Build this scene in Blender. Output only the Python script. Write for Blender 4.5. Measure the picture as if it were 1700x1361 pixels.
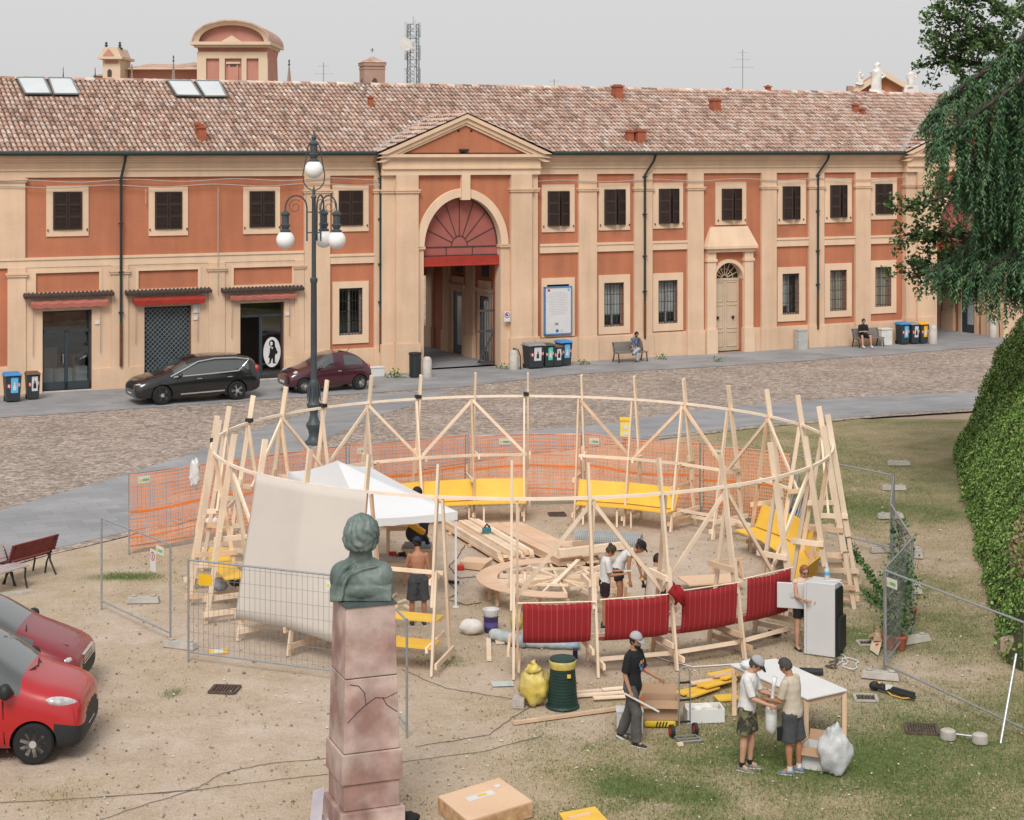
import bpy, bmesh, math, random
import numpy as np
from mathutils import Vector, Matrix, noise
R = math.radians
random.seed(7); rng = np.random.default_rng(7)
for o in list(bpy.data.objects): bpy.data.objects.remove(o)
scene = bpy.context.scene
COL = scene.collection

# ------------------------------------------------------------------ camera, sky, sun, exposure
F, HZ, CXP, H = 2930.0, 250.0, 850.0, 9.4        # focal length (px), horizon row, centre column, eye height (m)
cam_d = bpy.data.cameras.new('camera'); cam = bpy.data.objects.new('camera', cam_d); COL.objects.link(cam)
cam.location = (0, 0, H); cam.rotation_euler = (R(90), 0, 0)
cam_d.sensor_fit = 'HORIZONTAL'; cam_d.sensor_width = 36; cam_d.lens = 36 * F / 1700
cam_d.shift_y = -(680.5 - HZ) / 1700; cam_d.clip_end = 3000; cam_d.clip_start = .1
scene.camera = cam
SUN_EL, SUN_AZ = 47.0, 188.0                     # veiled sun behind the camera
world = bpy.data.worlds.new('World'); scene.world = world; world.use_nodes = True
nt = world.node_tree; nt.nodes.clear()
sky = nt.nodes.new('ShaderNodeTexSky'); sky.sky_type = 'NISHITA'; sky.sun_disc = False
sky.sun_elevation = R(SUN_EL); sky.sun_rotation = R(SUN_AZ); sky.air_density = 1.0; sky.dust_density = 6.0; sky.ozone_density = 1.0; sky.altitude = 20
hs = nt.nodes.new('ShaderNodeHueSaturation'); hs.inputs['Saturation'].default_value = 0.10
cl = nt.nodes.new('ShaderNodeMixRGB'); cl.inputs['Fac'].default_value = .8     # even cloud cover
cl.inputs['Color2'].default_value = (6.3, 6.3, 6.35, 1)
bg = nt.nodes.new('ShaderNodeBackground'); bg.inputs['Strength'].default_value = 0.095
wo = nt.nodes.new('ShaderNodeOutputWorld')
nt.links.new(sky.outputs[0], hs.inputs['Color']); nt.links.new(hs.outputs[0], cl.inputs['Color1']); nt.links.new(cl.outputs[0], bg.inputs['Color']); nt.links.new(bg.outputs[0], wo.inputs[0])
sd = bpy.data.lights.new('sun', 'SUN'); sd.energy = 1.9; sd.angle = R(24); sd.color = (1, .965, .92)
sun = bpy.data.objects.new('sun', sd); COL.objects.link(sun)
az = R(SUN_AZ); el = R(SUN_EL)
sdir = Vector((math.sin(az) * math.cos(el), math.cos(az) * math.cos(el), math.sin(el)))
sun.rotation_euler = (-sdir).to_track_quat('-Z', 'Y').to_euler()
vs = scene.view_settings; vs.view_transform = 'Standard'; vs.look = 'None'; vs.gamma = 1; vs.use_curve_mapping = False; vs.exposure = 0.40
scene.cycles.max_bounces = 6; scene.cycles.transparent_max_bounces = 16

# ------------------------------------------------------------------ photo pixel -> place
def gp(x, y, z=0.0):
    s = (H - z) / (y - HZ); return Vector(((x - CXP) * s, F * s, z))
def dp(x, y, Y): return Vector(((x - CXP) / F * Y, Y, H - (y - HZ) * Y / F))

# ------------------------------------------------------------------ mesh builder
Z3 = Vector((0, 0, 1))
class MB:
    def __init__(s): s.v = []; s.f = []; s.col = []
    def add(s, vs, fs, col=None):
        o = len(s.v); s.v.extend([tuple(p) for p in vs]); s.f.extend([tuple(i + o for i in f) for f in fs])
        if col is not None: s.col.extend([col] * len(fs))
        return s
    def hexa(s, p, col=None):   # 4 bottom ccw, 4 top
        return s.add(p, [(3, 2, 1, 0), (4, 5, 6, 7), (0, 1, 5, 4), (1, 2, 6, 5), (2, 3, 7, 6), (3, 0, 4, 7)], col)
    def box(s, c, d, rz=0, M=None, col=None):
        c = Vector(c); hx, hy, hz = d[0] / 2, d[1] / 2, d[2] / 2
        P = [Vector(q) for q in ((-hx, -hy, -hz), (hx, -hy, -hz), (hx, hy, -hz), (-hx, hy, -hz), (-hx, -hy, hz), (hx, -hy, hz), (hx, hy, hz), (-hx, hy, hz))]
        if M is None: M = Matrix.Rotation(rz, 3, 'Z')
        return s.hexa([M @ q + c for q in P], col)
    def beam(s, p, q, w, h, up=None, col=None):   # w along side, h along up
        p = Vector(p); q = Vector(q); d = (q - p).normalized(); up = Vector(up) if up is not None else Z3
        a = d.cross(up)
        if a.length < 1e-4: a = d.cross(Vector((0, 1, 0)))
        a.normalize(); b = a.cross(d).normalized(); a = a * w / 2; b = b * h / 2
        return s.hexa([p - a - b, p + a - b, q + a - b, q - a - b, p - a + b, p + a + b, q + a + b, q - a + b], col)
    def tube(s, pts, r, n=8, cap=True, closed=False, col=None):
        pts = [Vector(p) for p in pts]; m = len(pts); rs = r if isinstance(r, (list, tuple)) else [r] * m
        vs = []; prev = None
        for i in range(m):
            if closed: d = pts[(i + 1) % m] - pts[i - 1]
            else: d = pts[min(i + 1, m - 1)] - pts[max(i - 1, 0)]
            d.normalize()
            if prev is None:
                a = d.cross(Z3 if abs(d.z) < .9 else Vector((1, 0, 0)))
            else: a = prev - d * prev.dot(d)
            a.normalize(); prev = a; b = d.cross(a)
            for k in range(n):
                t = 2 * math.pi * k / n; vs.append(pts[i] + (a * math.cos(t) + b * math.sin(t)) * rs[i])
        fs = []
        for i in range(m if closed else m - 1):
            j = (i + 1) % m
            for k in range(n):
                k2 = (k + 1) % n; fs.append((i * n + k, i * n + k2, j * n + k2, j * n + k))
        if cap and not closed: fs += [tuple(range(n))[::-1], tuple((m - 1) * n + k for k in range(n))]
        return s.add(vs, fs, col)
    def lathe(s, prof, n=16, c=(0, 0, 0), sx=1, sy=1, M=None, col=None):
        c = Vector(c); vs = []
        for r, z in prof:
            for k in range(n):
                t = 2 * math.pi * k / n; p = Vector((r * math.cos(t) * sx, r * math.sin(t) * sy, z))
                vs.append((M @ p if M else p) + c)
        m = len(prof); fs = [(i * n + k, i * n + (k + 1) % n, (i + 1) * n + (k + 1) % n, (i + 1) * n + k) for i in range(m - 1) for k in range(n)]
        fs += [tuple(range(n))[::-1], tuple((m - 1) * n + k for k in range(n))]
        return s.add(vs, fs, col)
    def ell(s, c, r, n=16, m=10, M=None, col=None):
        prof = [(math.sin(math.pi * (i + .02) / (m + .04)), -math.cos(math.pi * (i + .02) / (m + .04))) for i in range(m + 1)]
        S = Matrix.Diagonal(Vector(r if hasattr(r, '__len__') else (r, r, r)))
        return s.lathe(prof, n, c, M=(M @ S if M else S), col=col)
    def poly(s, pts, off=None, col=None):       # flat face; with off an extruded prism
        pts = [Vector(p) for p in pts]; n = len(pts)
        if off is None: return s.add(pts, [tuple(range(n))], col)
        off = Vector(off); vs = pts + [p + off for p in pts]
        return s.add(vs, [tuple(range(n))[::-1], tuple(range(n, 2 * n))] + [(i, (i + 1) % n, n + (i + 1) % n, n + i) for i in range(n)], col)
    def strip(s, rows, col=None, closed=False):             # grid of points
        n = len(rows[0]); vs = [p for r in rows for p in r]; fs = []
        for i in range(len(rows) - 1):
            for k in range(n if closed else n - 1):
                k2 = (k + 1) % n; fs.append((i * n + k, i * n + k2, (i + 1) * n + k2, (i + 1) * n + k))
        return s.add(vs, fs, col)

ROOT = {}
def root_of(o):
    while o.parent: o = o.parent
    return o
def mesh_from(name, v, f):
    me = bpy.data.meshes.new(name); me.from_pydata(v, [], f); return me
def finish(me, smooth):
    if smooth:
        me.polygons.foreach_set('use_smooth', [True] * len(me.polygons))
        if smooth != 'all':
            try: me.set_sharp_from_angle(angle=R(38))
            except Exception: pass
def fixn(me):
    bm = bmesh.new(); bm.from_mesh(me); bmesh.ops.recalc_face_normals(bm, faces=bm.faces); bm.to_mesh(me); bm.free()
def ob(name, mb, mat, parent=None, smooth=False, world=True, bevel=0, org=None, solid=0, recalc=True):
    """one mesh object. Points are in the place's coordinates (world=True) or already in the parent's."""
    if mb.__class__ is MB:
        me = mesh_from(name, mb.v, mb.f)
        if recalc: fixn(me)
        if mb.col and len(mb.col) == len(mb.f):
            at = me.color_attributes.new('tint', 'FLOAT_COLOR', 'CORNER')
            arr = np.array(mb.col, dtype=np.float32); cnt = np.array([len(f) for f in mb.f])
            arr = np.repeat(arr, cnt, axis=0)
            if arr.shape[1] == 3: arr = np.hstack([arr, np.ones((len(arr), 1), np.float32)])
            at.data.foreach_set('color', arr.ravel())
    else: me = mb
    o = bpy.data.objects.new(name, me); COL.objects.link(o)
    for m in (mat if isinstance(mat, (list, tuple)) else [mat]): me.materials.append(m)
    finish(me, smooth)
    if parent is not None:
        o.parent = parent
        if world: me.transform(root_of(parent).matrix_basis.inverted())
    elif world:
        if org is None:
            n = len(me.vertices); a = np.empty(n * 3); me.vertices.foreach_get('co', a); a = a.reshape(-1, 3)
            org = ((a[:, 0].min() + a[:, 0].max()) / 2, (a[:, 1].min() + a[:, 1].max()) / 2, a[:, 2].min())
        me.transform(Matrix.Translation(-Vector(org))); o.location = org
    if bevel:
        b = o.modifiers.new('bevel', 'BEVEL'); b.width = bevel; b.segments = 2; b.limit_method = 'ANGLE'; b.angle_limit = R(40)
    if solid:
        b = o.modifiers.new('solid', 'SOLIDIFY'); b.thickness = solid; b.offset = 0
    return o
def tag(o, label, cat, group=None, kind=None):
    o['label'] = label; o['category'] = cat
    if group: o['group'] = group
    if kind: o['kind'] = kind
    return o
def struct(o, kind='structure'): o['kind'] = kind; return o
def thing(name, loc, label, cat, group=None, rz=0):
    o = bpy.data.objects.new(name, None); COL.objects.link(o); o.empty_display_size = .2
    o.location = loc; o.rotation_euler = (0, 0, rz); o.matrix_basis = Matrix.Translation(Vector(loc)) @ Matrix.Rotation(rz, 4, 'Z')
    return tag(o, label, cat, group)
def dup(src, loc, rz=0, label=None, group=None, scale=1):
    def cp(o, par):
        c = o.copy(); COL.objects.link(c); c.parent = par
        for ch in o.children: cp(ch, c)
        return c
    c = cp(src, None); c.matrix_basis = Matrix.Translation(Vector(loc)) @ Matrix.Rotation(rz, 4, 'Z') @ Matrix.Scale(scale, 4)
    if label: c['label'] = label
    if group: c['group'] = group
    return c
def evald(o):     # evaluated copy of the mesh, object removed
    dg = bpy.context.evaluated_depsgraph_get(); e = o.evaluated_get(dg); me = bpy.data.meshes.new_from_object(e)
    bpy.data.objects.remove(o); return me

# ------------------------------------------------------------------ materials
MATS = {}
def srgb(r, g, b):
    f = lambda c: (c / 255 / 12.92) if c / 255 <= .04045 else ((c / 255 + .055) / 1.055) ** 2.4
    return (f(r), f(g), f(b))
def mat(name, col=(.5, .5, .5), rough=.8, var=.12, scale=4., bump=0., bscale=None, metal=0., spec=.3, col2=None, mix=(.4, .65), stretch=None, tint=False, emit=None, trans=0., fine=0., coat=0., sub=0., streak=0., orand=0.):
    if name in MATS: return MATS[name]
    m = bpy.data.materials.new(name); m.use_nodes = True; n = m.node_tree.nodes; L = m.node_tree.links
    b = n['Principled BSDF']; b.inputs['Roughness'].default_value = rough; b.inputs['Metallic'].default_value = metal
    b.inputs['Specular IOR Level'].default_value = spec; b.inputs['Coat Weight'].default_value = coat
    if coat: b.inputs['Coat Roughness'].default_value = .05
    if sub: b.inputs['Subsurface Weight'].default_value = sub; b.inputs['Subsurface Radius'].default_value = (.02, .01, .006)
    tc = n.new('ShaderNodeTexCoord'); src = tc.outputs['Object']
    if stretch:
        mp = n.new('ShaderNodeMapping'); mp.inputs['Scale'].default_value = stretch; L.new(src, mp.inputs['Vector']); src = mp.outputs[0]
    def nz(sc, det=4):
        q = n.new('ShaderNodeTexNoise'); q.inputs['Scale'].default_value = sc; q.inputs['Detail'].default_value = det; L.new(src, q.inputs['Vector']); return q.outputs['Fac']
    if tint:
        at = n.new('ShaderNodeAttribute'); at.attribute_name = 'tint'; base = at.outputs['Color']
    else:
        rgb = n.new('ShaderNodeRGB'); rgb.outputs[0].default_value = (*col, 1); base = rgb.outputs[0]
    if col2:
        mr = n.new('ShaderNodeMapRange'); mr.inputs['From Min'].default_value = mix[0]; mr.inputs['From Max'].default_value = mix[1]; L.new(nz(scale * .6, 6), mr.inputs['Value'])
        mx = n.new('ShaderNodeMixRGB'); L.new(mr.outputs[0], mx.inputs['Fac']); L.new(base, mx.inputs['Color1']); mx.inputs['Color2'].default_value = (*col2, 1); base = mx.outputs[0]
    def mul(base, fac, amt):
        mr = n.new('ShaderNodeMapRange'); mr.inputs['From Min'].default_value = .25; mr.inputs['From Max'].default_value = .75
        mr.inputs['To Min'].default_value = 1 - amt; mr.inputs['To Max'].default_value = 1 + amt; L.new(fac, mr.inputs['Value'])
        mx = n.new('ShaderNodeMixRGB'); mx.blend_type = 'MULTIPLY'; mx.inputs['Fac'].default_value = 1; L.new(base, mx.inputs['Color1']); L.new(mr.outputs[0], mx.inputs['Color2']); return mx.outputs[0]
    if var: base = mul(base, nz(scale), var)
    if fine: base = mul(base, nz(scale * 14, 2), fine)
    if orand: oi = n.new('ShaderNodeObjectInfo'); base = mul(base, oi.outputs['Random'], orand)
    if streak:
        sm = n.new('ShaderNodeMapping'); sm.inputs['Scale'].default_value = (1.6, 1.6, .16); L.new(tc.outputs['Object'], sm.inputs['Vector']); keep = src; src = sm.outputs[0]; base = mul(base, nz(1.5, 7), streak); src = keep; base = mul(base, nz(.23, 5), streak * .8)
    L.new(base, b.inputs['Base Color'])
    if bump:
        bp = n.new('ShaderNodeBump'); bp.inputs['Strength'].default_value = bump; bp.inputs['Distance'].default_value = .02; L.new(nz(bscale or scale * 6, 5), bp.inputs['Height']); L.new(bp.outputs[0], b.inputs['Normal'])
    if emit: b.inputs['Emission Color'].default_value = (*emit[:3], 1); b.inputs['Emission Strength'].default_value = emit[3]
    if trans:      # thin see-through: mixes with transparency
        tr = n.new('ShaderNodeBsdfTransparent'); ms = n.new('ShaderNodeMixShader'); ms.inputs[0].default_value = trans
        L.new(b.outputs[0], ms.inputs[1]); L.new(tr.outputs[0], ms.inputs[2]); L.new(ms.outputs[0], n['Material Output'].inputs[0])
    MATS[name] = m; return m
def glass(name, tint=(.75, .8, .8), amt=.12):
    if name in MATS: return MATS[name]
    m = bpy.data.materials.new(name); m.use_nodes = True; n = m.node_tree.nodes; L = m.node_tree.links; n.remove(n['Principled BSDF'])
    tr = n.new('ShaderNodeBsdfTransparent'); tr.inputs[0].default_value = (*tint, 1); gl = n.new('ShaderNodeBsdfGlossy'); gl.inputs['Roughness'].default_value = .03
    lw = n.new('ShaderNodeLayerWeight'); lw.inputs[0].default_value = .3; pw = n.new('ShaderNodeMath'); pw.operation = 'POWER'; pw.inputs[1].default_value = 3; L.new(lw.outputs['Facing'], pw.inputs[0]); ad = n.new('ShaderNodeMath'); ad.operation = 'ADD'; ad.inputs[1].default_value = amt; ad.use_clamp = True
    ms = n.new('ShaderNodeMixShader'); L.new(pw.outputs[0], ad.inputs[0]); L.new(ad.outputs[0], ms.inputs[0]); L.new(tr.outputs[0], ms.inputs[1]); L.new(gl.outputs[0], ms.inputs[2]); L.new(ms.outputs[0], n['Material Output'].inputs[0])
    MATS[name] = m; return m

ORANGE = mat('orange_plaster', (.46, .17, .09), .9, .10, .7, .15, 30, col2=(.41, .155, .086), fine=.04, streak=.10)
CREAM = mat('cream_plaster', (.67, .475, .325), .9, .07, .8, .12, 30, col2=(.62, .43, .295), fine=.03, streak=.09)
CREAM2 = mat('cream_trim', (.70, .51, .355), .9, .06, 1.0, .08, 30, streak=.06)
DARKGREEN = mat('gutter_metal', (.02, .035, .034), .5, .15, 3, spec=.4)
SHUT = mat('shutter_brown', (.040, .024, .019), .65, .15, 3)
TILE = mat('roof_tile', rough=.9, var=.22, scale=2.2, tint=True, bump=.2, bscale=25)
UNDER = mat('roof_channel', (.15, .085, .062), .95, .3, 3)
TERRA = mat('terracotta', (.34, .105, .055), .85, .2, 4)
IRON = mat('dark_iron', (.022, .022, .024), .5, .2, 6, spec=.4)
LEAD = mat('lead_flashing', (.30, .32, .33), .5, .15, 2)
REDCLOTH = mat('awning_red', (.33, .035, .022), .8, .15, 3)
PINKCLOTH = mat('awning_faded', (.42, .14, .11), .85, .15, 3)
ROLLBROWN = mat('awning_hood', (.07, .05, .045), .8, .3, 9, .4)
GREYDOOR = mat('door_slate', (.033, .047, .056), .5, .1, 3, spec=.4)
BEIGEDOOR = mat('door_beige', (.55, .43, .31), .6, .07, 2)
GLASS = glass('window_glass'); GLASSD = glass('shop_glass', (.55, .6, .6), .16)
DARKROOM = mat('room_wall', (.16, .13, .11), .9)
WHITEP = mat('white_paint', (.62, .61, .60), .6, .05, 3)
STONE = mat('pale_stone', (.56, .52, .46), .85, .16, 4, .3, col2=(.40, .37, .33))
PINE = mat('pine_wood', (.77, .62, .475), .7, .10, 3, .05, col2=(.71, .55, .395), stretch=(1, 1, .6), fine=.05, orand=.11)
PINED = mat('pine_wood_warm', (.68, .49, .335), .7, .14, 3, .05, col2=(.60, .41, .265), orand=.13)
PLY = mat('plywood', (.66, .46, .32), .75, .08, 2, col2=(.60, .40, .27), fine=.04)
YELLOW = mat('yellow_paint', (.74, .45, .055), .55, .10, 2.5, spec=.4, fine=.03)
GALV = mat('galvanised_steel', (.36, .38, .39), .42, .12, 9, metal=.6)
CONC = mat('concrete', (.40, .37, .33), .95, .18, 5, .35, fine=.08)
BLACKP = mat('black_plastic', (.018, .019, .02), .55, .1, 5, spec=.4)
# ================================================================== GROUND
def fl2(p, z): return Vector((p.x, p.y, z))
def gmat():
    m = bpy.data.materials.new('lawn_soil'); m.use_nodes = True; n = m.node_tree.nodes; L = m.node_tree.links; b = n['Principled BSDF']; b.inputs['Roughness'].default_value = .95; b.inputs['Specular IOR Level'].default_value = .1
    at = n.new('ShaderNodeAttribute'); at.attribute_name = 'mask'; sep = n.new('ShaderNodeSeparateColor'); L.new(at.outputs['Color'], sep.inputs[0])
    tc = n.new('ShaderNodeTexCoord')
    def nz(sc, det=5, rough=.6):
        q = n.new('ShaderNodeTexNoise'); q.inputs['Scale'].default_value = sc; q.inputs['Detail'].default_value = det; q.inputs['Roughness'].default_value = rough; L.new(tc.outputs['Object'], q.inputs['Vector']); return q.outputs['Fac']
    def ramp(fac, stops):
        r = n.new('ShaderNodeValToRGB'); L.new(fac, r.inputs[0]); e = r.color_ramp.elements
        while len(e) < len(stops): e.new(.5)
        for i, (p, c) in enumerate(stops): e[i].position = p; e[i].color = (*c, 1)
        return r.outputs[0]
    def mixc(f, a, c):
        x = n.new('ShaderNodeMixRGB')
        if isinstance(f, float): x.inputs[0].default_value = f
        else: L.new(f, x.inputs[0])
        L.new(a, x.inputs[1]); L.new(c, x.inputs[2]); return x.outputs[0]
    def math_(op, a, bb, cl=True):
        x = n.new('ShaderNodeMath'); x.operation = op; x.use_clamp = cl
        for i, q in enumerate((a, bb)):
            if isinstance(q, float): x.inputs[i].default_value = q
            else: L.new(q, x.inputs[i])
        return x.outputs[0]
    dirt = ramp(nz(1.3, 9, .72), [(.25, (.385, .30, .23)), (.5, (.50, .405, .325)), (.8, (.58, .49, .41))])
    straw = ramp(nz(9), [(.25, (.27, .205, .115)), (.55, (.39, .30, .175)), (.8, (.50, .40, .26))])
    green = ramp(nz(7), [(.25, (.055, .085, .026)), (.55, (.115, .15, .05)), (.85, (.20, .215, .095))])
    fine = nz(26, 4, .75)
    s1 = math_('MULTIPLY', sep.outputs[1], math_('ADD', fine, .35))
    c1 = mixc(s1, dirt, straw)
    g = math_('SUBTRACT', math_('ADD', sep.outputs[0], math_('MULTIPLY', math_('SUBTRACT', fine, .5, False), 1.6, False), False), .26)
    g2 = math_('MULTIPLY', g, 1.7)
    c2 = mixc(g2, c1, green)
    sp = ramp(nz(34, 5, .8), [(.3, (.62, .61, .6)), (.7, (1.22, 1.22, 1.22))]); x = n.new('ShaderNodeMixRGB'); x.blend_type = 'MULTIPLY'; x.inputs[0].default_value = 1; L.new(c2, x.inputs[1]); L.new(sp, x.inputs[2])
    L.new(x.outputs[0], b.inputs['Base Color'])
    bp = n.new('ShaderNodeBump'); bp.inputs['Strength'].default_value = .5; bp.inputs['Distance'].default_value = .03; L.new(nz(18, 6, .7), bp.inputs['Height']); L.new(bp.outputs[0], b.inputs['Normal'])
    return m
LAWN = gmat()
SOIL = mat('far_soil', (.36, .28, .2), .95, .2, .3)
mb = MB(); mb.poly([(-900, -300, -.06), (900, -300, -.06), (900, 1500, -.06), (-900, 1500, -.06)])
struct(ob('ground', mb, SOIL, org=(0, 0, -.06)))
def lawn_mask(X, Y):
    """(green, straw) cover of the lawn at a place"""
    p = Vector((X, Y, 0))
    a = noise.noise(p * .16) * .5 + noise.noise(p * .45 + Vector((9, 3, 1))) * .4 + noise.noise(p * 1.3 + Vector((4, 7, 2))) * .32 + noise.noise(p * 3.1) * .25
    gsm = 0.0
    right = max(0, min(1, (X - 5.0) / 4.0)); near = max(0, min(1, (31.5 - Y) / 4.5)) * max(0, min(1, (X + 3.5) / 5))
    far = max(0, min(1, (Y - 43) / 6)) * max(0, min(1, (X - 2.) / 4))
    # distinct clumps seen on the lawn
    def blob(cx, cy, rx, ry, w): return w * math.exp(-(((X - cx) / rx) ** 2 + ((Y - cy) / ry) ** 2))
    cl_ = blob(1.75, 26.1, .55, .65, .7) + blob(2.7, 25.6, .5, .8, .4) + blob(4.6, 27, 1.6, 1.3, .38) + blob(-8.6, 39.0, .8, .45, .95) + blob(6.8, 29, 2.6, 2.4, .34) + blob(-5.9, 30.6, .22, .3, .75) + blob(.6, 28.3, 1.2, 1.2, .22)
    cl_ += blob(8.3, 36, 2.0, 4.5, .36) + blob(9.2, 46.5, 3.5, 2.2, .34) + blob(6.4, 33.6, 1.2, 1.2, .4) + blob(1.5, 43.4, .7, .5, .4) + blob(-1.2, 32.5, .5, .4, .6)
    gsm = .22 * right + .42 * near + .24 * far + cl_ + a * .5 + .02
    if X < 0: gsm -= .07
    straw = max(0, min(1, .28 + .8 * near + .6 * right + .5 * far + a * .9))
    return max(0, min(1, gsm)), straw
def lawn():
    x0, x1, y0, y1, st = -14, 17, 22.5, 62, .16
    nx = int((x1 - x0) / st); ny = int((y1 - y0) / st); vs = []; ms = []
    for j in range(ny + 1):
        for i in range(nx + 1):
            X = x0 + i * st; Y = y0 + j * st; g, s = lawn_mask(X, Y)
            vs.append((X, Y, -.012 + .014 * noise.noise(Vector((X * .9, Y * .9, 5))) + .006 * noise.noise(Vector((X * 4, Y * 4, 1))))); ms.append((g, s, 0, 1))
    fs = [(j * (nx + 1) + i, j * (nx + 1) + i + 1, (j + 1) * (nx + 1) + i + 1, (j + 1) * (nx + 1) + i) for j in range(ny) for i in range(nx)]
    me = mesh_from('lawn', vs, fs); at = me.color_attributes.new('mask', 'FLOAT_COLOR', 'POINT'); at.data.foreach_set('color', np.array(ms, np.float32).ravel())
    struct(ob('lawn', me, LAWN, smooth='all', org=(0, 40, 0)))
lawn()
def grass_blades():
    n = 230000; X = rng.uniform(-9, 11.5, n); Y = 23.5 + (58 - 23.5) * rng.random(n) ** 1.9
    vs = []; fs = []; cs = []
    pal = [(.085, .135, .035), (.12, .17, .05), (.17, .20, .075), (.33, .28, .15), (.42, .35, .21)]
    for x, y in zip(X, Y):
        g, s = lawn_mask(x, y); k = random.random()
        if k > g * 1.25 + .05 * s: continue
        if y > 52 and x < 3: continue
        h = random.uniform(.012, .04) * (.7 + g); a = random.random() * 6.28; w = .005 + .006 * random.random(); lx = random.uniform(-.6, .6) * h; ly = random.uniform(-.6, .6) * h
        o = len(vs); ca, sa = math.cos(a) * w, math.sin(a) * w
        vs += [(x - ca, y - sa, -.012), (x + ca, y + sa, -.012), (x + lx, y + ly, h)]; fs.append((o, o + 1, o + 2))
        cs.append(random.choice(pal[:3]) if random.random() < .25 + g else random.choice(pal[2:]))
    m = MB(); m.v = vs; m.f = fs; m.col = cs
    o = ob('grass', m, mat('grass_blade', tint=True, rough=.8, var=0), org=(0, 35, 0), recalc=False)
    tag(o, 'short patchy grass growing through the dry soil', 'grass', kind='stuff')
grass_blades()

def cobble_mat():
    m = bpy.data.materials.new('cobbles'); m.use_nodes = True; n = m.node_tree.nodes; L = m.node_tree.links; b = n['Principled BSDF']; b.inputs['Roughness'].default_value = .85; b.inputs['Specular IOR Level'].default_value = .25
    tc = n.new('ShaderNodeTexCoord'); wq = n.new('ShaderNodeTexNoise'); wq.inputs['Scale'].default_value = 1.1; L.new(tc.outputs['Object'], wq.inputs['Vector'])
    mp = n.new('ShaderNodeMixRGB'); mp.blend_type = 'ADD'; mp.inputs[0].default_value = .45; L.new(tc.outputs['Object'], mp.inputs[1]); L.new(wq.outputs['Color'], mp.inputs[2])
    vo = n.new('ShaderNodeTexVoronoi'); vo.inputs['Scale'].default_value = 7.5; L.new(mp.outputs[0], vo.inputs['Vector'])
    ve = n.new('ShaderNodeTexVoronoi'); ve.feature = 'DISTANCE_TO_EDGE'; ve.inputs['Scale'].default_value = 7.5; L.new(mp.outputs[0], ve.inputs['Vector'])
    sp = n.new('ShaderNodeSeparateColor'); L.new(vo.outputs['Color'], sp.inputs[0])
    r = n.new('ShaderNodeValToRGB'); L.new(sp.outputs[0], r.inputs[0]); e = r.color_ramp.elements; e[0].color = (.215, .175, .15, 1); e[1].color = (.47, .40, .35, 1); q = e.new(.5); q.color = (.345, .29, .25, 1)
    dr = n.new('ShaderNodeValToRGB'); L.new(ve.outputs['Distance'], dr.inputs[0]); d = dr.color_ramp.elements; d[0].position = .0; d[0].color = (.68, .64, .6, 1); d[1].position = .16; d[1].color = (1, 1, 1, 1)
    x = n.new('ShaderNodeMixRGB'); x.blend_type = 'MULTIPLY'; x.inputs[0].default_value = 1; L.new(r.outputs[0], x.inputs[1]); L.new(dr.outputs[0], x.inputs[2])
    big = n.new('ShaderNodeTexNoise'); big.inputs['Scale'].default_value = .35; big.inputs['Detail'].default_value = 6; L.new(tc.outputs['Object'], big.inputs['Vector'])
    br = n.new('ShaderNodeValToRGB'); L.new(big.outputs['Fac'], br.inputs[0]); br.color_ramp.elements[0].position = .3; br.color_ramp.elements[0].color = (.86, .85, .84, 1); br.color_ramp.elements[1].position = .7; br.color_ramp.elements[1].color = (1.14, 1.12, 1.1, 1)
    y = n.new('ShaderNodeMixRGB'); y.blend_type = 'MULTIPLY'; y.inputs[0].default_value = 1; L.new(x.outputs[0], y.inputs[1]); L.new(br.outputs[0], y.inputs[2]); L.new(y.outputs[0], b.inputs['Base Color'])
    bp = n.new('ShaderNodeBump'); bp.inputs['Strength'].default_value = .8; bp.inputs['Distance'].default_value = .03; L.new(ve.outputs['Distance'], bp.inputs['Height']); L.new(bp.outputs[0], b.inputs['Normal'])
    return m
def slab_mat():
    m = bpy.data.materials.new('slabs'); m.use_nodes = True; n = m.node_tree.nodes; L = m.node_tree.links; b = n['Principled BSDF']; b.inputs['Roughness'].default_value = .7; b.inputs['Specular IOR Level'].default_value = .3
    tc = n.new('ShaderNodeTexCoord'); mp = n.new('ShaderNodeMapping'); mp.inputs['Rotation'].default_value = (0, 0, R(-27)); L.new(tc.outputs['Object'], mp.inputs[0])
    bk = n.new('ShaderNodeTexBrick'); bk.inputs['Scale'].default_value = 1; bk.inputs['Brick Width'].default_value = .9; bk.inputs['Row Height'].default_value = .5; bk.inputs['Mortar Size'].default_value = .008
    bk.inputs['Color1'].default_value = (.235, .24, .25, 1); bk.inputs['Color2'].default_value = (.29, .292, .30, 1); bk.inputs['Mortar'].default_value = (.19, .188, .186, 1); L.new(mp.outputs[0], bk.inputs['Vector'])
    no = n.new('ShaderNodeTexNoise'); no.inputs['Scale'].default_value = .5; no.inputs['Detail'].default_value = 7; L.new(tc.outputs['Object'], no.inputs['Vector'])
    r = n.new('ShaderNodeValToRGB'); L.new(no.outputs['Fac'], r.inputs[0]); r.color_ramp.elements[0].position = .3; r.color_ramp.elements[0].color = (.84, .84, .85, 1); r.color_ramp.elements[1].position = .72; r.color_ramp.elements[1].color = (1.16, 1.15, 1.13, 1)
    x = n.new('ShaderNodeMixRGB'); x.blend_type = 'MULTIPLY'; x.inputs[0].default_value = 1; L.new(bk.outputs[0], x.inputs[1]); L.new(r.outputs[0], x.inputs[2]); L.new(x.outputs[0], b.inputs['Base Color'])
    return m
COBBLE = cobble_mat(); SLAB = slab_mat()
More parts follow.
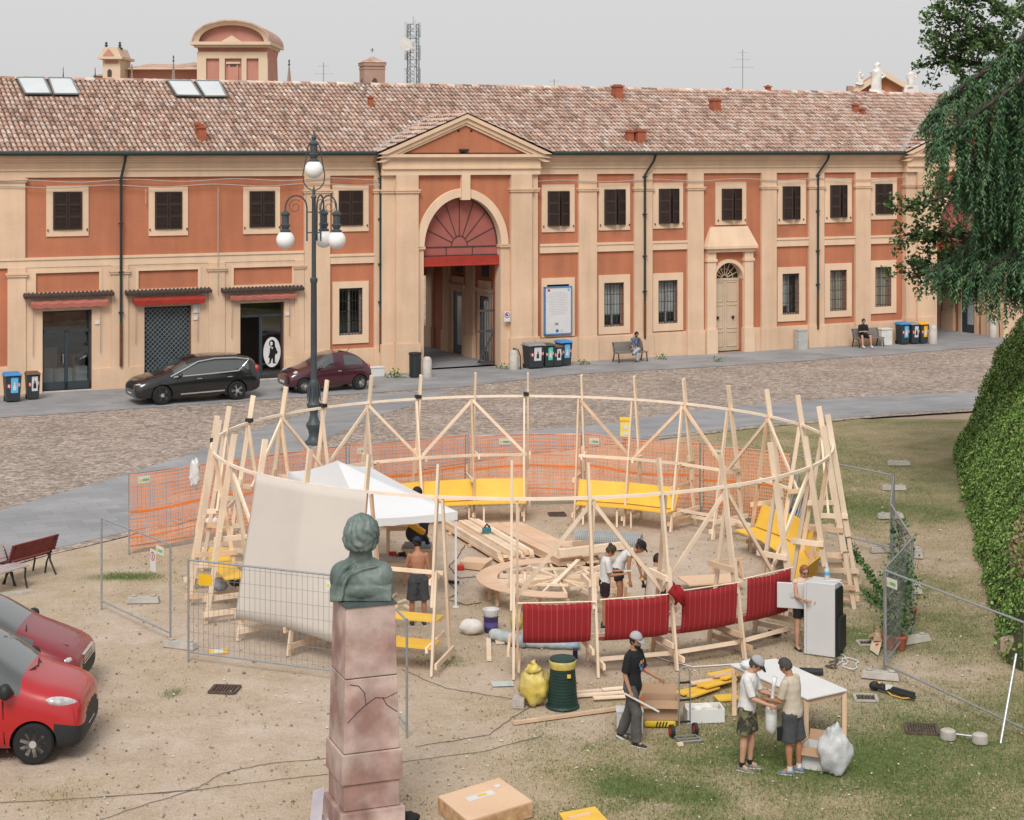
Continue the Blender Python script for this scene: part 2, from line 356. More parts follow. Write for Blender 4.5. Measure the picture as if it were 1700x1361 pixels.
def densify(pts, st, jit=0):
    out = []
    for i in range(len(pts) - 1):
        a, b = pts[i], pts[i + 1]; k = max(1, int((b - a).length / st))
        for q in range(k):
            p = a.lerp(b, q / k); out.append(p + Vector((random.uniform(-jit, jit), random.uniform(-jit, jit), 0)) if jit else p)
    out.append(pts[-1]); return out
LOW = [(-260, 1000), (0, 936), (84, 913), (210, 884), (400, 838), (560, 802), (700, 775), (840, 753), (1100, 724), (1276, 704), (1453, 689), (1612, 679), (2100, 652)]
# facade line
P0 = gp(70, 652.5); P1 = gp(1492, 568.6); T = (P1 - P0).normalized(); N = Vector((T.y, -T.x, 0))
low = [gp(*p) for p in LOW]; low_c = [p + Vector((.12, -.45, 0)) for p in low]
back = [P0 + T * 90 - N * 30, P0 - T * 45 - N * 30]
mb = MB(); mb.poly([fl2(p, .008) for p in densify(low_c, .4, .05)] + [fl2(p, .008) for p in back])
struct(ob('cobbled_square', mb, COBBLE, org=(0, 60, 0)))
up_d = [(2100, 612), (1619, 651), (1453, 658), (1276, 670), (1100, 688), (1044, 699), (938, 711), (800, 722), (650, 737), (500, 750), (550, 725), (620, 693), (709, 665), (762, 645), (700, 650), (610, 656), (500, 690), (423, 714), (300, 760), (194, 792), (0, 848), (-260, 925)]
mb = MB(); mb.poly([fl2(p, .014) for p in densify(low, .5, .02)] + [fl2(gp(*p), .014) for p in up_d])
struct(ob('slab_path', mb, SLAB, org=(0, 60, 0)))
st_ = [(2000, 556), (1606, 579), (1441, 592), (1300, 602), (1135, 612), (956, 621.5), (850, 633), (762, 643), (600, 654), (423, 665), (212, 680), (0, 694), (-300, 712)]
mb = MB(); mb.poly([fl2(P0 - T * 6 - N * 14, .020), fl2(P0 + T * 75 - N * 14, .020)] + [fl2(gp(*p), .020) for p in st_])
struct(ob('pavement', mb, SLAB, org=(0, 70, 0)))

# ================================================================== THE LONG BUILDING
CAM = Vector((0, 0, H))
def fu(x, y, v=0.0):
    d = Vector(((x - CXP) / F, 1, -(y - HZ) / F)); s = (v - N.dot(CAM - P0)) / N.dot(d); P = CAM + d * s
    return T.dot(P - P0), P.z
def W(u, v, z): return Vector((P0.x + T.x * u + N.x * v, P0.y + T.y * u + N.y * v, z))
def uof(x, v=0): return fu(x, 400, v)[0]
def fbox(mb, u0, u1, v0, v1, z0, z1):
    return mb.hexa([W(u0, v1, z0), W(u1, v1, z0), W(u1, v0, z0), W(u0, v0, z0), W(u0, v1, z1), W(u1, v1, z1), W(u1, v0, z1), W(u0, v0, z1)])
def rect(x0, y0, x1, y1, v=0):
    xm = (x0 + x1) / 2; return uof(x0, v), uof(x1, v), fu(xm, y1, v)[1], fu(xm, y0, v)[1]
def holed(mb, u0, u1, z0, z1, v, holes, depth):
    us = sorted({u0, u1} | {h[0] for h in holes} | {h[1] for h in holes}); zs = sorted({z0, z1} | {h[2] for h in holes} | {h[3] for h in holes})
    us = [u for u in us if u0 <= u <= u1]; zs = [z for z in zs if z0 <= z <= z1]
    for a, b in zip(us[:-1], us[1:]):
        for c, d in zip(zs[:-1], zs[1:]):
            um, zm = (a + b) / 2, (c + d) / 2
            if any(h[0] < um < h[1] and h[2] < zm < h[3] for h in holes): continue
            mb.poly([W(a, v, c), W(b, v, c), W(b, v, d), W(a, v, d)])
    for h in holes:
        a, b, c, d = h[:4]; q = v - (h[4] if len(h) > 4 else depth)
        for s, e in (((a, c), (a, d)), ((a, d), (b, d)), ((b, d), (b, c)), ((b, c), (a, c))):
            mb.poly([W(s[0], v, s[1]), W(e[0], v, e[1]), W(e[0], q, e[1]), W(s[0], q, s[1])])
B = thing('long_building', W(20, 0, 0), 'long two-storey orange and cream building with tiled roof across the square', 'building')
def bp(name, mb, m, parent=None, **k): return ob(name, mb, m, parent or B, **k)
ZE = 9.27
ZT = 8.36                                   # top of the orange field
ZB0, ZB1 = fu(300, 437)[1], fu(300, 421)[1]  # string course
zb0r, zb1r = fu(1010, 417)[1], fu(1010, 402)[1]
ZP = 1.05                                     # plinth
UL, UR = -6.0, uof(1498)
PC = 0.5 * (uof(704, .3) + uof(832, .3))       # centre of the arched portal
OW = (uof(832, .3) - uof(704, .3)) / 2
UP0, UP1 = uof(634, .3), uof(893, .3)
U2 = UR + (PC - UP0)                           # centre of the second portal
upper = [((77, 308, 147, 392), (88, 318, 136, 381)), ((247, 310, 312, 391), (257, 318, 302, 380)), ((404, 310, 465, 388), (414, 317, 456, 377)), ((552, 307, 612, 384), (562, 316, 602, 374))]
upperR = [((899.5, 306, 954, 385), (909, 317, 945, 375)), ((994, 304, 1046, 382), (1003, 314, 1038, 373)), ((1084, 303, 1134, 379), (1093.5, 313, 1127, 371)), ((1188, 302, 1239, 373), (1198, 313, 1231, 365)), ((1291, 299, 1338, 372), (1299, 309, 1328, 364)), ((1369, 296, 1414, 369), (1378, 307, 1406, 361)), ((1446, 295, 1489, 364), (1453, 305, 1481, 355))]
lower = [((552, 467, 612, 570), (563, 478, 602, 556)), ((994, 456, 1046, 554), (1003, 469, 1036, 542)), ((1084, 453, 1134, 549), (1093, 465, 1125, 537)), ((1291, 443, 1337, 533), (1299, 454, 1327, 522)), ((1369, 437, 1414, 526), (1378, 448, 1406, 516)), ((1445, 432, 1488, 520), (1453, 443, 1480, 509)), ((899, 461, 954, 559), (908, 472, 945, 548))]
shops = [((70, 515, 152, 650), (59, 452, 164, 484)), ((239, 508, 317, 638), (229, 448, 328, 478)), ((398, 502, 471, 629), (387, 443, 484, 472))]
low_holes = [rect(*w[1]) for w in lower]
shop_holes = [(rect(*s[0])[0], rect(*s[0])[1], .06, rect(*s[0])[3]) for s in shops]
ud0, ud1, _, _ = rect(1186, 463, 1232, 583)
zd1 = fu(1209, 463)[1]; door_hole = (ud0, ud1, .05, zd1 + (ud1 - ud0) / 2 * 1.02)
# walls
mb = MB()
port_hole = (PC - OW - .02, PC + OW + .02, .02, fu(768, 327, .3)[1] + .1)
holed(mb, UL, UR, 0, ZT + .1, 0, [h + (.30,) for h in low_holes] + [h + (.35,) for h in shop_holes] + [door_hole + (.45,), port_hole + (.5,)], .3)
wall = bp('wall', mb, ORANGE, recalc=False)
US0, US1 = uof(12), uof(503.5)
mb = MB(); panels = [rect(*s[1]) for s in shops]
ped = [(uof(12), uof(42)), (uof(184), uof(212)), (uof(345), uof(372)), (uof(488), uof(503.5))]
holed(mb, US0, US1, .02, ZB0, .07, [p + (.066,) for p in panels] + [h + (.4,) for h in shop_holes], .06)
bp('ground_floor_wall', mb, CREAM, recalc=False)
for p in panels:                           # raised plaster frame round each orange field
    mb = MB(); a, b, c, d = p; w = .1
    for q in ((a - w, b + w, d, d + w), (a - w, b + w, c - w, c), (a - w, a, c, d), (b, b + w, c, d)): fbox(mb, q[0], q[1], .07, .095, q[2], q[3])
    bp('panel_frame', mb, CREAM2)
# pilasters
def pilaster(u0, u1, z1, v, zcap, name='pilaster', z0=0.):
    mb = MB(); fbox(mb, u0, u1, 0, v, z0 + ZP if z0 == 0 else z0, z1)
    fbox(mb, u0 - .05, u1 + .05, 0.001, v + .05, zcap - .06, zcap + .02); fbox(mb, u0 - .08, u1 + .08, 0.002, v + .08, zcap + .02, zcap + .09)
    if z0 == 0: fbox(mb, u0 - .05, u1 + .05, 0.001, v + .06, 0, ZP); fbox(mb, u0 - .025, u1 + .025, 0.003, v + .03, ZP, ZP + .07)
    bp(name, mb, CREAM)
zc = fu(970, 315)[1]
for x0, x1 in ((959, 989), (1051, 1081), (1139.5, 1166), (1262, 1287), (1341, 1366), (1418, 1443)): pilaster(uof(x0), uof(x1), ZT, .13, zc)
pilaster(uof(504), uof(546.5), ZT, .13, fu(525, 318)[1]); pilaster(uof(-80), uof(41), ZT, .13, fu(20, 300)[1], z0=ZB1)
for a, b in ped: pilaster(a, b, ZB0, .13, fu(30, 457)[1] + .0, z0=.02)
pilaster(uof(620), uof(632), ZT, .1, fu(625, 318)[1])
# plinths
mb = MB(); g = [(UL, US0)] 
for a, b in ((uof(546.5), UP0), (UP1, ud0 - .52), (ud1 + .52, UR)): g.append((a, b))
for a, b in g: mb = MB(); fbox(mb, a, b, 0, .10, 0, ZP); fbox(mb, a, b, 0.001, .07, ZP, ZP + .06); bp('plinth', mb, CREAM)
mb = MB()
cuts = [US0] + [q for h in shop_holes for q in (h[0] - .03, h[1] + .03)] + [US1]
for a, b in zip(cuts[0::2], cuts[1::2]): mb = MB(); fbox(mb, a, b, .07, .15, .0, .85); bp('shop_plinth', mb, CREAM)
# string courses
mb = MB()
def band(a, b, z0, z1): mb = MB(); fbox(mb, a, b, 0, .09, z0, z1 - .1); fbox(mb, a, b, 0.001, .13, z1 - .1, z1); bp('string_course', mb, CREAM2)
band(UL, US1, ZB0, ZB1); band(uof(546.5), uof(620), fu(580, 437)[1], fu(580, 421)[1])
for x0, x1 in ((895, 959), (989, 1051), (1081, 1139.5), (1287, 1341), (1366, 1418), (1443, 1492)): band(uof(x0), uof(x1), zb0r, zb1r)
# cornice
def cornice(u0, u1, vv, name='cornice'):
    mb = MB(); prof = [(ZT, 8.62, .10), (8.62, 8.70, .16), (8.70, 8.95, .11), (8.95, 9.03, .22), (9.03, 9.12, .30), (9.12, ZE - .02, .42)]
    for i, (a, b, v) in enumerate(prof): fbox(mb, u0, u1, -.002 * i, vv + v, a, b)
    bp(name, mb, CREAM2)
cornice(UL, UP0 - .05, 0); cornice(UP1 + .05, UR, 0)
# roof
VR = -6.0; ZR = fu(600, 139.5, VR)[1]; VE = .55; ZEV = ZE + .06
sl = (ZR - ZEV) / (VE - VR)
def zroof(v): return ZEV + (VE - v) * sl
def roofpt(x, y):
    d = Vector(((x - CXP) / F, 1, -(y - HZ) / F)); nr = (N * sl + Z3); o = W(0, VE, ZEV); s = nr.dot(o - CAM) / nr.dot(d); P = CAM + d * s
    return T.dot(P - P0), N.dot(P - P0)
UEND = 62.0
roof = None
mb = MB(); mb.poly([W(UL - .3, VE, ZEV - .03), W(UEND, VE, ZEV - .03), W(UEND, VR, ZR - .03), W(UL - .3, VR, ZR - .03)]); mb.poly([W(UL - .3, VR, ZR - .03), W(UEND, VR, ZR - .03), W(UEND, 2 * VR - VE, ZEV), W(UL - .3, 2 * VR - VE, ZEV)])
mb.poly([W(UL - .3, VE - .02, ZEV - .05), W(UEND, VE - .02, ZEV - .05), W(UEND, 0, ZE - .03), W(UL - .3, 0, ZE - .03)])
roof = bp('roof', mb, UNDER, recalc=False)
PAL = [((.58, .39, .31), 6), ((.62, .48, .40), 6), ((.44, .24, .17), 3), ((.50, .31, .235), 5), ((.66, .57, .50), 3), ((.28, .17, .13), 2), ((.40, .29, .24), 3), ((.17, .125, .105), 1)]
PALF = [c for c, w in PAL for _ in range(w)]
def tiles(mb, O, A, D, nrm, ncol, nrow, pitch, expose, clip=None, rad=.083, L=.45):
    for i in range(ncol):
        for j in range(nrow):
            a = (i + .5) * pitch + random.uniform(-.012, .012); d = (j + 1) * expose + random.uniform(-.03, .03)
            if clip and not clip(a, d - expose * .5): continue
            r0 = rad * random.uniform(.92, 1.08); lift = random.uniform(.0, .02); tw = random.uniform(-.02, .02); vs = []
            for (dd, rr, hh) in ((d - L, r0 * .8, 0.), (d, r0, .035 + lift)):
                dd = max(dd, 0)
                for k in range(6):
                    t = math.pi * k / 5; vs.append(O + A * (a + tw * (dd - d) + rr * math.cos(t)) + D * dd + nrm * (hh + rr * .85 * math.sin(t) - .02))
            c = random.choice(PALF); c = tuple(.6 * x + .4 * y for x, y in zip(c, (.50, .355, .285))); f = .84 * random.uniform(.9, 1.1); q = noise.noise(Vector((a * .25, d * .5, 3)))
            c = tuple(min(.85, x * f * (1 + .12 * q)) for x in c)
            mb.add(vs, [(k, k + 1, k + 7, k + 6) for k in range(5)] + [(6, 7, 8, 9, 10, 11)], c)
SLD = (W(0, VE, ZEV) - W(0, VR, ZR)); SLEN = SLD.length; Dn = SLD.normalized(); NR = Dn.cross(T); NR = NR if NR.z > 0 else -NR
sk = []
for poly in (((80, 375), (205, 375), (240, 450), (120, 450)), ((228, 376), (335, 378), (372, 452), (255, 452)), ((788, 388), (900, 390), (945, 460), (832, 458)), ((920, 390), (1030, 390), (1065, 462), (965, 462))):
    sk.append([roofpt(x / 2.8333, y / 2.8333) for x, y in poly])
def in_sky(u, v):
    for p in sk:
        if min(q[0] for q in p) - .05 < u < max(q[0] for q in p) + .05 and min(q[1] for q in p) - .1 < v < max(q[1] for q in p) + .1: return True
    return False
# pediment geometry (shared by both portals)
PW = (UP1 - UP0) / 2 + .42; VPF = .72
za = fu(781, 189, VPF)[1]
vback = VE - (za - ZEV) / sl - .05
def under_gable(u, v):
    for c in (PC, U2):
        h = za - abs(u - c) * (za - ZEV) / PW
        if h > zroof(v) + .03 and abs(u - c) < PW: return True
    return False
mb = MB(); ncol = int((UEND - UL) / .205); nrow = 18
def clip_main(a, d):
    u = UL - .3 + a; v = VR + (VE - VR) * d / SLEN; return not in_sky(u, v) and not under_gable(u, v)
tiles(mb, W(UL - .3, VR, ZR), T, Dn, NR, ncol, nrow, .205, SLEN / nrow, clip_main)
o = bp('tile_field', mb, TILE, roof, recalc=False); o['kind'] = 'stuff'
mb = MB()
for i in range(int((UEND - UL) / .42)):
    u = UL - .3 + i * .42; vs = []
    for uu, rr in ((u, .15), (u + .46, .12)):
        for k in range(6):
            t = math.pi * k / 5; vs.append(W(uu, VR + rr * math.cos(t), ZR - .03 + rr * .8 * math.sin(t)))
    mb.add(vs, [(k, k + 1, k + 7, k + 6) for k in range(5)] + [(0, 1, 2, 3, 4, 5)], random.choice(PALF))
o = bp('ridge_tiles', mb, TILE, roof, recalc=False); o['kind'] = 'stuff'
SKYG = mat('skylight_pane', (.56, .59, .59), .15, .08, 1, spec=.6)
for p in sk:
    mb = MB(); q = [W(u, v, zroof(v) + .07) for u, v in p]; mb.poly(q, NR * .03); s_ = bp('skylight', mb, SKYG, roof)
    mb = MB()
    for i in range(4): mb.beam(q[i] + NR * .03, q[(i + 1) % 4] + NR * .03, .06, .06, NR)
    bp('skylight_frame', mb, mat('frame_grey', (.20, .23, .23), .5), roof)
for x, y0, y1, w in ((330, 203, 226, .26), (335, 208, 234, .3), (615, 158, 178, .2), (1025, 140, 161, .42), (1045, 215, 234, .3), (1062, 214, 236, .42), (1187, 163, 183, .42), (1275, 141, 156, .22), (1420, 171, 186, .25), (1432, 178, 190, .2), (1208, 145, 153, .2)):
    if y1 > 157: u, v = roofpt(x, y1)
    else: u, v = uof(x, VR), VR
    zb = zroof(v) if v > VR else ZR; Y = W(u, v, 0).y; z1 = H - (y0 - HZ) * Y / F; mb = MB()
    fbox(mb, u - w / 2, u + w / 2, v - w / 2, v + w / 2, zb - .3, z1 - .12); fbox(mb, u - w / 2 - .05, u + w / 2 + .05, v - w / 2 - .05, v + w / 2 + .05, z1 - .12, z1 - .05)
    fbox(mb, u - w / 2 + .05, u + w / 2 - .05, v - w / 2 + .05, v + w / 2 - .05, z1 - .05, z1 + .0)
    bp('chimney', mb, TERRA, roof)
# gutters and downpipes
mb = MB(); mb.tube([W(UL, VE + .08, ZEV - .04), W(UP0 - .25, VE + .08, ZEV - .04)], .085, 8); mb.tube([W(UP1 + .3, VE + .08, ZEV - .04), W(UR - .2, VE + .08, ZEV - .04)], .085, 8)
bp('gutter', mb, DARKGREEN)
RUST = mat('rusty_pipe', (.13, .05, .025), .8, .3, 6)
for x, xb, yb in ((203, 199, 540), (622, 629, 540), (1078, 1067, 520), (1365, 1354, 545)):
    u = uof(x); ub = uof(xb); mb = MB(); mb.tube([W(u, VE + .05, ZEV - .08), W(u, .42, 8.95), W(ub, .2, 8.3), W(ub, .2, 2.6)], .055, 8)
    for z in (8.2, 6.5, 4.6, 3): fbox(mb, ub - .09, ub + .09, .1, .27, z, z + .05)
    d = bp('downpipe', mb, DARKGREEN, smooth=True); mb = MB(); mb.tube([W(ub, .2, 2.6), W(ub, .2, .9)], .06, 8); bp('downpipe_foot', mb, RUST, d)
# windows with shutters
def window_upper(fr, sh, ajar):
    a, b, c, d = rect(*fr, .05); s0, s1, t0, t1 = rect(*sh, .05); mb = MB()
    for q in ((a, b, t1, d), (a, b, c, t0), (a, s0, t0, t1), (s1, b, t0, t1)): fbox(mb, q[0], q[1], 0, .055, q[2], q[3])
    wdw = bp('window', mb, CREAM2); mb = MB(); fbox(mb, s0, s1, -.06, .004, t0, t1); bp('recess', mb, SHUT, wdw); um = (s0 + s1) / 2; wl = (s1 - s0) / 2
    for k in (-1, 1):
        hinge = um + k * wl; ang = ajar; mb = MB()
        def Q(dist, out, z):        # along the leaf from its hinge
            return W(hinge - k * (dist * math.cos(ang) - out * 0), .06 + dist * math.sin(ang) + out * 1.0, z)
        def lb(d0, d1, o0, o1, z0, z1):
            mb.hexa([Q(d0, o1, z0), Q(d1, o1, z0), Q(d1, o0, z0), Q(d0, o0, z0), Q(d0, o1, z1), Q(d1, o1, z1), Q(d1, o0, z1), Q(d0, o0, z1)])
        g = wl - .012; st = .07
        lb(0, st, 0, .045, t0, t1); lb(g - st, g, 0, .045, t0, t1)
        zs = [t0, t0 + (t1 - t0) * .34, t0 + (t1 - t0) * .66, t1]
        for z in zs: lb(st, g - st, 0, .045, max(t0, z - .05), min(t1, z + .05))
        for i in range(3):
            z = zs[i] + .06
            while z < zs[i + 1] - .06: lb(st, g - st, .005, .03, z, z + .025); z += .05
        lb(st, g - st, .0, .008, t0, t1)
        bp('shutter', mb, SHUT, wdw)
    for k in (-1, 1): mb = MB(); fbox(mb, um + k * (wl + .2) - .02, um + k * (wl + .2) + .02, .0, .1, t0 - .05, t0 + .03); bp('shutter_catch', mb, IRON, wdw)
for fr, sh in upper: window_upper(fr, sh, R(2))
for i, (fr, sh) in enumerate(upperR): window_upper(fr, sh, R(2) if i == 6 else R(20 + 3 * (i % 3)))
CURT = mat('curtain', (.60, .50, .38), .9, .12, 3); CURTW = mat('curtain_white', (.6, .6, .58), .9, .1, 3)
def window_lower(fr, gl, i):
    a, b, c, d = rect(*fr, .05); s0, s1, t0, t1 = rect(*gl, .05); mb = MB()
    for q in ((a, b, t1, d), (a, b, c, t0), (a, s0, t0, t1), (s1, b, t0, t1)): fbox(mb, q[0], q[1], -.02, .06, q[2], q[3])
    wdw = bp('window', mb, CREAM2); um = (s0 + s1) / 2
    mb = MB(); fm = .06
    for q in ((s0, s1, t1 - fm, t1), (s0, s1, t0, t0 + fm), (s0, s0 + fm, t0, t1), (s1 - fm, s1, t0, t1), (um - .04, um + .04, t0, t1)): fbox(mb, q[0], q[1], -.24, -.18, q[2], q[3])
    bp('casement', mb, mat('casement_grey', (.25, .24, .22), .6), wdw)
    mb = MB(); mb.poly([W(s0, -.21, t0), W(s1, -.21, t0), W(s1, -.21, t1), W(s0, -.21, t1)]); bp('pane', mb, GLASS, wdw)
    if i in (1, 2, 4, 5):
        mb = MB(); n = 24; z0 = t0 + (0 if i in (4, 5) else .5)
        rows = [[W(s0 + (s1 - s0) * k / n, -.26 + .02 * math.sin(k * 2.1), z) for k in range(n + 1)] for z in (z0, t1)]
        mb.strip(rows); bp('curtain', mb, CURT if i in (4, 5) else CURTW, wdw)
    if i == 3:
        mb = MB(); mb.strip([[W(s0 + (um - s0) * k / 12, -.26 + .02 * math.sin(k * 2.1), z) for k in range(13)] for z in (t0 + .4, t1)]); bp('curtain', mb, CURTW, wdw)
    mb = MB(); nb = 6 if i else 7
    for k in range(nb + 1): mb.tube([W(s0 + .03 + (s1 - s0 - .06) * k / nb, .02, t0 - .02), W(s0 + .03 + (s1 - s0 - .06) * k / nb, .02, t1 + .02)], .012, 5)
    for k in range(5): fbox(mb, s0, s1, .0, .012, t0 + .1 + (t1 - t0 - .2) * k / 4, t0 + .125 + (t1 - t0 - .2) * k / 4)
    bp('grille', mb, IRON, wdw)
for i, (fr, gl) in enumerate(lower): window_lower(fr, gl, i)
# rooms behind
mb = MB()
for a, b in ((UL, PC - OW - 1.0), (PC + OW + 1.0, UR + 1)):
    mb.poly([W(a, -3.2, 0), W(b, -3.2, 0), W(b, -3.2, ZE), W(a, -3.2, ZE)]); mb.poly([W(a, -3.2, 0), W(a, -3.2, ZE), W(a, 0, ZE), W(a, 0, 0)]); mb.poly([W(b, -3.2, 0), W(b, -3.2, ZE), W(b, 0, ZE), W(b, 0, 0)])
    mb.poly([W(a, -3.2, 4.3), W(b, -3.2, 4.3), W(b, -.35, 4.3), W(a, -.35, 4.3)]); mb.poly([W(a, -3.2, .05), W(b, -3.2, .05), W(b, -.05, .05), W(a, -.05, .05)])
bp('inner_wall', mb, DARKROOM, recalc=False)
# shops
def shopfront(i):
    a, b, c, d = shop_holes[i]; dr = None; um = (a + b) / 2; fr = .08; v0, v1 = -.22, -.14
    if i == 0:
        mb = MB(); zt = c + (d - c) * .74
        for q in ((a, b, d - fr, d), (a, a + fr, c, d), (b - fr, b, c, d), (a, b, zt - .06, zt + .06), (um - .07, um + .07, c, zt), (a, b, c, c + .32)): fbox(mb, q[0], q[1], v0, v1, q[2], q[3])
        dr = bp('shop_door', mb, GREYDOOR); mb = MB(); mb.poly([W(a, -.18, c), W(b, -.18, c), W(b, -.18, d), W(a, -.18, d)]); bp('pane', mb, GLASSD, dr)
        mb = MB(); mb.tube([W(um - .14, -.1, c + 1.0), W(um - .14, -.04, c + 1.05), W(um - .14, -.04, c + 1.35), W(um - .14, -.1, c + 1.4)], .02, 6); bp('handle', mb, GALV, dr)
        mb = MB()
        for k, (uu, vv, w, h) in enumerate(((.35, -1.2, .5, .85), (1.0, -1.6, .9, .75), (1.7, -1.1, .45, .85), (.7, -2.4, .6, 1.5), (1.9, -2.5, .5, 1.2))): fbox(mb, a + uu - w / 2, a + uu + w / 2, vv - .25, vv + .25, .06, h)
        bp('shop_furniture', mb, WHITEP, dr)
    elif i == 1:
        mb = MB(); fbox(mb, a, b, -.34, -.26, c, d); dr = bp('shop_door', mb, mat('shop_dark', (.05, .06, .065), .25, .3, 2, spec=.5)); mb = MB(); s = .19
        n = int((b - a) / s) + 1; m = int((d - c) / s) + 1
        for j in range(m):
            for k in range(n):
                u = a + k * s; z = c + j * s
                for (p, q) in (((u, z), (u + s, z + s)), ((u + s, z), (u, z + s))):
                    if max(p[0], q[0]) <= b + .01 and max(p[1], q[1]) <= d + .01: mb.beam(W(p[0], -.1, p[1]), W(q[0], -.1, q[1]), .014, .03, N)
        bp('roller_grille', mb, mat('grille_grey', (.26, .30, .32), .4, metal=.4), dr)
    else:
        mb = MB(); zt = d - .55
        for q in ((a, b, d - .05, d), (a, a + .05, c, d), (b - .06, b, c, d), (a, b, zt - .05, zt + .05), (um - .06, um + .06, c, zt), (um, b, c, c + .12)): fbox(mb, q[0], q[1], v0, v1, q[2], q[3])
        dr = bp('shop_door', mb, GREYDOOR); mb = MB(); mb.poly([W(um, -.18, c), W(b, -.18, c), W(b, -.18, zt), W(um, -.18, zt)]); mb.poly([W(a, -.18, zt), W(b, -.18, zt), W(b, -.18, d), W(a, -.18, d)]); bp('pane', mb, GLASSD, dr)
        # oval emblem with a small standing figure
        uc = (um + b) / 2 + .02; zc_ = c + 1.05; rx, rz = .37, .62
        mb = MB(); mb.poly([W(uc + rx * math.cos(t), -.172, zc_ + rz * math.sin(t)) for t in [i_ * 2 * math.pi / 40 for i_ in range(40)]]); em = bp('emblem', mb, WHITEP, dr)
        mb = MB(); BLK = mat('print_black', (.012, .012, .014), .5)
        def disc(du, dz, ru, rz_, n=16, v=-.168): mb.poly([W(uc + du + ru * math.cos(2 * math.pi * k / n), v, zc_ + dz + rz_ * math.sin(2 * math.pi * k / n)) for k in range(n)])
        def pl(pts, v=-.167): mb.poly([W(uc + p, v, zc_ + q) for p, q in pts])
        disc(.0, .36, .13, .15); disc(.07, .24, .07, .11); pl([(-.09, .18), (.16, .2), (.22, .02), (.14, -.1), (.12, -.26), (-.02, -.27), (-.16, -.22), (-.1, -.02)], -.166); pl([(-.1, -.22), (.0, -.24), (-.06, -.45), (-.2, -.5), (-.12, -.42)], -.165); pl([(.03, -.24), (.13, -.25), (.12, -.42), (.22, -.47), (.03, -.46)], -.164); pl([(.16, .1), (.25, .0), (.18, -.12), (.14, -.05)], -.163)
        bp('emblem_figure', mb, BLK, dr, recalc=False)
        mb = MB(); disc(-.03, .35, .055, .09, 12, -.160); pl([(-.02, .2), (.05, .2), (.0, .1)], -.159); bp('emblem_face', mb, WHITEP, dr, recalc=False)
    mb = MB(); fbox(mb, a - .05, b + .05, -.35, .12, 0, .055); bp('threshold', mb, STONE, dr)
    return dr
for i in range(3): shopfront(i)
for i, (x0, x1, y, xa, xb, ya, yb_, mt) in enumerate(((40, 188, 492, 51, 179, 498, 508, PINKCLOTH), (209, 351, 487, 222, 340, 492, 503, REDCLOTH), (369, 504, 483, 382, 492, 488, 495, PINKCLOTH))):
    xm = (x0 + x1) / 2; u0, u1 = uof(x0, .35), uof(x1, .35); z = fu(xm, y, .35)[1]; mb = MB()
    mb.hexa([W(u0, .42, z - .03), W(u1, .42, z - .03), W(u1, .07, z + .04), W(u0, .07, z + .04), W(u0, .42, z + .05), W(u1, .42, z + .05), W(u1, .07, z + .14), W(u0, .07, z + .14)])
    k = 0
    while u0 + k * .16 < u1 - .05: mb.tube([W(u0 + k * .16 + .06, .10, z + .14), W(u0 + k * .16 + .06, .45, z + .045)], .055, 6); k += 1
    aw = bp('awning_hood', mb, ROLLBROWN); u0, u1 = uof(xa, .3), uof(xb, .3); z1, z0 = fu(xm, ya, .3)[1], fu(xm, yb_, .3)[1]; mb = MB(); rm = (z1 - z0) / 2
    mb.tube([W(u0, .26, (z0 + z1) / 2), W(u1, .26, (z0 + z1) / 2)], rm * .75, 10); rows = []
    n = 30
    rows = [[W(u0 + (u1 - u0) * k / n, .26 + rm * .7 + off, zz + .02 * math.sin(k * 1.3)) for k in range(n + 1)] for zz, off in ((z1, -.03), ((z0 + z1) / 2, .02), (z0 - .05, .0))]
    mb.strip(rows); bp('awning_roll', mb, mt, aw, recalc=False)
    for uu in (u0 + .12, u1 - .25): mb = MB(); mb.tube([W(uu, .2, z0), W(uu, .14, z0 - 1.6 - .3 * (i == 0))], .012, 5); bp('awning_crank', mb, mat('crank_grey', (.3, .26, .22), .6), aw)
# house numbers, meter, plaques
mb = MB()
for x, y, w, h in ((161.5, 535, .2, .14), (325, 528, .2, .14), (478, 521, .2, .14), (326, 512, .26, .34)):
    mb = MB(); u, z = fu(x, y, .1); fbox(mb, u - w / 2, u + w / 2, .07, .11, z - h / 2, z + h / 2); bp('house_number', mb, WHITEP)
# cables along the wall
mb = MB()
for yy, ph in ((299, 0), (308, 1.3)):
    u0, u1 = UL, UP0; z = fu(300, yy)[1]; n = 60; mb.tube([W(u0 + (u1 - u0) * k / n, .2, z + .05 * math.sin(k * .5 + ph)) for k in range(n + 1)], .018, 5)
u0, u1 = UP1, UR; z = fu(1100, 299)[1]; mb.tube([W(u0 + (u1 - u0) * k / 60, .2, z + .05 * math.sin(k * .45)) for k in range(61)], .018, 5)
for x in (240, 360, 505): 
    u = uof(x); mb.tube([W(u, .18, 7.9), W(u, .18, 3.6 if x == 360 else 7.3)], .015, 5)
bp('wall_cable', mb, mat('cable_grey', (.42, .38, .34), .7))
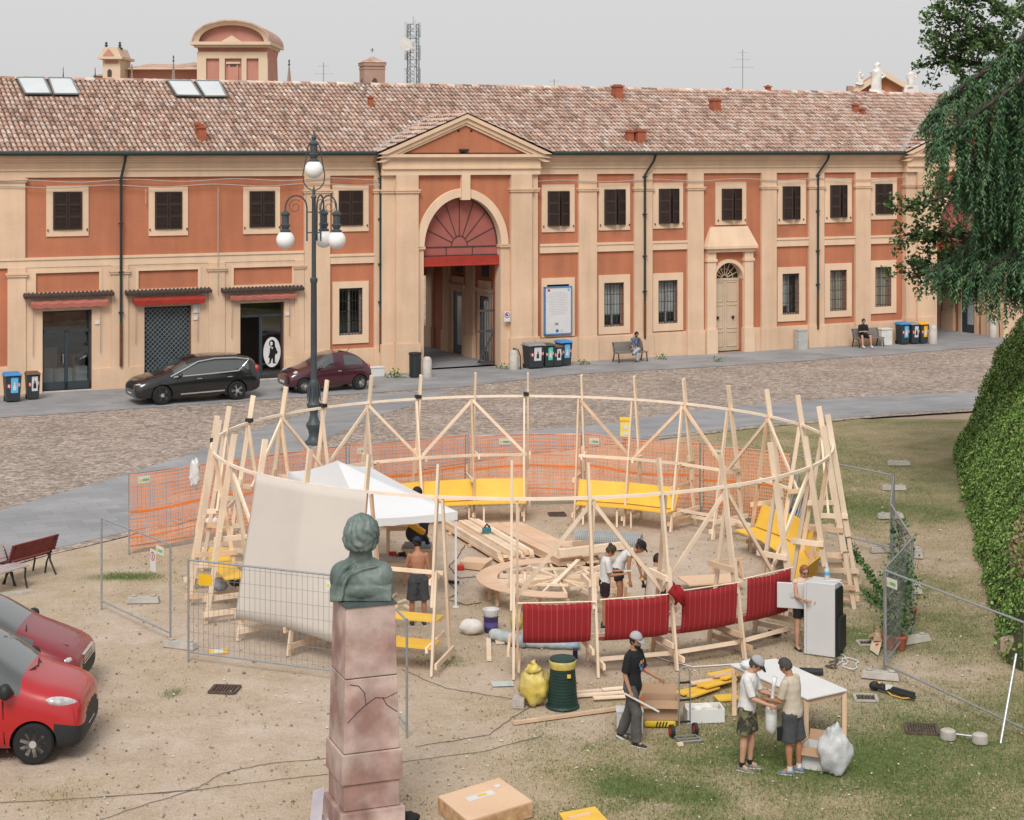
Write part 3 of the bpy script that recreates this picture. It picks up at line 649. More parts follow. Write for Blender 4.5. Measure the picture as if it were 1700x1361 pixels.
# the arched side door
mb = MB(); uw = .5
for a, b in ((ud0 - uw, ud0 - .02), (ud1 + .02, ud1 + uw)):
    fbox(mb, a, b, 0, .2, 0, fu(1170, 408, .2)[1] - .25); fbox(mb, a - .05, b + .05, .001, .26, 0, ZP + .1); zz = fu(1176, 432, .2)[1]; fbox(mb, a - .04, b + .04, .002, .25, zz - .08, zz + .04)
zh = fu(1215, 408, .3)[1]; fbox(mb, ud0 - uw - .12, ud1 + uw + .12, 0.003, .42, zh - .12, zh); fbox(mb, ud0 - uw - .02, ud1 + uw + .02, 0.004, .3, zh - .28, zh - .12)
sd_ = bp('door_surround', mb, CREAM2)
mb = MB(); zt = fu(1215, 376, .2)[1]; mb.hexa([W(ud0 - uw - .12, .42, zh), W(ud1 + uw + .12, .42, zh), W(ud1 + uw + .12, 0.005, zh), W(ud0 - uw - .12, 0.005, zh), W(ud0 - .25, .1, zt), W(ud1 + .25, .1, zt), W(ud1 + .25, 0.005, zt), W(ud0 - .25, 0.005, zt)])
bp('door_hood', mb, CREAM2)
uc = (ud0 + ud1) / 2; rr = (ud1 - ud0) / 2
mb = MB(); rows = []
for k in range(25):
    t = math.pi * k / 24; rows.append([W(uc + rr * q * math.cos(t), vv, zd1 + rr * q * math.sin(t)) for q, vv in ((1.0, -.42), (1.0, .10), (1.22, .10), (1.22, 0))])
mb.strip(rows); bp('door_arch', mb, CREAM2)
mb = MB(); n = 24     # corners above the arch
top = zd1 + rr * 1.02 + .01
for k in range(n):
    t0, t1 = math.pi * k / n, math.pi * (k + 1) / n
    mb.poly([W(uc + rr * math.cos(t0), .003, zd1 + rr * math.sin(t0)), W(uc + rr * math.cos(t1), .003, zd1 + rr * math.sin(t1)), W(uc + rr * math.cos(t1), .003, top), W(uc + rr * math.cos(t0), .003, top)])
bp('door_spandrel', mb, ORANGE, recalc=False)
mb = MB(); fbox(mb, ud0, uc - .006, -.36, -.30, .06, zd1); fbox(mb, uc + .006, ud1, -.36, -.30, .06, zd1); fbox(mb, ud0, ud1, -.36, -.28, zd1 - .09, zd1 + .02)
for s in (-1, 1):
    for z0, z1 in ((.25, .95), (1.1, 2.2), (2.35, zd1 - .15)):
        a = uc + s * rr / 2; w = rr / 2 - .1
        for q in ((a - w, a + w, z1 - .03, z1), (a - w, a + w, z0, z0 + .03), (a - w, a - w + .03, z0, z1), (a + w - .03, a + w, z0, z1)): fbox(mb, q[0], q[1], -.30, -.275, q[2], q[3])
dd = bp('side_door', mb, BEIGEDOOR)
for s in (-1, 1): mb = MB(); mb.ell(W(uc + s * .42, -.25, 1.62), .075, 10, 6); bp('door_knob', mb, IRON, dd)
mb = MB(); mb.poly([W(uc, -.36, zd1)] + [W(uc + rr * math.cos(math.pi * k / 16), -.36, zd1 + rr * math.sin(math.pi * k / 16)) for k in range(17)]); fl_ = bp('fanlight', mb, mat('fanlight_dark', (.02, .025, .028), .15, spec=.6), dd)
mb = MB()
for k in range(1, 8): t = math.pi * k / 8; mb.beam(W(uc + .16 * math.cos(t), -.34, zd1 + .16 * math.sin(t)), W(uc + rr * math.cos(t), -.34, zd1 + rr * math.sin(t)), .035, .03, N)
for q in (.16, .6 * rr): mb.tube([W(uc + q * math.cos(math.pi * k / 16), -.33, zd1 + q * math.sin(math.pi * k / 16)) for k in range(17)], .015, 5)
bp('fanlight_bars', mb, CREAM2, dd)

# ------------------------------------------------------------------ arched portals
def portal(c, first):
    du = c - PC; z_sp = fu(768, 410, .3)[1]; rz = fu(768, 327, .3)[1] - z_sp; vv = .3
    up0, up1 = UP0 + du, UP1 + du; a0, a1 = c - OW, c + OW
    def ux(x, v=.45): return uof(x, v) + du
    zz = fu(680, 318, .45)[1]
    for a, b, v in ((up0, ux(658), .3), (ux(658), ux(695), .45), (ux(849), ux(883.5), .45), (ux(883.5), up1, .3)):
        mb = MB(); fbox(mb, a, b, 0, v, 1.25, ZT); fbox(mb, a - .05, b + .05, .001, v + .06, zz - .06, zz + .03); fbox(mb, a - .08, b + .08, .002, v + .09, zz + .03, zz + .1); fbox(mb, a - .06, b + .06, .003, v + .08, 0, 1.25); bp('portal_pilaster', mb, CREAM)
    for a, b, c0, c1 in ((ux(695), a0, 0, .05), (a1, ux(849), .05, 0)): mb = MB(); fbox(mb, a, b, -.3, .26, 0, z_sp); fbox(mb, a - c0 - .001, b + c1, -.301, .34, z_sp - .05, z_sp + .06); bp('portal_jamb', mb, CREAM)
    mb = MB(); n = 32; rows = []
    for k in range(n + 1):
        t = math.pi * k / n; rows.append([W(c + OW * math.cos(t), .34, z_sp + rz * math.sin(t)), W(c + OW * 1.19 * math.cos(t), .34, z_sp + rz * 1.165 * math.sin(t)), W(c + OW * 1.2 * math.cos(t), .25, z_sp + rz * 1.175 * math.sin(t))])
    mb.strip(rows); mb.strip([[W(c + OW * math.cos(math.pi * k / n), v, z_sp + rz * math.sin(math.pi * k / n)) for v in (.34, -.5)] for k in range(n + 1)])
    fbox(mb, ux(766, .4), ux(780, .4), .2, .46, z_sp + rz - .12, ZT)
    bp('portal_arch', mb, CREAM2)
    mb = MB()
    for k in range(n):
        t0, t1 = math.pi * k / n, math.pi * (k + 1) / n
        mb.poly([W(c + OW * 1.05 * math.cos(t0), .26, z_sp + rz * 1.05 * math.sin(t0)), W(c + OW * 1.05 * math.cos(t1), .26, z_sp + rz * 1.05 * math.sin(t1)), W(c + OW * 1.05 * math.cos(t1), .26, ZT), W(c + OW * 1.05 * math.cos(t0), .26, ZT)])
    for s in (-1, 1): e = ux(695) if s < 0 else ux(849); mb.poly([W(c + s * OW * 1.05, .26, z_sp), W(e, .26, z_sp), W(e, .26, ZT), W(c + s * OW * 1.05, .26, ZT)])
    bp('portal_spandrel', mb, ORANGE, recalc=False)
    # lunette
    RED = mat('lunette_red', (.33, .105, .085), .7, .12, 1.5)
    mb = MB(); zl = fu(768, 424, -.1)[1]
    mb.poly([W(c + OW * math.cos(math.pi * k / n), -.1, z_sp + rz * math.sin(math.pi * k / n)) for k in range(n + 1)] + [W(c - OW, -.1, zl), W(c + OW, -.1, zl)]); ln = bp('lunette', mb, RED, recalc=False)
    mb = MB(); r0 = .26; zs0 = z_sp + .02
    for k in range(1, 8): t = math.pi * k / 8; mb.beam(W(c + r0 * OW * math.cos(t) * .8, -.085, zs0 + r0 * rz * math.sin(t) * .8), W(c + OW * math.cos(t), -.085, z_sp + rz * math.sin(t)), .03, .02, N)
    mb.tube([W(c + r0 * .8 * OW * math.cos(math.pi * k / 12), -.085, zs0 + r0 * .8 * rz * math.sin(math.pi * k / 12)) for k in range(13)], .018, 5)
    mb.tube([W(c + OW * .99 * math.cos(math.pi * k / 32), -.08, z_sp + rz * .99 * math.sin(math.pi * k / 32)) for k in range(33)], .05, 5)
    fbox(mb, a0, a1, -.1, -.07, zs0 - .04, zs0); fbox(mb, a0, a1, -.1, -.05, zl - .03, zl + .04)
    for q in (-.34, .34): fbox(mb, c + q * OW - .015, c + q * OW + .015, -.1, -.075, zl, zs0)
    bp('lunette_bars', mb, mat('bars_dark', (.055, .04, .038), .6), ln)
    zA, zB = fu(768, 425, .1)[1], fu(768, 441, .1)[1]; mb = MB(); fbox(mb, a0 + .02, a1 - .02, -.05, .12, zB, zA); mb.tube([W(a0 + .02, .1, zB + .03), W(a1 - .02, .1, zB + .03)], .04, 8); bp('awning_roll', mb, REDCLOTH, ln)
    # entablature and pediment
    mb = MB(); prof = [(ZT, 8.62, .28), (8.62, 8.70, .36), (8.70, 8.95, .30), (8.95, 9.03, .42), (9.03, 9.12, .5), (9.12, ZE - .02, .62)]
    for i, (a, b, v) in enumerate(prof): fbox(mb, up0 - .05 - (.0 if i < 3 else .08), up1 + .05 + (0 if i < 3 else .08), -.003 * i - .01, v + (.17 if i < 3 else .06), a, b)
    bp('portal_entablature', mb, CREAM2)
    el, er = c - PW, c + PW; zp = ZE - .02
    mb = MB(); mb.poly([W(el + .5, .5, zp), W(er - .5, .5, zp), W(c, .5, za - .28)]); bp('tympanum', mb, ORANGE, recalc=False)
    mb = MB(); hh = za - zp
    def rake(t, thick, v1, dz):
        for s in (-1, 1):
            e = c + s * PW; p, q = W(e, 0, zp - dz), W(c, 0, za - dz); k = thick
            A = [W(e, v1, zp - dz - 0), W(c, v1, za - dz), W(c, v1, za - dz - k), W(e - s * k * PW / hh * .98, v1, zp - dz)]
            mb.poly(A, -N * (v1 - .02))
    rake(0, .17, VPF + .04, 0); rake(0, .20, VPF - .06, .16); rake(0, .14, VPF - .13, .34)
    bp('raking_cornice', mb, CREAM2)
    for dx in (-.3, .3): mb = MB(); u_ = c + dx; fbox(mb, u_ - .05, u_ + .05, .49, .51, zp + .95, zp + 1.05); bp('vent_hole', mb, IRON)
    mb = MB(); fbox(mb, c - .28, c + .1, .5, .7, zp + .12, zp + .22); fbox(mb, c - .12, c - .04, .5, .62, zp, zp + .14); bp('floodlight', mb, IRON)
    # gable roof
    mb = MB(); P = [W(c, VPF + .08, za + .05), W(c, vback - .1, za + .05)]
    for s in (-1, 1): mb.poly([P[0], W(c + s * (PW + .05), VPF + .08, ZEV), W(c + s * (PW + .05), VE - .05, ZEV), P[1]])
    gr = bp('gable_roof', mb, UNDER, recalc=False)
    mb = MB()
    for s in (-1, 1):
        O = W(c, VPF + .08, za + .05); D = (W(c + s * (PW + .05), VPF + .08, ZEV) - O); Lg = D.length; D.normalize(); A = -N; nr = A.cross(D); nr = nr if nr.z > 0 else -nr; tot = VPF + .08 - vback
        tiles(mb, O, A, D, nr, int(tot / .235), 9, .235, Lg / 9, lambda a, d: a < (tot) * (1 - d / Lg) + (VPF + .1 - VE) * d / Lg + .1)
    o = bp('gable_tiles', mb, TILE, gr, recalc=False); o['kind'] = 'stuff'
    # valley flashing
    mb = MB()
    for s in (-1, 1): mb.beam(W(c, vback, za + .06), W(c + s * (PW + .1), VE - .02, ZEV + .05), .22, .03, NR)
    bp('valley', mb, LEAD, gr)
    # passage
    dpt = -8.6; zcl = 4.9; mb = MB(); e0, e1 = a0 - .35, a1 + .35
    mb.poly([W(e1, -.3, 0), W(e1, dpt, 0), W(e1, dpt, zcl), W(e1, -.3, zcl)]); mb.poly([W(e0, -.3, 0), W(e0, dpt, 0), W(e0, dpt, zcl), W(e0, -.3, zcl)]); mb.poly([W(e0, -.3, zcl), W(e1, -.3, zcl), W(e1, dpt, zcl), W(e0, dpt, zcl)])
    mb.poly([W(e0 - 1, -.3, zcl), W(e1 + 1, -.3, zcl), W(e1 + 1, -.3, ZE), W(e0 - 1, -.3, ZE)]); mb.poly([W(e0, -.3, 0), W(a0, -.3, 0), W(a0, -.3, zcl), W(e0, -.3, zcl)]); mb.poly([W(a1, -.3, 0), W(e1, -.3, 0), W(e1, -.3, zcl), W(a1, -.3, zcl)])
    fbox(mb, e0 - 3, e1 + 3, dpt - .2, dpt, 3.4, zcl + 3)
    bp('passage_wall', mb, ORANGE, recalc=False)
    mb = MB()
    for v0, v1 in ((-.5, -.9), (-3.15, -4.0), (-5.9, -6.6), (-7.9, -8.6)): fbox(mb, e1 - .12, e1, v1, v0, 0, 4.88); fbox(mb, e1 - .18, e1 - .001, v1 - .05, v0 + .05, 0, 1.0)
    for q in (-2.05, -4.95):
        for s in (-.62, .62): fbox(mb, e1 - .1, e1 - .002, q + s - .12, q + s + .12, 0, 2.9)
        fbox(mb, e1 - .1, e1 - .003, q - .74, q + .74, 2.9, 3.1); fbox(mb, e1 - .2, e1 - .003, q - .85, q + .85, 3.1, 3.25); fbox(mb, e1 - .12, e1 - .003, q - .6, q + .6, 3.25, 3.6)
    bp('passage_pilaster', mb, CREAM)
    for q in (-2.05, -4.95):
        mb = MB(); fbox(mb, e1 - .05, e1 - .004, q - .5, q + .5, .05, 2.9); dr = bp('passage_door', mb, GREYDOOR); mb = MB(); fbox(mb, e1 - .058, e1 - .052, q - .06, q + .42, .45, 2.7); bp('pane', mb, mat('pane_pale', (.35, .40, .40), .08, .1, spec=.7), dr)
        mb = MB(); fbox(mb, e1 - .03, e1 - .005, q - .35, q + .35, 3.75, 4.6); bp('passage_window', mb, BLACKP)
    if first:
        mb = MB(); ug = a1 + .02
        for k in range(7): v = -.45 - k * .0; mb.beam(W(ug - .05 - k * .10, -.42 - .02 * k, .1), W(ug - .05 - k * .10, -.42 - .02 * k, 3.6 - .23 * k), .05, .05)
        for z in (.15, 1.5, 2.4): mb.beam(W(ug, -.40, z), W(ug - .75, -.56, z), .06, .1)
        mb.beam(W(ug - .7, -.5, .2), W(ug - .05, -.42, 1.45), .05, .06); bp('iron_gate', mb, mat('gate_grey', (.06, .055, .055), .6, .3, 5))
portal(PC, True); portal(U2, False)
mb = MB(); fbox(mb, uof(1545) + .0, UEND, 0, .02, 0, ZT + .1)
# wall right of the second portal
mb = MB(); w0 = U2 + (UP1 - PC); fbox(mb, w0, UEND, -.2, 0, 0, ZT + .1); bp('wall_end', mb, ORANGE); cornice(w0 + .05, UEND, 0); mb = MB(); fbox(mb, w0, UEND, 0, .1, 0, ZP); fbox(mb, w0 + 2.2, w0 + 3.2, 0, .13, ZP, ZT); bp('pilaster', mb, CREAM)
mb = MB(); fbox(mb, PC - 14, PC + 3, -26, -25.7, 0, 5); tag(ob('courtyard_wall', mb, mat('yard_wall', (.62, .56, .5), .9)), 'pale courtyard wall seen through the arched passage', 'wall')
# ================================================================== FAR BUILDINGS
FPINK = mat('far_pink', (.46, .22, .17), .9, .1, .4); FCREAM = mat('far_cream', (.60, .47, .345), .9, .08, .3); FROOF = mat('far_roof', (.42, .25, .195), .9, .3, 1.2, .3, col2=(.52, .37, .3)); FBRICK = mat('far_brick', (.36, .235, .19), .95, .12, .6); FDARK = mat('far_dark', (.07, .06, .055), .9)
def church():
    Y = 300.; S = Y / F
    def q(x, y, dy=0): return Vector(((x - CXP) * S, Y + dy, H - (y - HZ) * S))
    r = thing('church', q(386, 133) * 1 + Vector((0, 0, -20)), 'pink and cream church front with curved pediment behind the long roof', 'church')
    def P(name, m, mm, par=None, **k): return ob(name, m, mm, par or r, **k)
    def slab(m, x0, y0, x1, y1, d0, d1): m.hexa([q(x0, y1, d0), q(x1, y1, d0), q(x1, y1, d1), q(x0, y1, d1), q(x0, y0, d0), q(x1, y0, d0), q(x1, y0, d1), q(x0, y0, d1)])
    m = MB(); 
    arc = lambda k, ex: (386 + (62 + ex) * math.cos(math.pi * k / 24), 72 - (36 + ex * .8) * math.sin(math.pi * k / 24) ** .9)
    m.poly([q(328, 150), q(444, 150), q(442, 90), q(446, 72)] + [q(*arc(k, -6)) for k in range(2, 23)] + [q(326, 72), q(330, 90)], (0, 14, 0)); w = P('wall', m, FPINK)
    m = MB(); rows = [[q(*arc(k, -8), -1.2), q(*arc(k, 0), -1.8), q(*arc(k, 0), 14), q(*arc(k, -6), 14)] for k in range(25)]; m.strip(rows); P('curved_cornice', m, FCREAM)
    m = MB(); rows = [[q(*arc(k, 0), -1.9), q(*arc(k, 3.2), -1.9), q(*arc(k, 3.2), 16)] for k in range(25)]; m.strip(rows); P('roof', m, FROOF)
    m = MB(); slab(m, 318, 70, 452, 75, -2, 15); slab(m, 324, 75, 447, 79, -1.2, 14); P('cornice', m, FCREAM)
    m = MB(); slab(m, 328, 86, 444, 97, -.5, 0.1); P('frieze', m, FCREAM)
    for x0, x1 in ((328, 343), (365, 374), (402, 410), (430, 445)):
        m = MB(); slab(m, x0, 97, x1, 150, -.6, .1); P('pilaster', m, FCREAM)
    m = MB(); slab(m, 376, 103, 399, 106, -.5, .1); m.poly([q(363, 72, -.8), q(406, 72, -.8), q(386, 59, -.8)], (0, .8, 0)); P('small_pediment', m, FCREAM)
    m = MB(); m.poly([q(379, 135, -.3), q(396, 135, -.3), q(396, 110, -.3)] + [q(387.5 + 8.5 * math.cos(math.pi * k / 10), 110 - 9 * math.sin(math.pi * k / 10), -.3) for k in range(1, 10)] + [q(379, 110, -.3)], (0, .2, 0)); n_ = P('niche', m, FPINK)
    m = MB(); m.poly([q(379 + (3 if k in (0, 10) else 0) + 0, 0) for k in ()] or [q(382, 110, -.4), q(393, 110, -.4)] + [q(387.5 + 6 * math.cos(math.pi * k / 8), 109 - 7 * math.sin(math.pi * k / 8), -.4) for k in range(1, 8)]); P('niche_window', m, FDARK, n_, recalc=False)
    # nave and side chapel to the left
    m = MB(); slab(m, 205, 112, 330, 150, 4, 30); P('nave_wall', m, FPINK)
    m = MB(); m.poly([q(203, 112, 2), q(330, 110, 2), q(328, 94, 18), q(262, 97, 20), q(212, 97, 18)]); m.poly([q(245, 115, 1.9), q(330, 109, 1.9), q(330, 93, 14), q(275, 99, 14)]); P('nave_roof', m, FROOF, recalc=False)
    m = MB(); slab(m, 203, 111, 330, 114, 1.8, 4); P('nave_cornice', m, FCREAM)
    m = MB(); slab(m, 175, 98, 204, 150, -2, 6); P('chapel_wall', m, FCREAM)
    m = MB(); slab(m, 168, 95, 209, 99, -3, 7); m.poly([q(170, 95, -2.5), q(206, 95, -2.5), q(200, 80, -2.5), q(178, 79, -2.5), q(174, 88, -2.5)], (0, 8, 0)); P('chapel_gable', m, FCREAM)
    m = MB(); m.poly([q(176, 94, -2.6), q(196, 94, -2.6), q(186, 82, -2.6)]); m.poly([q(179, 106, -2.1), q(200, 106, -2.1), q(200, 101, -2.1), q(179, 101, -2.1)]); P('chapel_panel', m, FPINK, recalc=False)
    m = MB(); m.poly([q(183, 128, -2.1), q(190, 128, -2.1), q(190, 118, -2.1), q(186.5, 115, -2.1), q(183, 118, -2.1)]); P('chapel_window', m, FDARK, recalc=False)
    for x, y0 in ((176.5, 71), (199, 68)):
        m = MB(); c = q(x, 82, 0); m.lathe([(.5, 0), (.5, .3), (.15, .4), (.3, .7), (.12, .9), (.28, 1.1), (.05, 1.3), (.04, (82 - y0) * S)], 8, c); P('finial', m, FDARK)
    m = MB(); slab(m, 148, 124, 176, 127, 3, 20); m.poly([q(146, 125, 2), q(178, 122, 2), q(178, 108, 14), q(160, 114, 14)]); P('aisle_roof', m, FROOF, recalc=False)
    m = MB(); slab(m, 152, 126, 176, 150, 4, 20); P('aisle_wall', m, FPINK)
church()
for i, (x, y0, y1, w) in enumerate(((105, 111, 131, 3.5), (158, 112, 131, 4), (219, 106, 133, 5), (288, 91, 134, 7), (480, 98, 137, 8.5))):
    Y = 240.; S = Y / F; b = Vector(((x - CXP) * S, Y, H - (y1 + 6 - HZ) * S)); hh = (y1 + 6 - y0) * S; ww = w * S
    r = thing('pinnacle', b, ['slim dark finial behind the roof, far from the church', 'dark finial standing right by the small chapel gable', 'thin grey obelisk in front of the chapel roof', 'grey obelisk pinnacle beside the curved church front', 'tall obelisk pinnacle standing alone between church and bell tower'][i], 'pinnacle', 'obelisk pinnacles behind the roof')
    m = MB(); m.lathe([(ww * .6, 0), (ww * .5, .1), (ww * .12, hh * .78)], 4, b); ob('shaft', m, mat('obelisk', (.30, .22, .19), .9) if i in (3, 4, 2) else FDARK, r)
    m = MB(); m.lathe([(ww * .1, hh * .76), (ww * .25, hh * .8), (ww * .08, hh * .86), (ww * .2, hh * .93), (ww * .02, hh)], 8, b); ob('finial', m, FDARK, r)
def bell_tower():
    Y = 260.; S = Y / F; c = Vector(((618 - CXP) * S, Y, 5)); zt = H - (107 - HZ) * S; w = 19.5 * S
    r = thing('bell_tower', c, 'square brick bell tower with low pyramid roof behind the ridge', 'tower', rz=R(18))
    m = MB(); m.box((0, 0, (zt - 5) / 2), (w * 1.8, w * 1.8, zt - 5)); ob('shaft', m, FBRICK, r, world=False)
    m = MB(); m.box((0, 0, zt - 5), (w * 1.98, w * 1.98, .5)); m.box((0, 0, zt - 5.6), (w * 1.88, w * 1.88, .3)); ob('cornice', m, FBRICK, r, world=False)
    m = MB(); h = w * 1.05; m.add([(-h, -h, zt - 4.75), (h, -h, zt - 4.75), (h, h, zt - 4.75), (-h, h, zt - 4.75), (0, 0, zt - 4.75 + 11 * S)], [(0, 1, 4), (1, 2, 4), (2, 3, 4), (3, 0, 4), (3, 2, 1, 0)]); ob('roof', m, FROOF, r, world=False)
    m = MB(); m.tube([(0, 0, zt - 4 + 9 * S), (0, 0, zt - 4 + 16 * S)], .07, 5); m.box((0, 0, zt - 4 + 13 * S), (.6, .07, .08)); ob('cross', m, FDARK, r, world=False)
    for rz in (0, R(-90)):
        m = MB(); M = Matrix.Rotation(rz, 3, 'Z'); pts = [(-.42, -w * .905, zt - 9.2), (.42, -w * .905, zt - 9.2), (.42, -w * .905, zt - 7.6), (.25, -w * .905, zt - 7.15), (0, -w * .905, zt - 7.0), (-.25, -w * .905, zt - 7.15), (-.42, -w * .905, zt - 7.6)]; m.poly([M @ Vector(p) for p in pts]); ob('belfry_window', m, FDARK, r, world=False, recalc=False)
bell_tower()
def mast():
    Y = 200.; S = Y / F; c = Vector(((686 - CXP) * S, Y, 6)); zt = H - (40 - HZ) * S - 6; w = 9 * S; MET = mat('mast_steel', (.24, .28, .30), .5, metal=.3)
    r = thing('radio_mast', c, 'grey steel lattice radio mast with a white dish above the roof', 'mast', rz=R(20))
    m = MB(); cs = [(-w, -w), (w, -w), (w, w), (-w, w)]
    for x, y in cs: m.beam((x, y, 0), (x * .8, y * .8, zt), .11, .11)
    n = 22
    for k in range(n):
        z0, z1 = zt * k / n, zt * (k + 1) / n; f0, f1 = 1 - .2 * k / n, 1 - .2 * (k + 1) / n
        for i in range(4):
            a, b = cs[i], cs[(i + 1) % 4]; m.beam((a[0] * f0, a[1] * f0, z0), (b[0] * f1, b[1] * f1, z1), .05, .05); m.beam((a[0] * f1, a[1] * f1, z1), (b[0] * f1, b[1] * f1, z1), .05, .05)
    ob('lattice', m, MET, r, world=False)
    for i in range(9):
        m = MB(); z = zt - .6 - (i // 3) * 2.6; a = i * 2.1 + .4; m.box((math.cos(a) * w * 1.5, math.sin(a) * w * 1.5, z), (.28, .18, 1.7), a); m.beam((0, 0, z), (math.cos(a) * w * 1.5, math.sin(a) * w * 1.5, z), .06, .06); ob('panel_antenna', m, mat('antenna_pale', (.5, .52, .53), .5), r, world=False)
    m = MB(); M = Matrix.Rotation(R(90), 3, 'X'); m.lathe([(.05, 0), (.55, .1), (.72, .28), (.72, .34), (.05, .36)], 20, (-w - .55, -w - .2, zt - (75 - 40) * S), M=M); m.beam((-w - .5, -w, zt - 35 * S), (-w * .8, -w * .8, zt - 35 * S), .08, .08); ob('dish', m, mat('dish_white', (.62, .6, .58), .5), r, world=False, smooth=True)
    m = MB(); m.tube([(0, 0, zt), (0, 0, zt + .9)], .03, 5); m.tube([(.3, .2, zt), (.3, .2, zt + .5)], .03, 5); ob('rod', m, MET, r, world=False)
mast()
def gable_church():
    Y = 190.; S = Y / F
    def q(x, y, dy=0): return Vector(((x - CXP) * S, Y + dy, H - (y - HZ) * S))
    r = thing('gabled_church', q(1465, 250), 'orange church gable with white statues and grey metal roof', 'church')
    m = MB(); m.poly([q(1412, 175), q(1520, 175), q(1520, 155), q(1464, 122), q(1412, 158)], (0, 6, 0)); ob('wall', m, FPINK if False else mat('far_orange', (.47, .2, .11), .9, .1, .5), r)
    m = MB(); m.beam(q(1408, 158, -.5), q(1464, 122, -.5), .9, .5); m.beam(q(1524, 156, -.5), q(1464, 122, -.5), .9, .5); ob('raking_cornice', m, FCREAM, r)
    m = MB(); m.poly([q(1466, 119, -.4), q(1524, 149, -.4), q(1530, 150, 9), q(1476, 120, 9)]); ob('metal_roof', m, mat('zinc', (.36, .40, .41), .5), r, recalc=False)
    ST = mat('statue_white', (.66, .64, .61), .8, .1, 2)
    for i, (x, y0, y1) in enumerate(((1424, 115, 141), (1452, 104, 157), (1508, 114, 146))):
        hh = (y1 - y0) * S; w = hh * (.2 if i != 1 else .19); m = MB(); b = q(x, y1, -1)
        m.lathe([(w * 1.2, 0), (w * 1.2, hh * .1), (w * .8, hh * .14), (w * .9, hh * .4), (w * .75, hh * .55), (w, hh * .72), (w * .45, hh * .8), (w * .38, hh * .84), (w * .5, hh * .91), (w * .1, hh)], 12, b, sy=.8)
        m.tube([b + Vector((w * .7, 0, hh * .7)), b + Vector((w * 1.3, -.1, hh * .55)), b + Vector((w * .7 if i != 2 else w * 1.7, -.3, hh * (.5 if i != 2 else .75)))], w * .25, 6)
        m.v = [tuple(Vector(v) + Vector((noise.noise(Vector(v) * 1.7), 0, noise.noise(Vector(v) * 2.3))) * .28) for v in m.v]; ob('statue', m, ST, r, smooth=True)
    m = MB(); m.poly([q(1496, 156, -1.2), q(1522, 156, -1.2), q(1519, 142, -1.2), q(1499, 142, -1.2)], (0, 2, 0)); ob('statue_base', m, ST, r)
    m = MB(); m.poly([q(1404, 158, -1), q(1414, 158, -1), q(1414, 143, -1), q(1405, 143, -1)], (0, 1, 0)); ob('chimney', m, FBRICK, r)
    m = MB(); m.poly([q(1522, 175, 20), q(1600, 175, 20), q(1590, 142, 25), q(1528, 143, 25)]); tag(ob('distant_roof', m, FROOF, solid=.3), 'red tiled roof beyond the church gable', 'roof')
gable_church()
for i, (x, y0, y1) in enumerate(((1233, 82, 156), (537, 104, 142), (920, 131, 152))):
    u = uof(x, VR); b = W(u, VR, ZR - .1); Y = b.y; zt = H - (y0 - HZ) * Y / F
    r = thing('roof_antenna', b, ['tall television aerial on the ridge above the side door', 'faint aerial on the ridge between obelisk and bell tower', 'short aerial on the ridge over the portal gable'][i], 'antenna', 'television aerials on the ridge')
    m = MB(); m.tube([b, (b.x, b.y, zt)], .022, 5); ob('pole', m, mat('aerial', (.30, .29, .29), .6), r)
    m = MB()
    for k, dz in enumerate((.15, .5, .9) if i != 2 else (.1,)):
        w = (.25, .42, .6)[k]; m.beam((b.x - w, b.y, zt - dz), (b.x + w, b.y + .1, zt - dz), .015, .015)
    ob('arms', m, mat('aerial', (.30, .29, .29), .6), r)

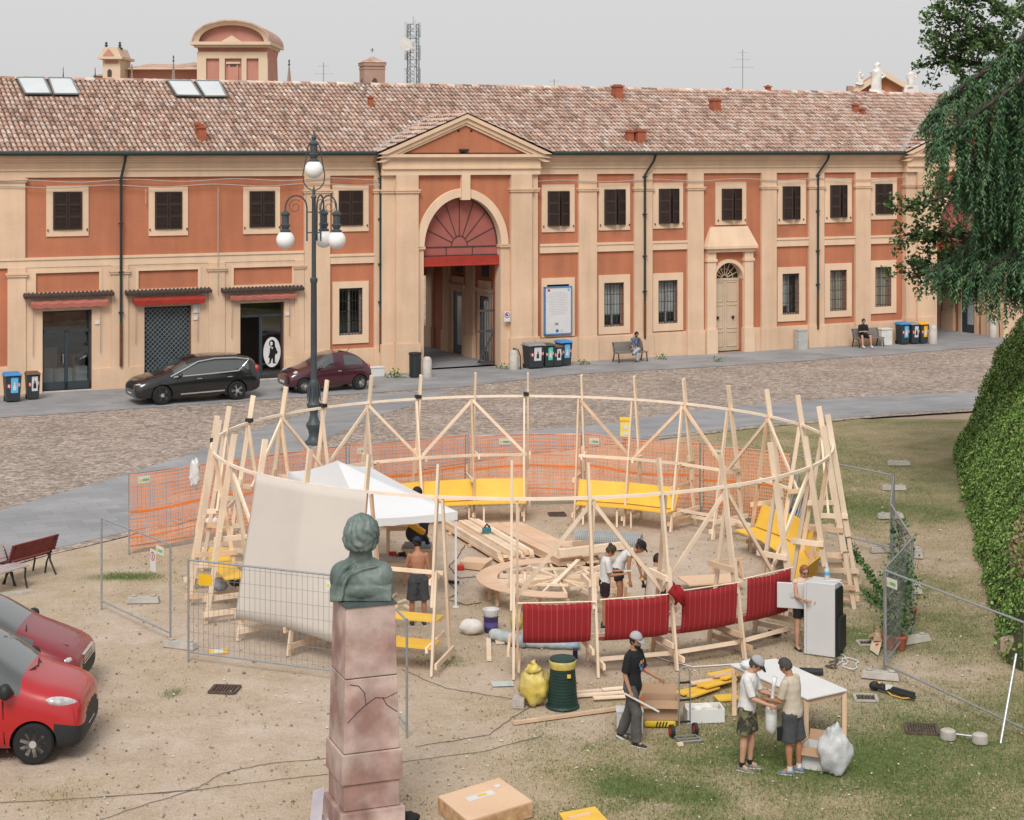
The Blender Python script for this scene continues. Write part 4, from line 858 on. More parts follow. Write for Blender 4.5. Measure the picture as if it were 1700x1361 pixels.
# ================================================================== LAMP POST
def lamp():
    b = gp(521, 738); k = b.y / F; z = lambda y: (738 - y) * k; xx = lambda x: (x - 521) * k
    LM = mat('lamp_iron', (.055, .065, .07), .5, .15, 4, spec=.4); GLB = mat('lamp_globe', (.80, .79, .77), .35, .02, 2, spec=.4, sub=.0)
    r = thing('street_lamp', b, 'tall dark iron street lamp with four white globes', 'street lamp')
    L = lambda n, m, mm, par=None, **q: ob(n, m, mm, par or r, world=False, **q)
    m = MB(); m.lathe([(.30, 0), (.30, .10), (.21, .16), (.15, .3), (.18, .45), (.24, .58), (.25, .66), (.17, .78), (.12, .95), (.14, 1.1), (.22, 1.22), (.23, 1.3), (.15, 1.42), (.13, 1.6), (.15, 1.85), (.16, 1.95), (.1, 2.1)], 16); bs = L('base', m, LM, smooth=True)
    for a in range(8):
        t = a * math.pi / 4; m = MB(); m.tube([(.15 * math.cos(t), .15 * math.sin(t), 2.0), (.19 * math.cos(t), .19 * math.sin(t), 1.7), (.21 * math.cos(t), .21 * math.sin(t), 1.4)], [.015, .03, .012], 6); L('acanthus_leaf', m, LM, bs, smooth=True)
    m = MB(); m.lathe([(.105, 2.05), (.095, z(470)), (.12, z(468)), (.12, z(462)), (.075, z(460)), (.065, z(330)), (.1, z(327)), (.04, z(322)), (.055, z(318)), (.01, z(308))], 14); L('pole', m, LM, smooth=True)
    def lantern(c, cap_top, nm='globe', s=1.0):
        m = MB(); m.ell(c, (.295 * s, .295 * s, .295 * s), 24, 14); g = L(nm, m, GLB, smooth='all'); m = MB(); zb = c[2] + .25 * s
        m.lathe([(.17, zb), (.17, zb + .05), (.10, zb + .1), (.15, zb + .2), (.16, zb + .24), (.115, zb + .27), (.115, zb + .52), (.15, zb + .55), (.15, zb + .6), (.09, zb + .66), (.03, zb + .7), (.03, cap_top)], 14, (c[0], c[1], 0)); L('lamp_cap', m, LM, g, smooth=True)
    lantern((0, 0, z(281)), z(225)); m = MB(); m.lathe([(.02, z(240)), (.05, z(232)), (.09, z(228)), (.03, z(222)), (.008, z(216))], 10); L('finial', m, LM, smooth=True)
    m = MB()
    for s in (-1, 1): m.tube([(0, 0, z(240)), (s * .12, 0, z(236)), (s * .2, 0, z(245)), (s * .28, 0, z(272)), (s * .35, 0, z(290)), (s * .32, 0, z(303)), (s * .2, 0, z(312)), (0, 0, z(317))], .022, 6)
    L('lyre_frame', m, LM, smooth=True)
    for a, rr in ((R(180), .91), (R(-2), .73), (R(70), .72), (R(-70), .0)):
        if rr == 0: continue
        d = Vector((math.cos(a), math.sin(a), 0)); zc = z(398); Pm = lambda o, zz: tuple(d * o + Vector((0, 0, zz)))
        m = MB(); pts = [Pm(.22, z(400)), Pm(.22, z(345))] + [Pm(.22 + (rr - .22) * (1 - math.cos(math.pi * k / 10)) / 2, z(345) + .40 * math.sin(math.pi * k / 10)) for k in range(1, 10)] + [Pm(rr, z(345)), Pm(rr, z(352))]
        m.tube(pts, .028, 7); m.beam(Pm(0, z(352)), Pm(.24, z(352)), .04, .04); m.beam(Pm(0, z(386)), Pm(.24, z(386)), .04, .04)
        arm = L('arm', m, LM, smooth=True)
        m = MB(); sp = [Pm(.22 + (rr - .22) * .55 + math.cos(t) * (.05 + t * .022), z(343) + math.sin(t) * (.05 + t * .022)) for t in [k * .45 for k in range(20)]]; m.tube(sp, .012, 5); L('scroll', m, LM, arm)
        lantern(Pm(rr, zc), z(350))
lamp()
# ================================================================== STREET FURNITURE ALONG THE FACADE
FR = math.atan2(T.y, T.x)                      # facade direction
BIN = mat('bin_grey', (.030, .038, .042), .5, .1, 4, spec=.4); REDP = mat('red_print', (.6, .03, .02), .5)
def wheelie(loc, w, d, h, lid, stick, label, group, rz):
    r = thing('wheelie_bin', loc, label, 'bin', group, rz=rz); L = lambda n, m, mm, par=None, **q: ob(n, m, mm, par or r, world=False, **q)
    m = MB(); t = .82; m.hexa([(-w / 2 * t, -d / 2 * t, .05), (w / 2 * t, -d / 2 * t, .05), (w / 2 * t, d / 2 * t, .05), (-w / 2 * t, d / 2 * t, .05), (-w / 2, -d / 2, h * .9), (w / 2, -d / 2, h * .9), (w / 2, d / 2, h * .9), (-w / 2, d / 2, h * .9)]); L('body', m, BIN, bevel=.02)
    m = MB(); m.hexa([(-w / 2 - .03, -d / 2 - .04, h * .9), (w / 2 + .03, -d / 2 - .04, h * .9), (w / 2 + .03, d / 2 + .05, h * .9), (-w / 2 - .03, d / 2 + .05, h * .9), (-w / 2 + .02, -d / 2 + .02, h * .98), (w / 2 - .02, -d / 2 + .02, h * .98), (w / 2 - .03, d / 2, h), (-w / 2 + .03, d / 2, h)]); m.box((0, -d / 2 - .05, h * .92), (w * .6, .05, .04)); L('lid', m, lid, bevel=.015)
    m = MB(); m.tube([(-w / 2 - .02, d / 2 + .06, h * .9), (w / 2 + .02, d / 2 + .06, h * .9)], .02, 6); L('handle', m, BIN)
    for s in (-1, 1): m = MB(); m.tube([(s * w * .36, d / 2 * .8, .1), (s * w * .44, d / 2 * .8, .1)], .1, 12); L('wheel', m, BLACKP)
    sl_ = (1 - t) / 2 * d / (h * .85)
    yf = lambda z: -(d / 2 * t + (d / 2 - d / 2 * t) * (z - .05) / (h * .85)) - .004
    m = MB(); z0, z1 = h * .32, h * .84; a = w * .22; m.poly([(-a + .04, yf(z0), z0), (a + .04, yf(z0), z0), (a + .04, yf(z1), z1), (-a + .04, yf(z1), z1)]); s_ = L('sticker', m, stick, recalc=False)
    m = MB(); z = z0 + .1; zz = lambda q: yf(q) - .003
    m.poly([(-.06 + .04, zz(z), z), (.06 + .04, zz(z), z), (.05 + .04, zz(z + .2), z + .2), (-.05 + .04, zz(z + .2), z + .2)]); m.poly([(-.03 + .04, zz(z + .21), z + .21), (.03 + .04, zz(z + .21), z + .21), (.02 + .04, zz(z + .3), z + .3), (-.02 + .04, zz(z + .3), z + .3)]); L('pictogram', m, WHITEP if stick is not WHITEP else BLACKP, s_, recalc=False)
    for k, (x0, x1) in enumerate(((-w * .48, -w * .18), (w * .30, w * .48))):
        for j in range(3):
            m = MB(); a0 = x0 + (x1 - x0) * j / 3; a1 = x0 + (x1 - x0) * (j + 1) / 3; zb = h * .52; sk_ = .06 * (1 if k else -1); q_ = .96 * t + .05
            m.poly([(a0 * q_, yf(zb) - .001, zb), (a1 * q_, yf(zb) - .001, zb + sk_ * .6), (a1 * q_, yf(zb + .12) - .001, zb + .12 + sk_ * .6), (a0 * q_, yf(zb + .12) - .001, zb + .12)]); L('reflector', m, REDP if (j + k) % 2 == 0 else WHITEP, recalc=False)
    return r
BLUEL = mat('lid_blue', (.045, .22, .50), .45); BROWNL = mat('lid_brown', (.13, .075, .045), .5); GREYL = mat('lid_grey', (.25, .25, .25), .5); GREENL = mat('lid_green', (.05, .09, .06), .5); YELL = mat('lid_yellow', (.75, .36, .02), .5)
STB = mat('sticker_blue', (.12, .42, .68), .5); STG = mat('sticker_green', (.1, .55, .42), .5); STY = mat('sticker_yellow', (.75, .42, .03), .5)
gB = 'wheelie bins along the facade'
for x, y, w, h, lid, st, lab in ((17, 669, .60, 1.10, BLUEL, STB, 'blue-lidded dark wheelie bin beside the glazed shop door'), (51, 665, .5, 1.05, BROWNL, WHITEP, 'brown-lidded dark wheelie bin next to the glazed shop door'),
        (886, 613, .78, 1.10, GREYL, WHITEP, 'large grey-lidded wheelie bin by the portal pillar'), (909, 611.5, .48, 1.05, GREENL, STG, 'green-stickered wheelie bin in the row by the notice board'), (923.5, 610.5, .45, .95, BROWNL, WHITEP, 'smallest brown-lidded wheelie bin under the notice board'), (936, 608.5, .58, 1.12, BLUEL, STB, 'blue-lidded wheelie bin under the notice board'),
        (1500.5, 573, .52, 1.08, BLUEL, STB, 'blue-lidded wheelie bin near the farther portal'), (1517.5, 572.2, .5, 1.05, GREYL, WHITEP, 'grey-lidded wheelie bin between a blue and a yellow one'), (1532.5, 571.6, .5, 1.05, YELL, STY, 'yellow-lidded wheelie bin beside the farther portal')):
    wheelie(gp(x, y) + Vector((0, .25, .02)), w, w * (1.0 if w < .7 else .9), h, lid, st, lab, gB, FR)
# round litter bin, stone bollards
b = gp(689, 627); r = thing('litter_bin', b, 'dark round litter bin beside the portal', 'bin'); m = MB(); m.lathe([(.22, .04), (.24, .06), (.25, .95), (.27, .97), (.27, 1.02), (.22, 1.02), (.21, .9)], 20, b); ob('drum', m, mat('bin_dark', (.02, .025, .028), .4, spec=.5), r, smooth=True); m = MB(); m.lathe([(.275, .98), (.275, 1.03), (.24, 1.05), (.2, 1.03)], 20, b); ob('rim', m, IRON, r, smooth=True)
m = MB(); m.lathe([(.06, 0), (.06, .05), (.18, .05)], 10, b); ob('foot', m, IRON, r)
for i, (x, y, h, hook) in enumerate(((709, 627, .88, 0), (853, 614, .88, 1), (1549, 571, .95, 0), (1649, 560, .98, 1))):
    b = gp(x, y); lab = ['pale stone bollard beside the round litter bin', 'pale stone bollard with black hook by the row of bins', 'pale stone bollard beside the yellow-lidded bin', 'pale stone bollard with black hook near the ivy bank'][i]
    r = thing('stone_bollard', b, lab, 'bollard', 'stone bollards at the portals'); w = .2
    m = MB(); m.lathe([(w, 0), (w * 1.02, .1), (w, .3), (w * .98, h - .18), (w * .85, h - .08), (w * .5, h - .01), (.02, h)], 16, b); ob('post', m, STONE, r, smooth=True)
    if hook: m = MB(); m.tube([b + Vector((.02, -.05, h - .05)), b + Vector((.05, -.1, h + .05)), b + Vector((.18, -.12, h)), b + Vector((.27, -.12, h - .25)), b + Vector((.29, -.12, .05))], .025, 6); m.ell(b + Vector((0, -.06, h + .02)), .05, 8, 6); ob('iron_hook', m, IRON, r)
m = MB(); c = gp(621.5, 626); m.box(c + Vector((0, .2, .2)), (.72, .4, .36), FR); m.box(c + Vector((0, .2, .39)), (.76, .44, .05), FR); tag(ob('planter', m, WHITEP, bevel=.01), 'low white planter box behind the plum hatchback', 'planter')
m = MB(); c = gp(1331, 581); m.box(c + Vector((0, .2, .45)), (.5, .35, .9), FR); m.box(c + Vector((0, .2, .93)), (.54, .4, .06), FR); m.box(c + Vector((0, .01, .45)), (.5, .02, .04), FR); tag(ob('utility_cabinet', m, mat('cabinet_grey', (.42, .42, .40), .5), bevel=.01), 'tall pale grey utility cabinet against the plinth', 'cabinet')
m = MB(); c = gp(1470, 574); m.box(c + Vector((0, .2, .4)), (.62, .4, .74), FR); m.box(c + Vector((0, .2, .8)), (.68, .46, .06), FR); tag(ob('utility_box', m, mat('box_pale', (.62, .6, .56), .6), bevel=.01), 'low white utility box beside the bench', 'cabinet')
def metal_bench(loc, rz, label, L_=1.55):
    r = thing('metal_bench', loc, label, 'bench', 'metal benches against the facade', rz=rz); MT = mat('bench_metal', (.20, .175, .16), .5, .1, 9, metal=.3)
    for s in (-1, 1):
        m = MB(); x = s * (L_ / 2 - .06); m.tube([(x, -.28, 0), (x, -.22, .3), (x, -.2, .43)], .028, 6); m.tube([(x, .3, 0), (x, .2, .28), (x, .18, .45), (x, .28, .85)], .028, 6); m.tube([(x, -.22, .41), (x, .18, .41)], .025, 6); ob('leg', m, IRON, r, world=False)
    m = MB(); rows = [[(x, y, z) for x in (-L_ / 2, L_ / 2)] for y, z in ((-.27, .41), (-.24, .44), (0, .425), (.17, .44))]; m.strip(rows); ob('seat', m, MT, r, world=False, solid=.025)
    m = MB(); rows = [[(x, y, z) for x in (-L_ / 2, L_ / 2)] for y, z in ((.18, .46), (.22, .65), (.29, .84), (.31, .86))]; m.strip(rows); ob('backrest', m, MT, r, world=False, solid=.025)
    return r
BEN1 = gp(1047, 602) + Vector((0, .25, .02)); BEN2 = gp(1443, 577) + Vector((0, .25, .02))
metal_bench(BEN1, FR, 'metal bench with a man in a checked shirt sitting on it'); metal_bench(BEN2, FR, 'metal bench with a man dressed in black sitting on it')
# notice board
a, b_, c, d = rect(905, 476, 950, 555, .2); r = thing('notice_board', W((a + b_) / 2, .06, c), 'white notice board with blue edge on the wall above the bins', 'notice board')
m = MB(); fbox(m, a, b_, .062, .16, c, d); ob('panel', m, WHITEP, r); m = MB(); e = .05
for q in ((a - .01, b_ + .01, d - e, d + .01), (a - .01, b_ + .01, c - .01, c + e), (a - .01, a + e, c, d), (b_ - e, b_ + .01, c, d)): fbox(m, q[0], q[1], .064, .175, q[2], q[3])
ob('frame', m, mat('board_blue', (.10, .22, .45), .5), r)
m = MB(); hh = d - c; ww = b_ - a
for k in range(14):
    z = d - hh * (.13 + .035 * k); l = ww * (.7 if k % 4 else .5); fbox(m, (a + b_) / 2 - l / 2, (a + b_) / 2 + l / 2, .16, .163, z, z + hh * .008)
ob('text_line', m, mat('text_grey', (.45, .45, .46), .7), r)
for x, z, w_, h_, mm in ((.15, .93, .09, .05, REDP), (.88, .93, .07, .05, STB), (.46, .075, .1, .06, mat('flag_blue', (.03, .1, .4), .5)), (.62, .075, .09, .05, mat('seal_grey', (.5, .5, .52), .6)), (.44, .22, .12, .05, mat('stamp_brown', (.3, .24, .22), .6))):
    m = MB(); fbox(m, a + ww * (x - w_ / 2), a + ww * (x + w_ / 2), .16, .164, c + hh * (z - h_ / 2), c + hh * (z + h_ / 2)); ob('stamp', m, mm, r)
u, z = fu(842, 523, .48); r = thing('no_parking_sign', W(u, .48, z - .2), 'small round red and blue sign on the portal pillar', 'sign')
def fdisc(u, v, z, rr, n=20): return [W(u + rr * math.cos(2 * math.pi * k / n), v, z + rr * math.sin(2 * math.pi * k / n)) for k in range(n)]
m = MB(); fbox(m, u - .15, u + .15, .475, .49, z - .28, z + .17); ob('plate', m, WHITEP, r); m = MB(); m.poly(fdisc(u, .492, z, .13)); ob('red_ring', m, REDP, r, recalc=False); m = MB(); m.poly(fdisc(u, .495, z, .095)); ob('disc', m, mat('sign_pale', (.55, .6, .68), .5), r, recalc=False); m = MB(); m.poly([W(u - .09, .498, z + .03), W(u - .02, .498, z + .09), W(u + .05, .498, z - .02), W(u - .02, .498, z - .06)]); ob('blue_mark', m, mat('sign_blue', (.03, .08, .3), .5), r, recalc=False)
# yellow service post by the path
b = gp(1037, 748); r = thing('service_post', b, 'yellow utility post standing behind the orange netting', 'post'); k = b.y / F
m = MB(); m.box(b + Vector((0, 0, .22)), (.1, .1, .45)); ob('post', m, mat('post_red', (.25, .06, .04), .6), r); m = MB(); m.box(b + Vector((0, 0, .68)), (.30, .26, .5)); ob('box', m, mat('meter_yellow', (.72, .58, .18), .5), r, bevel=.02); m = MB(); m.box(b + Vector((0, 0, .98)), (.34, .3, .12)); ob('cap', m, YELLOW, r, bevel=.03)
for dz in (.55, .75): m = MB(); m.box(b + Vector((.03, -.135, dz)), (.14, .01, .09)); ob('label_plate', m, WHITEP, r)
# ================================================================== TIMBER RING
RC = Vector((.22, 38.57, 0)); RR = 6.69; RZ = 3.11; PH0 = 1.3
NP = 30
def rp(phi, r, z): t = R(phi); return Vector((RC.x + r * math.sin(t), RC.y + r * math.cos(t), z))
def phi_k(k): return PH0 + 12 * k
RING = thing('timber_ring', RC, 'large circular pavilion frame of pale timber posts under construction', 'pavilion')
def tp(name, m, mm=None, par=None, **q): return ob(name, m, mm or PINE, par or RING, **q)
FO, FI = .52, -.55        # radial offsets of the outer and inner feet
for k in range(NP):
    p = phi_k(k) + random.uniform(-.25, .25); rad = (rp(p, 1, 0) - RC).normalized(); tan = Vector((rad.y, -rad.x, 0)); dz = random.uniform(-.05, .08)
    zt = RZ + .62 + dz; ext = -FO * (zt - RZ) / RZ
    m = MB(); m.beam(rp(p, RR + FO, 0), rp(p, RR + FO * .42, RZ * .58), .045, .085, rad); m.beam(rp(p, RR + FO * .62, RZ * .38) + tan * .046, rp(p, RR + ext, zt) + tan * .046, .045, .115, rad); po = tp('post', m)
    m = MB(); m.beam(rp(p, RR + FI, 0) - tan * .05, rp(p, RR - .02, RZ - .05) - tan * .05, .045, .08, rad); tp('inner_leg', m, PINED if k % 4 == 1 else PINE)
    def rung(z, ex0=.08, ex1=.08, side=1, h=.10):
        f = 1 - z / RZ; m = MB(); m.beam(rp(p, RR + FI * f - ex0, z) + tan * .095 * side, rp(p, RR + FO * f + ex1, z) + tan * .095 * side, .045, h); tp('rung', m, PINE if k % 3 else PINED)
    rung(1.62, .12, .06); rung(.46, .16, .1); rung(.20, .1, .12, -1); 
    if k % 2: rung(1.05, .1, .06, -1)
    if k in (0, 28, 26, 24, 22): # black clamps on the ring
        m = MB(); m.box(rp(p, RR - .02, RZ + .06) + tan * .0, (.14, .14, .09), -R(p)); tp('clamp', m, BLACKP, po)
# ring beam in arcs between posts, plus braces and rails
for k in range(NP):
    a, b = phi_k(k), phi_k(k + 1); m = MB(); rows = []
    for j in range(5):
        q = a + (b - a) * j / 4 + (.0); rows.append([rp(q, RR - .026, RZ - .028), rp(q, RR + .026, RZ - .028), rp(q, RR + .026, RZ + .028), rp(q, RR - .026, RZ + .028)])
    m.strip(rows, closed=True); tp('ring_beam', m, mat('ring_pale', (.79, .66, .53), .7, .1, 3))
def brace(k0, k1, z1=1.62, r0=0):
    m = MB(); m.beam(rp(phi_k(k0), RR - .03, RZ - .08), rp(phi_k(k1), RR + (FI * (1 - z1 / RZ)) * .35, z1), .045, .07); tp('brace', m, PINED if k0 in (1, 3) else PINE)
for k0, k1 in ((27, 26), (27, 28), (29, 28), (29, 30), (1, 2), (3, 2), (3, 4), (5, 6), (5, 4), (7, 8), (14, 15), (14, 13), (12, 13), (12, 11), (10, 11), (10, 9), (25, 24), (25, 26), (23, 22), (20, 19), (20, 21)): brace(k0, k1, 1.3 if 9 <= k1 <= 20 else 1.62)
for k in (26, 27, 28, 29, 1, 2, 3, 5, 16, 19, 22):
    m = MB(); m.beam(rp(phi_k(k), RR - .28, 1.66), rp(phi_k(k + 1), RR - .28, 1.66), .045, .07); tp('rail', m)
for k in (3, 4, 5, 11, 12, 13):
    m = MB(); m.beam(rp(phi_k(k), RR - .3, .52), rp(phi_k(k + 1), RR - .3, .52), .045, .07); tp('rail', m); m = MB(); m.beam(rp(phi_k(k), RR + .3, .26), rp(phi_k(k + 1), RR + .3, .26), .045, .07); tp('rail', m)
# yellow benches between the posts
def bench(k, lab, flip=False):
    a, b = phi_k(k), phi_k(k + 1); m = MB(); W_ = 1.0 if 5 <= k <= 9 else .78
    m.hexa([rp(a, RR - W_, .50), rp(b, RR - W_, .50), rp(b, RR - .30, .50), rp(a, RR - .30, .50), rp(a, RR - W_, .53), rp(b, RR - W_, .53), rp(b, RR - .30, .53), rp(a, RR - .30, .53)]); tp('bench_seat', m, YELLOW)
    m = MB(); m.hexa([rp(a, RR - .42, .56), rp(b, RR - .42, .56), rp(b, RR - .39, .56), rp(a, RR - .39, .56), rp(a, RR - .20, 1.04), rp(b, RR - .20, 1.04), rp(b, RR - .16, 1.04), rp(a, RR - .16, 1.04)]); tp('bench_back', m, YELLOW)
    for q in (.15, .85): m = MB(); p = a + (b - a) * q; m.beam(rp(p, RR - .68, 0), rp(p, RR - .68, .5), .045, .07); tp('bench_leg', m)
for k in (28, 29, 27, 1, 2, 5, 6, 7, 8, 9): bench(k, '')
def low_bench(k):     # seat and shelf seen from outside
    a, b = phi_k(k), phi_k(k + 1)
    for r0, r1, z in ((RR - .30, RR + .15, .86), (RR - .05, RR + .48, .46)):
        m = MB(); m.hexa([rp(a, r0, z), rp(b, r0, z), rp(b, r1, z), rp(a, r1, z), rp(a, r0, z + .03), rp(b, r0, z + .03), rp(b, r1, z + .03), rp(a, r1, z + .03)]); tp('bench_seat', m, YELLOW)
low_bench(16)
for k in (21, 20):
    a, b = phi_k(k), phi_k(k + 1); m = MB(); m.hexa([rp(a, RR - .35, .8), rp(b, RR - .35, .8), rp(b, RR + .1, .8), rp(a, RR + .1, .8), rp(a, RR - .35, .83), rp(b, RR - .35, .83), rp(b, RR + .1, .83), rp(a, RR + .1, .83)]); tp('bench_seat', m, YELLOW)
# red striped slings
def sling_mat():
    m = bpy.data.materials.new('red_sling'); m.use_nodes = True; n = m.node_tree.nodes; L = m.node_tree.links; b = n['Principled BSDF']; b.inputs['Roughness'].default_value = .85
    at = n.new('ShaderNodeAttribute'); at.attribute_name = 'tint'; L.new(at.outputs['Color'], b.inputs['Base Color']); return m
SLING = sling_mat()
for i, k in enumerate((14, 13, 12, 11)):
    a, b = phi_k(k) + 1.0, phi_k(k + 1) - 1.1
    m = MB(); n = 121; NS = 11
    tz = (0, .03, .07, .12)[i]; prof = [(.42, 1.33 + tz), (.415, 1.2 + tz * .7), (.41, 1.05 + tz * .4), (.40, .9), (.385, .76), (.35, .63), (.12, .545), (-.25, .49), (-.6, .465)]
    rows = []
    for j in range(n):
        q = j / (n - 1); p = a + (b - a) * q; st = q * NS; fold = .0 * math.sin(2 * math.pi * st); rows.append([rp(p, RR + rr + fold * 1.2, zz + (.007 * math.sin(2 * math.pi * st) if c == 0 else 0) - .03 * math.sin(math.pi * q) * (1 - c / 8)) for c, (rr, zz) in enumerate(prof)])
    np_ = len(prof)
    for j in range(n - 1):
        st = ((j + .5) / (n - 1) * NS) % 1; c = (.36, .05, .05) if .45 < st < .55 else (.25, .008, .012)
        for g in range(np_ - 1): m.add([rows[j][g], rows[j + 1][g], rows[j + 1][g + 1], rows[j][g + 1]], [(0, 1, 2, 3)], c)
    me_o = ob('red_sling', m, SLING, smooth='all', recalc=False, solid=.006)
    tag(me_o, ['deep red striped fabric sling hung next to the lone straight post', 'red striped sling beside the knotted red cloth', 'red striped sling between knotted cloth and last sling', 'red striped sling nearest the white fridge'][i], 'fabric sling', 'red slings hung on the timber ring')
    bm = bmesh.new(); bm.from_mesh(me_o.data); bmesh.ops.remove_doubles(bm, verts=bm.verts, dist=1e-4); bm.to_mesh(me_o.data); bm.free()
    m = MB(); m.tube([rp(a - .8, RR + .41, 1.33 + tz), rp(b + .8, RR + .41, 1.33 + tz)], .013, 6); ob('sling_rod', m, PINE, me_o)
m = MB(); c = rp(phi_k(13), RR + .46, 1.42)
for j in range(5): m.tube([c + Vector((random.uniform(-.05, .05), -.05, .12)), c + Vector((random.uniform(-.12, .14), -.12, random.uniform(-.05, .05))), c + Vector((random.uniform(-.12, .16), -.1, -.18 - .08 * random.random()))], [.03, .085, .02], 7)
tag(ob('red_cloth', m, mat('red_cloth', (.24, .008, .012), .85, .2, 8), smooth='all'), 'bunched red cloth knotted around a front post', 'cloth')
# cream canvas on the outside of the ring
m = MB(); rows = []; n = 48
for j in range(n + 1):
    q = j / n; k2 = 19 - min(1, int(q * 2)); fq = q * 2 - (19 - k2); row = []; pa, pb = phi_k(k2) + (.8 if k2 == 19 else 0), phi_k(k2 - 1)
    for i in range(15):
        s = i / 14; zl_ = .40 + .2 * q if q < .5 else .50 - .34 * (q - .5); z = RZ + .02 - s * (RZ - zl_); fr = 1 - z / RZ; sag = .012 * math.sin(math.pi * s) * abs(math.sin(2 * math.pi * q)) ; rr_ = RR + .07 + FO * fr * 1.05 - sag * .9; row.append(rp(pa, rr_, z).lerp(rp(pb, rr_, z), fq) + Vector((0, 0, -.10 * s * math.sin(math.pi * fq) * 0)))
    rows.append(row)
m.strip(rows); tag(ob('canvas_sheet', m, mat('canvas', (.56, .51, .455), .9, .05, 1.2, .05), smooth=True, solid=.004), 'large pale canvas sheet stretched over the timber ring', 'canvas')
def crumple(c, rad, seed, amp):
    m = MB(); m.ell((0, 0, 0), (1, 1, 1), 24, 18); sv = Vector((seed, seed * .7, 0)); out = []
    for v in m.v:
        p = Vector(v); q = 1 + amp * noise.noise(p * 2.1 + sv) + amp * .7 * noise.noise(p * 4.6 + sv) + amp * .3 * noise.noise(p * 9 + sv); out.append((c[0] + p.x * rad[0] * q, c[1] + p.y * rad[1] * q, max(0, c[2] + rad[2] + p.z * rad[2] * q)))
    m.v = out; return m
# clear plastic wrap hanging on the left posts
PWRAP = rp(phi_k(22), RR + .38, 2.15)
tag(ob('plastic_wrap', crumple(PWRAP, (.10, .08, .30), 77, .5), mat('plastic_white', (.75, .75, .74), .3, .1, 9, spec=.5, trans=.25), smooth='all'), 'crumpled white plastic wrap hanging on the ring posts', 'plastic wrap')
# ================================================================== POP-UP TENT
def tent():
    FLc, FRc, BLc = Vector((-2.94, 35.56, 0)), Vector((-1.12, 36.3, 0)), Vector((-5.2, 40.8, 0)); BRc = BLc + FRc - FLc; cs = [FLc, FRc, BRc, BLc]; ctr = (FLc + BRc) / 2 + Vector((-.25, 0, 0)); ze = 1.98
    TW = mat('tent_white', (.67, .67, .68), .7, .03, 1, .03); r = thing('party_tent', ctr, 'white pop-up tent inside the timber ring', 'tent')
    apex = Vector((-3.8, 38.4, 2.66)); m = MB()
    for i in range(4):
        a, b = cs[i], cs[(i + 1) % 4]; n = 10; rows = []
        for k in range(n + 1):
            t = k / n; row = []
            for j in range(n + 1):
                s = j / n; e = a.lerp(b, s); e.z = ze - .03 * math.sin(math.pi * s); p = apex.lerp(e, t); p.z -= .06 * math.sin(math.pi * t) * (1 - .4 * math.sin(math.pi * s)); row.append(p)
            rows.append(row)
        m.strip(rows)
        m.strip([[a.lerp(b, j / n) + Vector((0, 0, ze - .03 * math.sin(math.pi * j / n))) for j in range(n + 1)], [a.lerp(b, j / n) + Vector((0, 0, ze - .17 - .015 * (j % 2))) for j in range(n + 1)]])
    o = ob('canopy', m, TW, r, smooth=True, recalc=False)
    bm = bmesh.new(); bm.from_mesh(o.data); bmesh.ops.remove_doubles(bm, verts=bm.verts, dist=1e-3); bm.to_mesh(o.data); bm.free(); finish(o.data, True)
    for i, c in enumerate(cs):
        m = MB(); d = (ctr - c).normalized() * .05; m.beam(c + d, c + d + Vector((0, 0, ze - .02)), .045, .045); ob('leg', m, WHITEP, r); m = MB(); m.box(c + d + Vector((0, 0, .01)), (.12, .12, .02)); ob('foot', m, WHITEP, r)
    m = MB(); c = FLc + Vector((.1, .1, 0)); m.lathe([(.06, .3), (.09, .6), (.08, 1.4), (.1, 1.85)], 10, c); ob('rolled_side', m, TW, r, smooth=True)
tent()
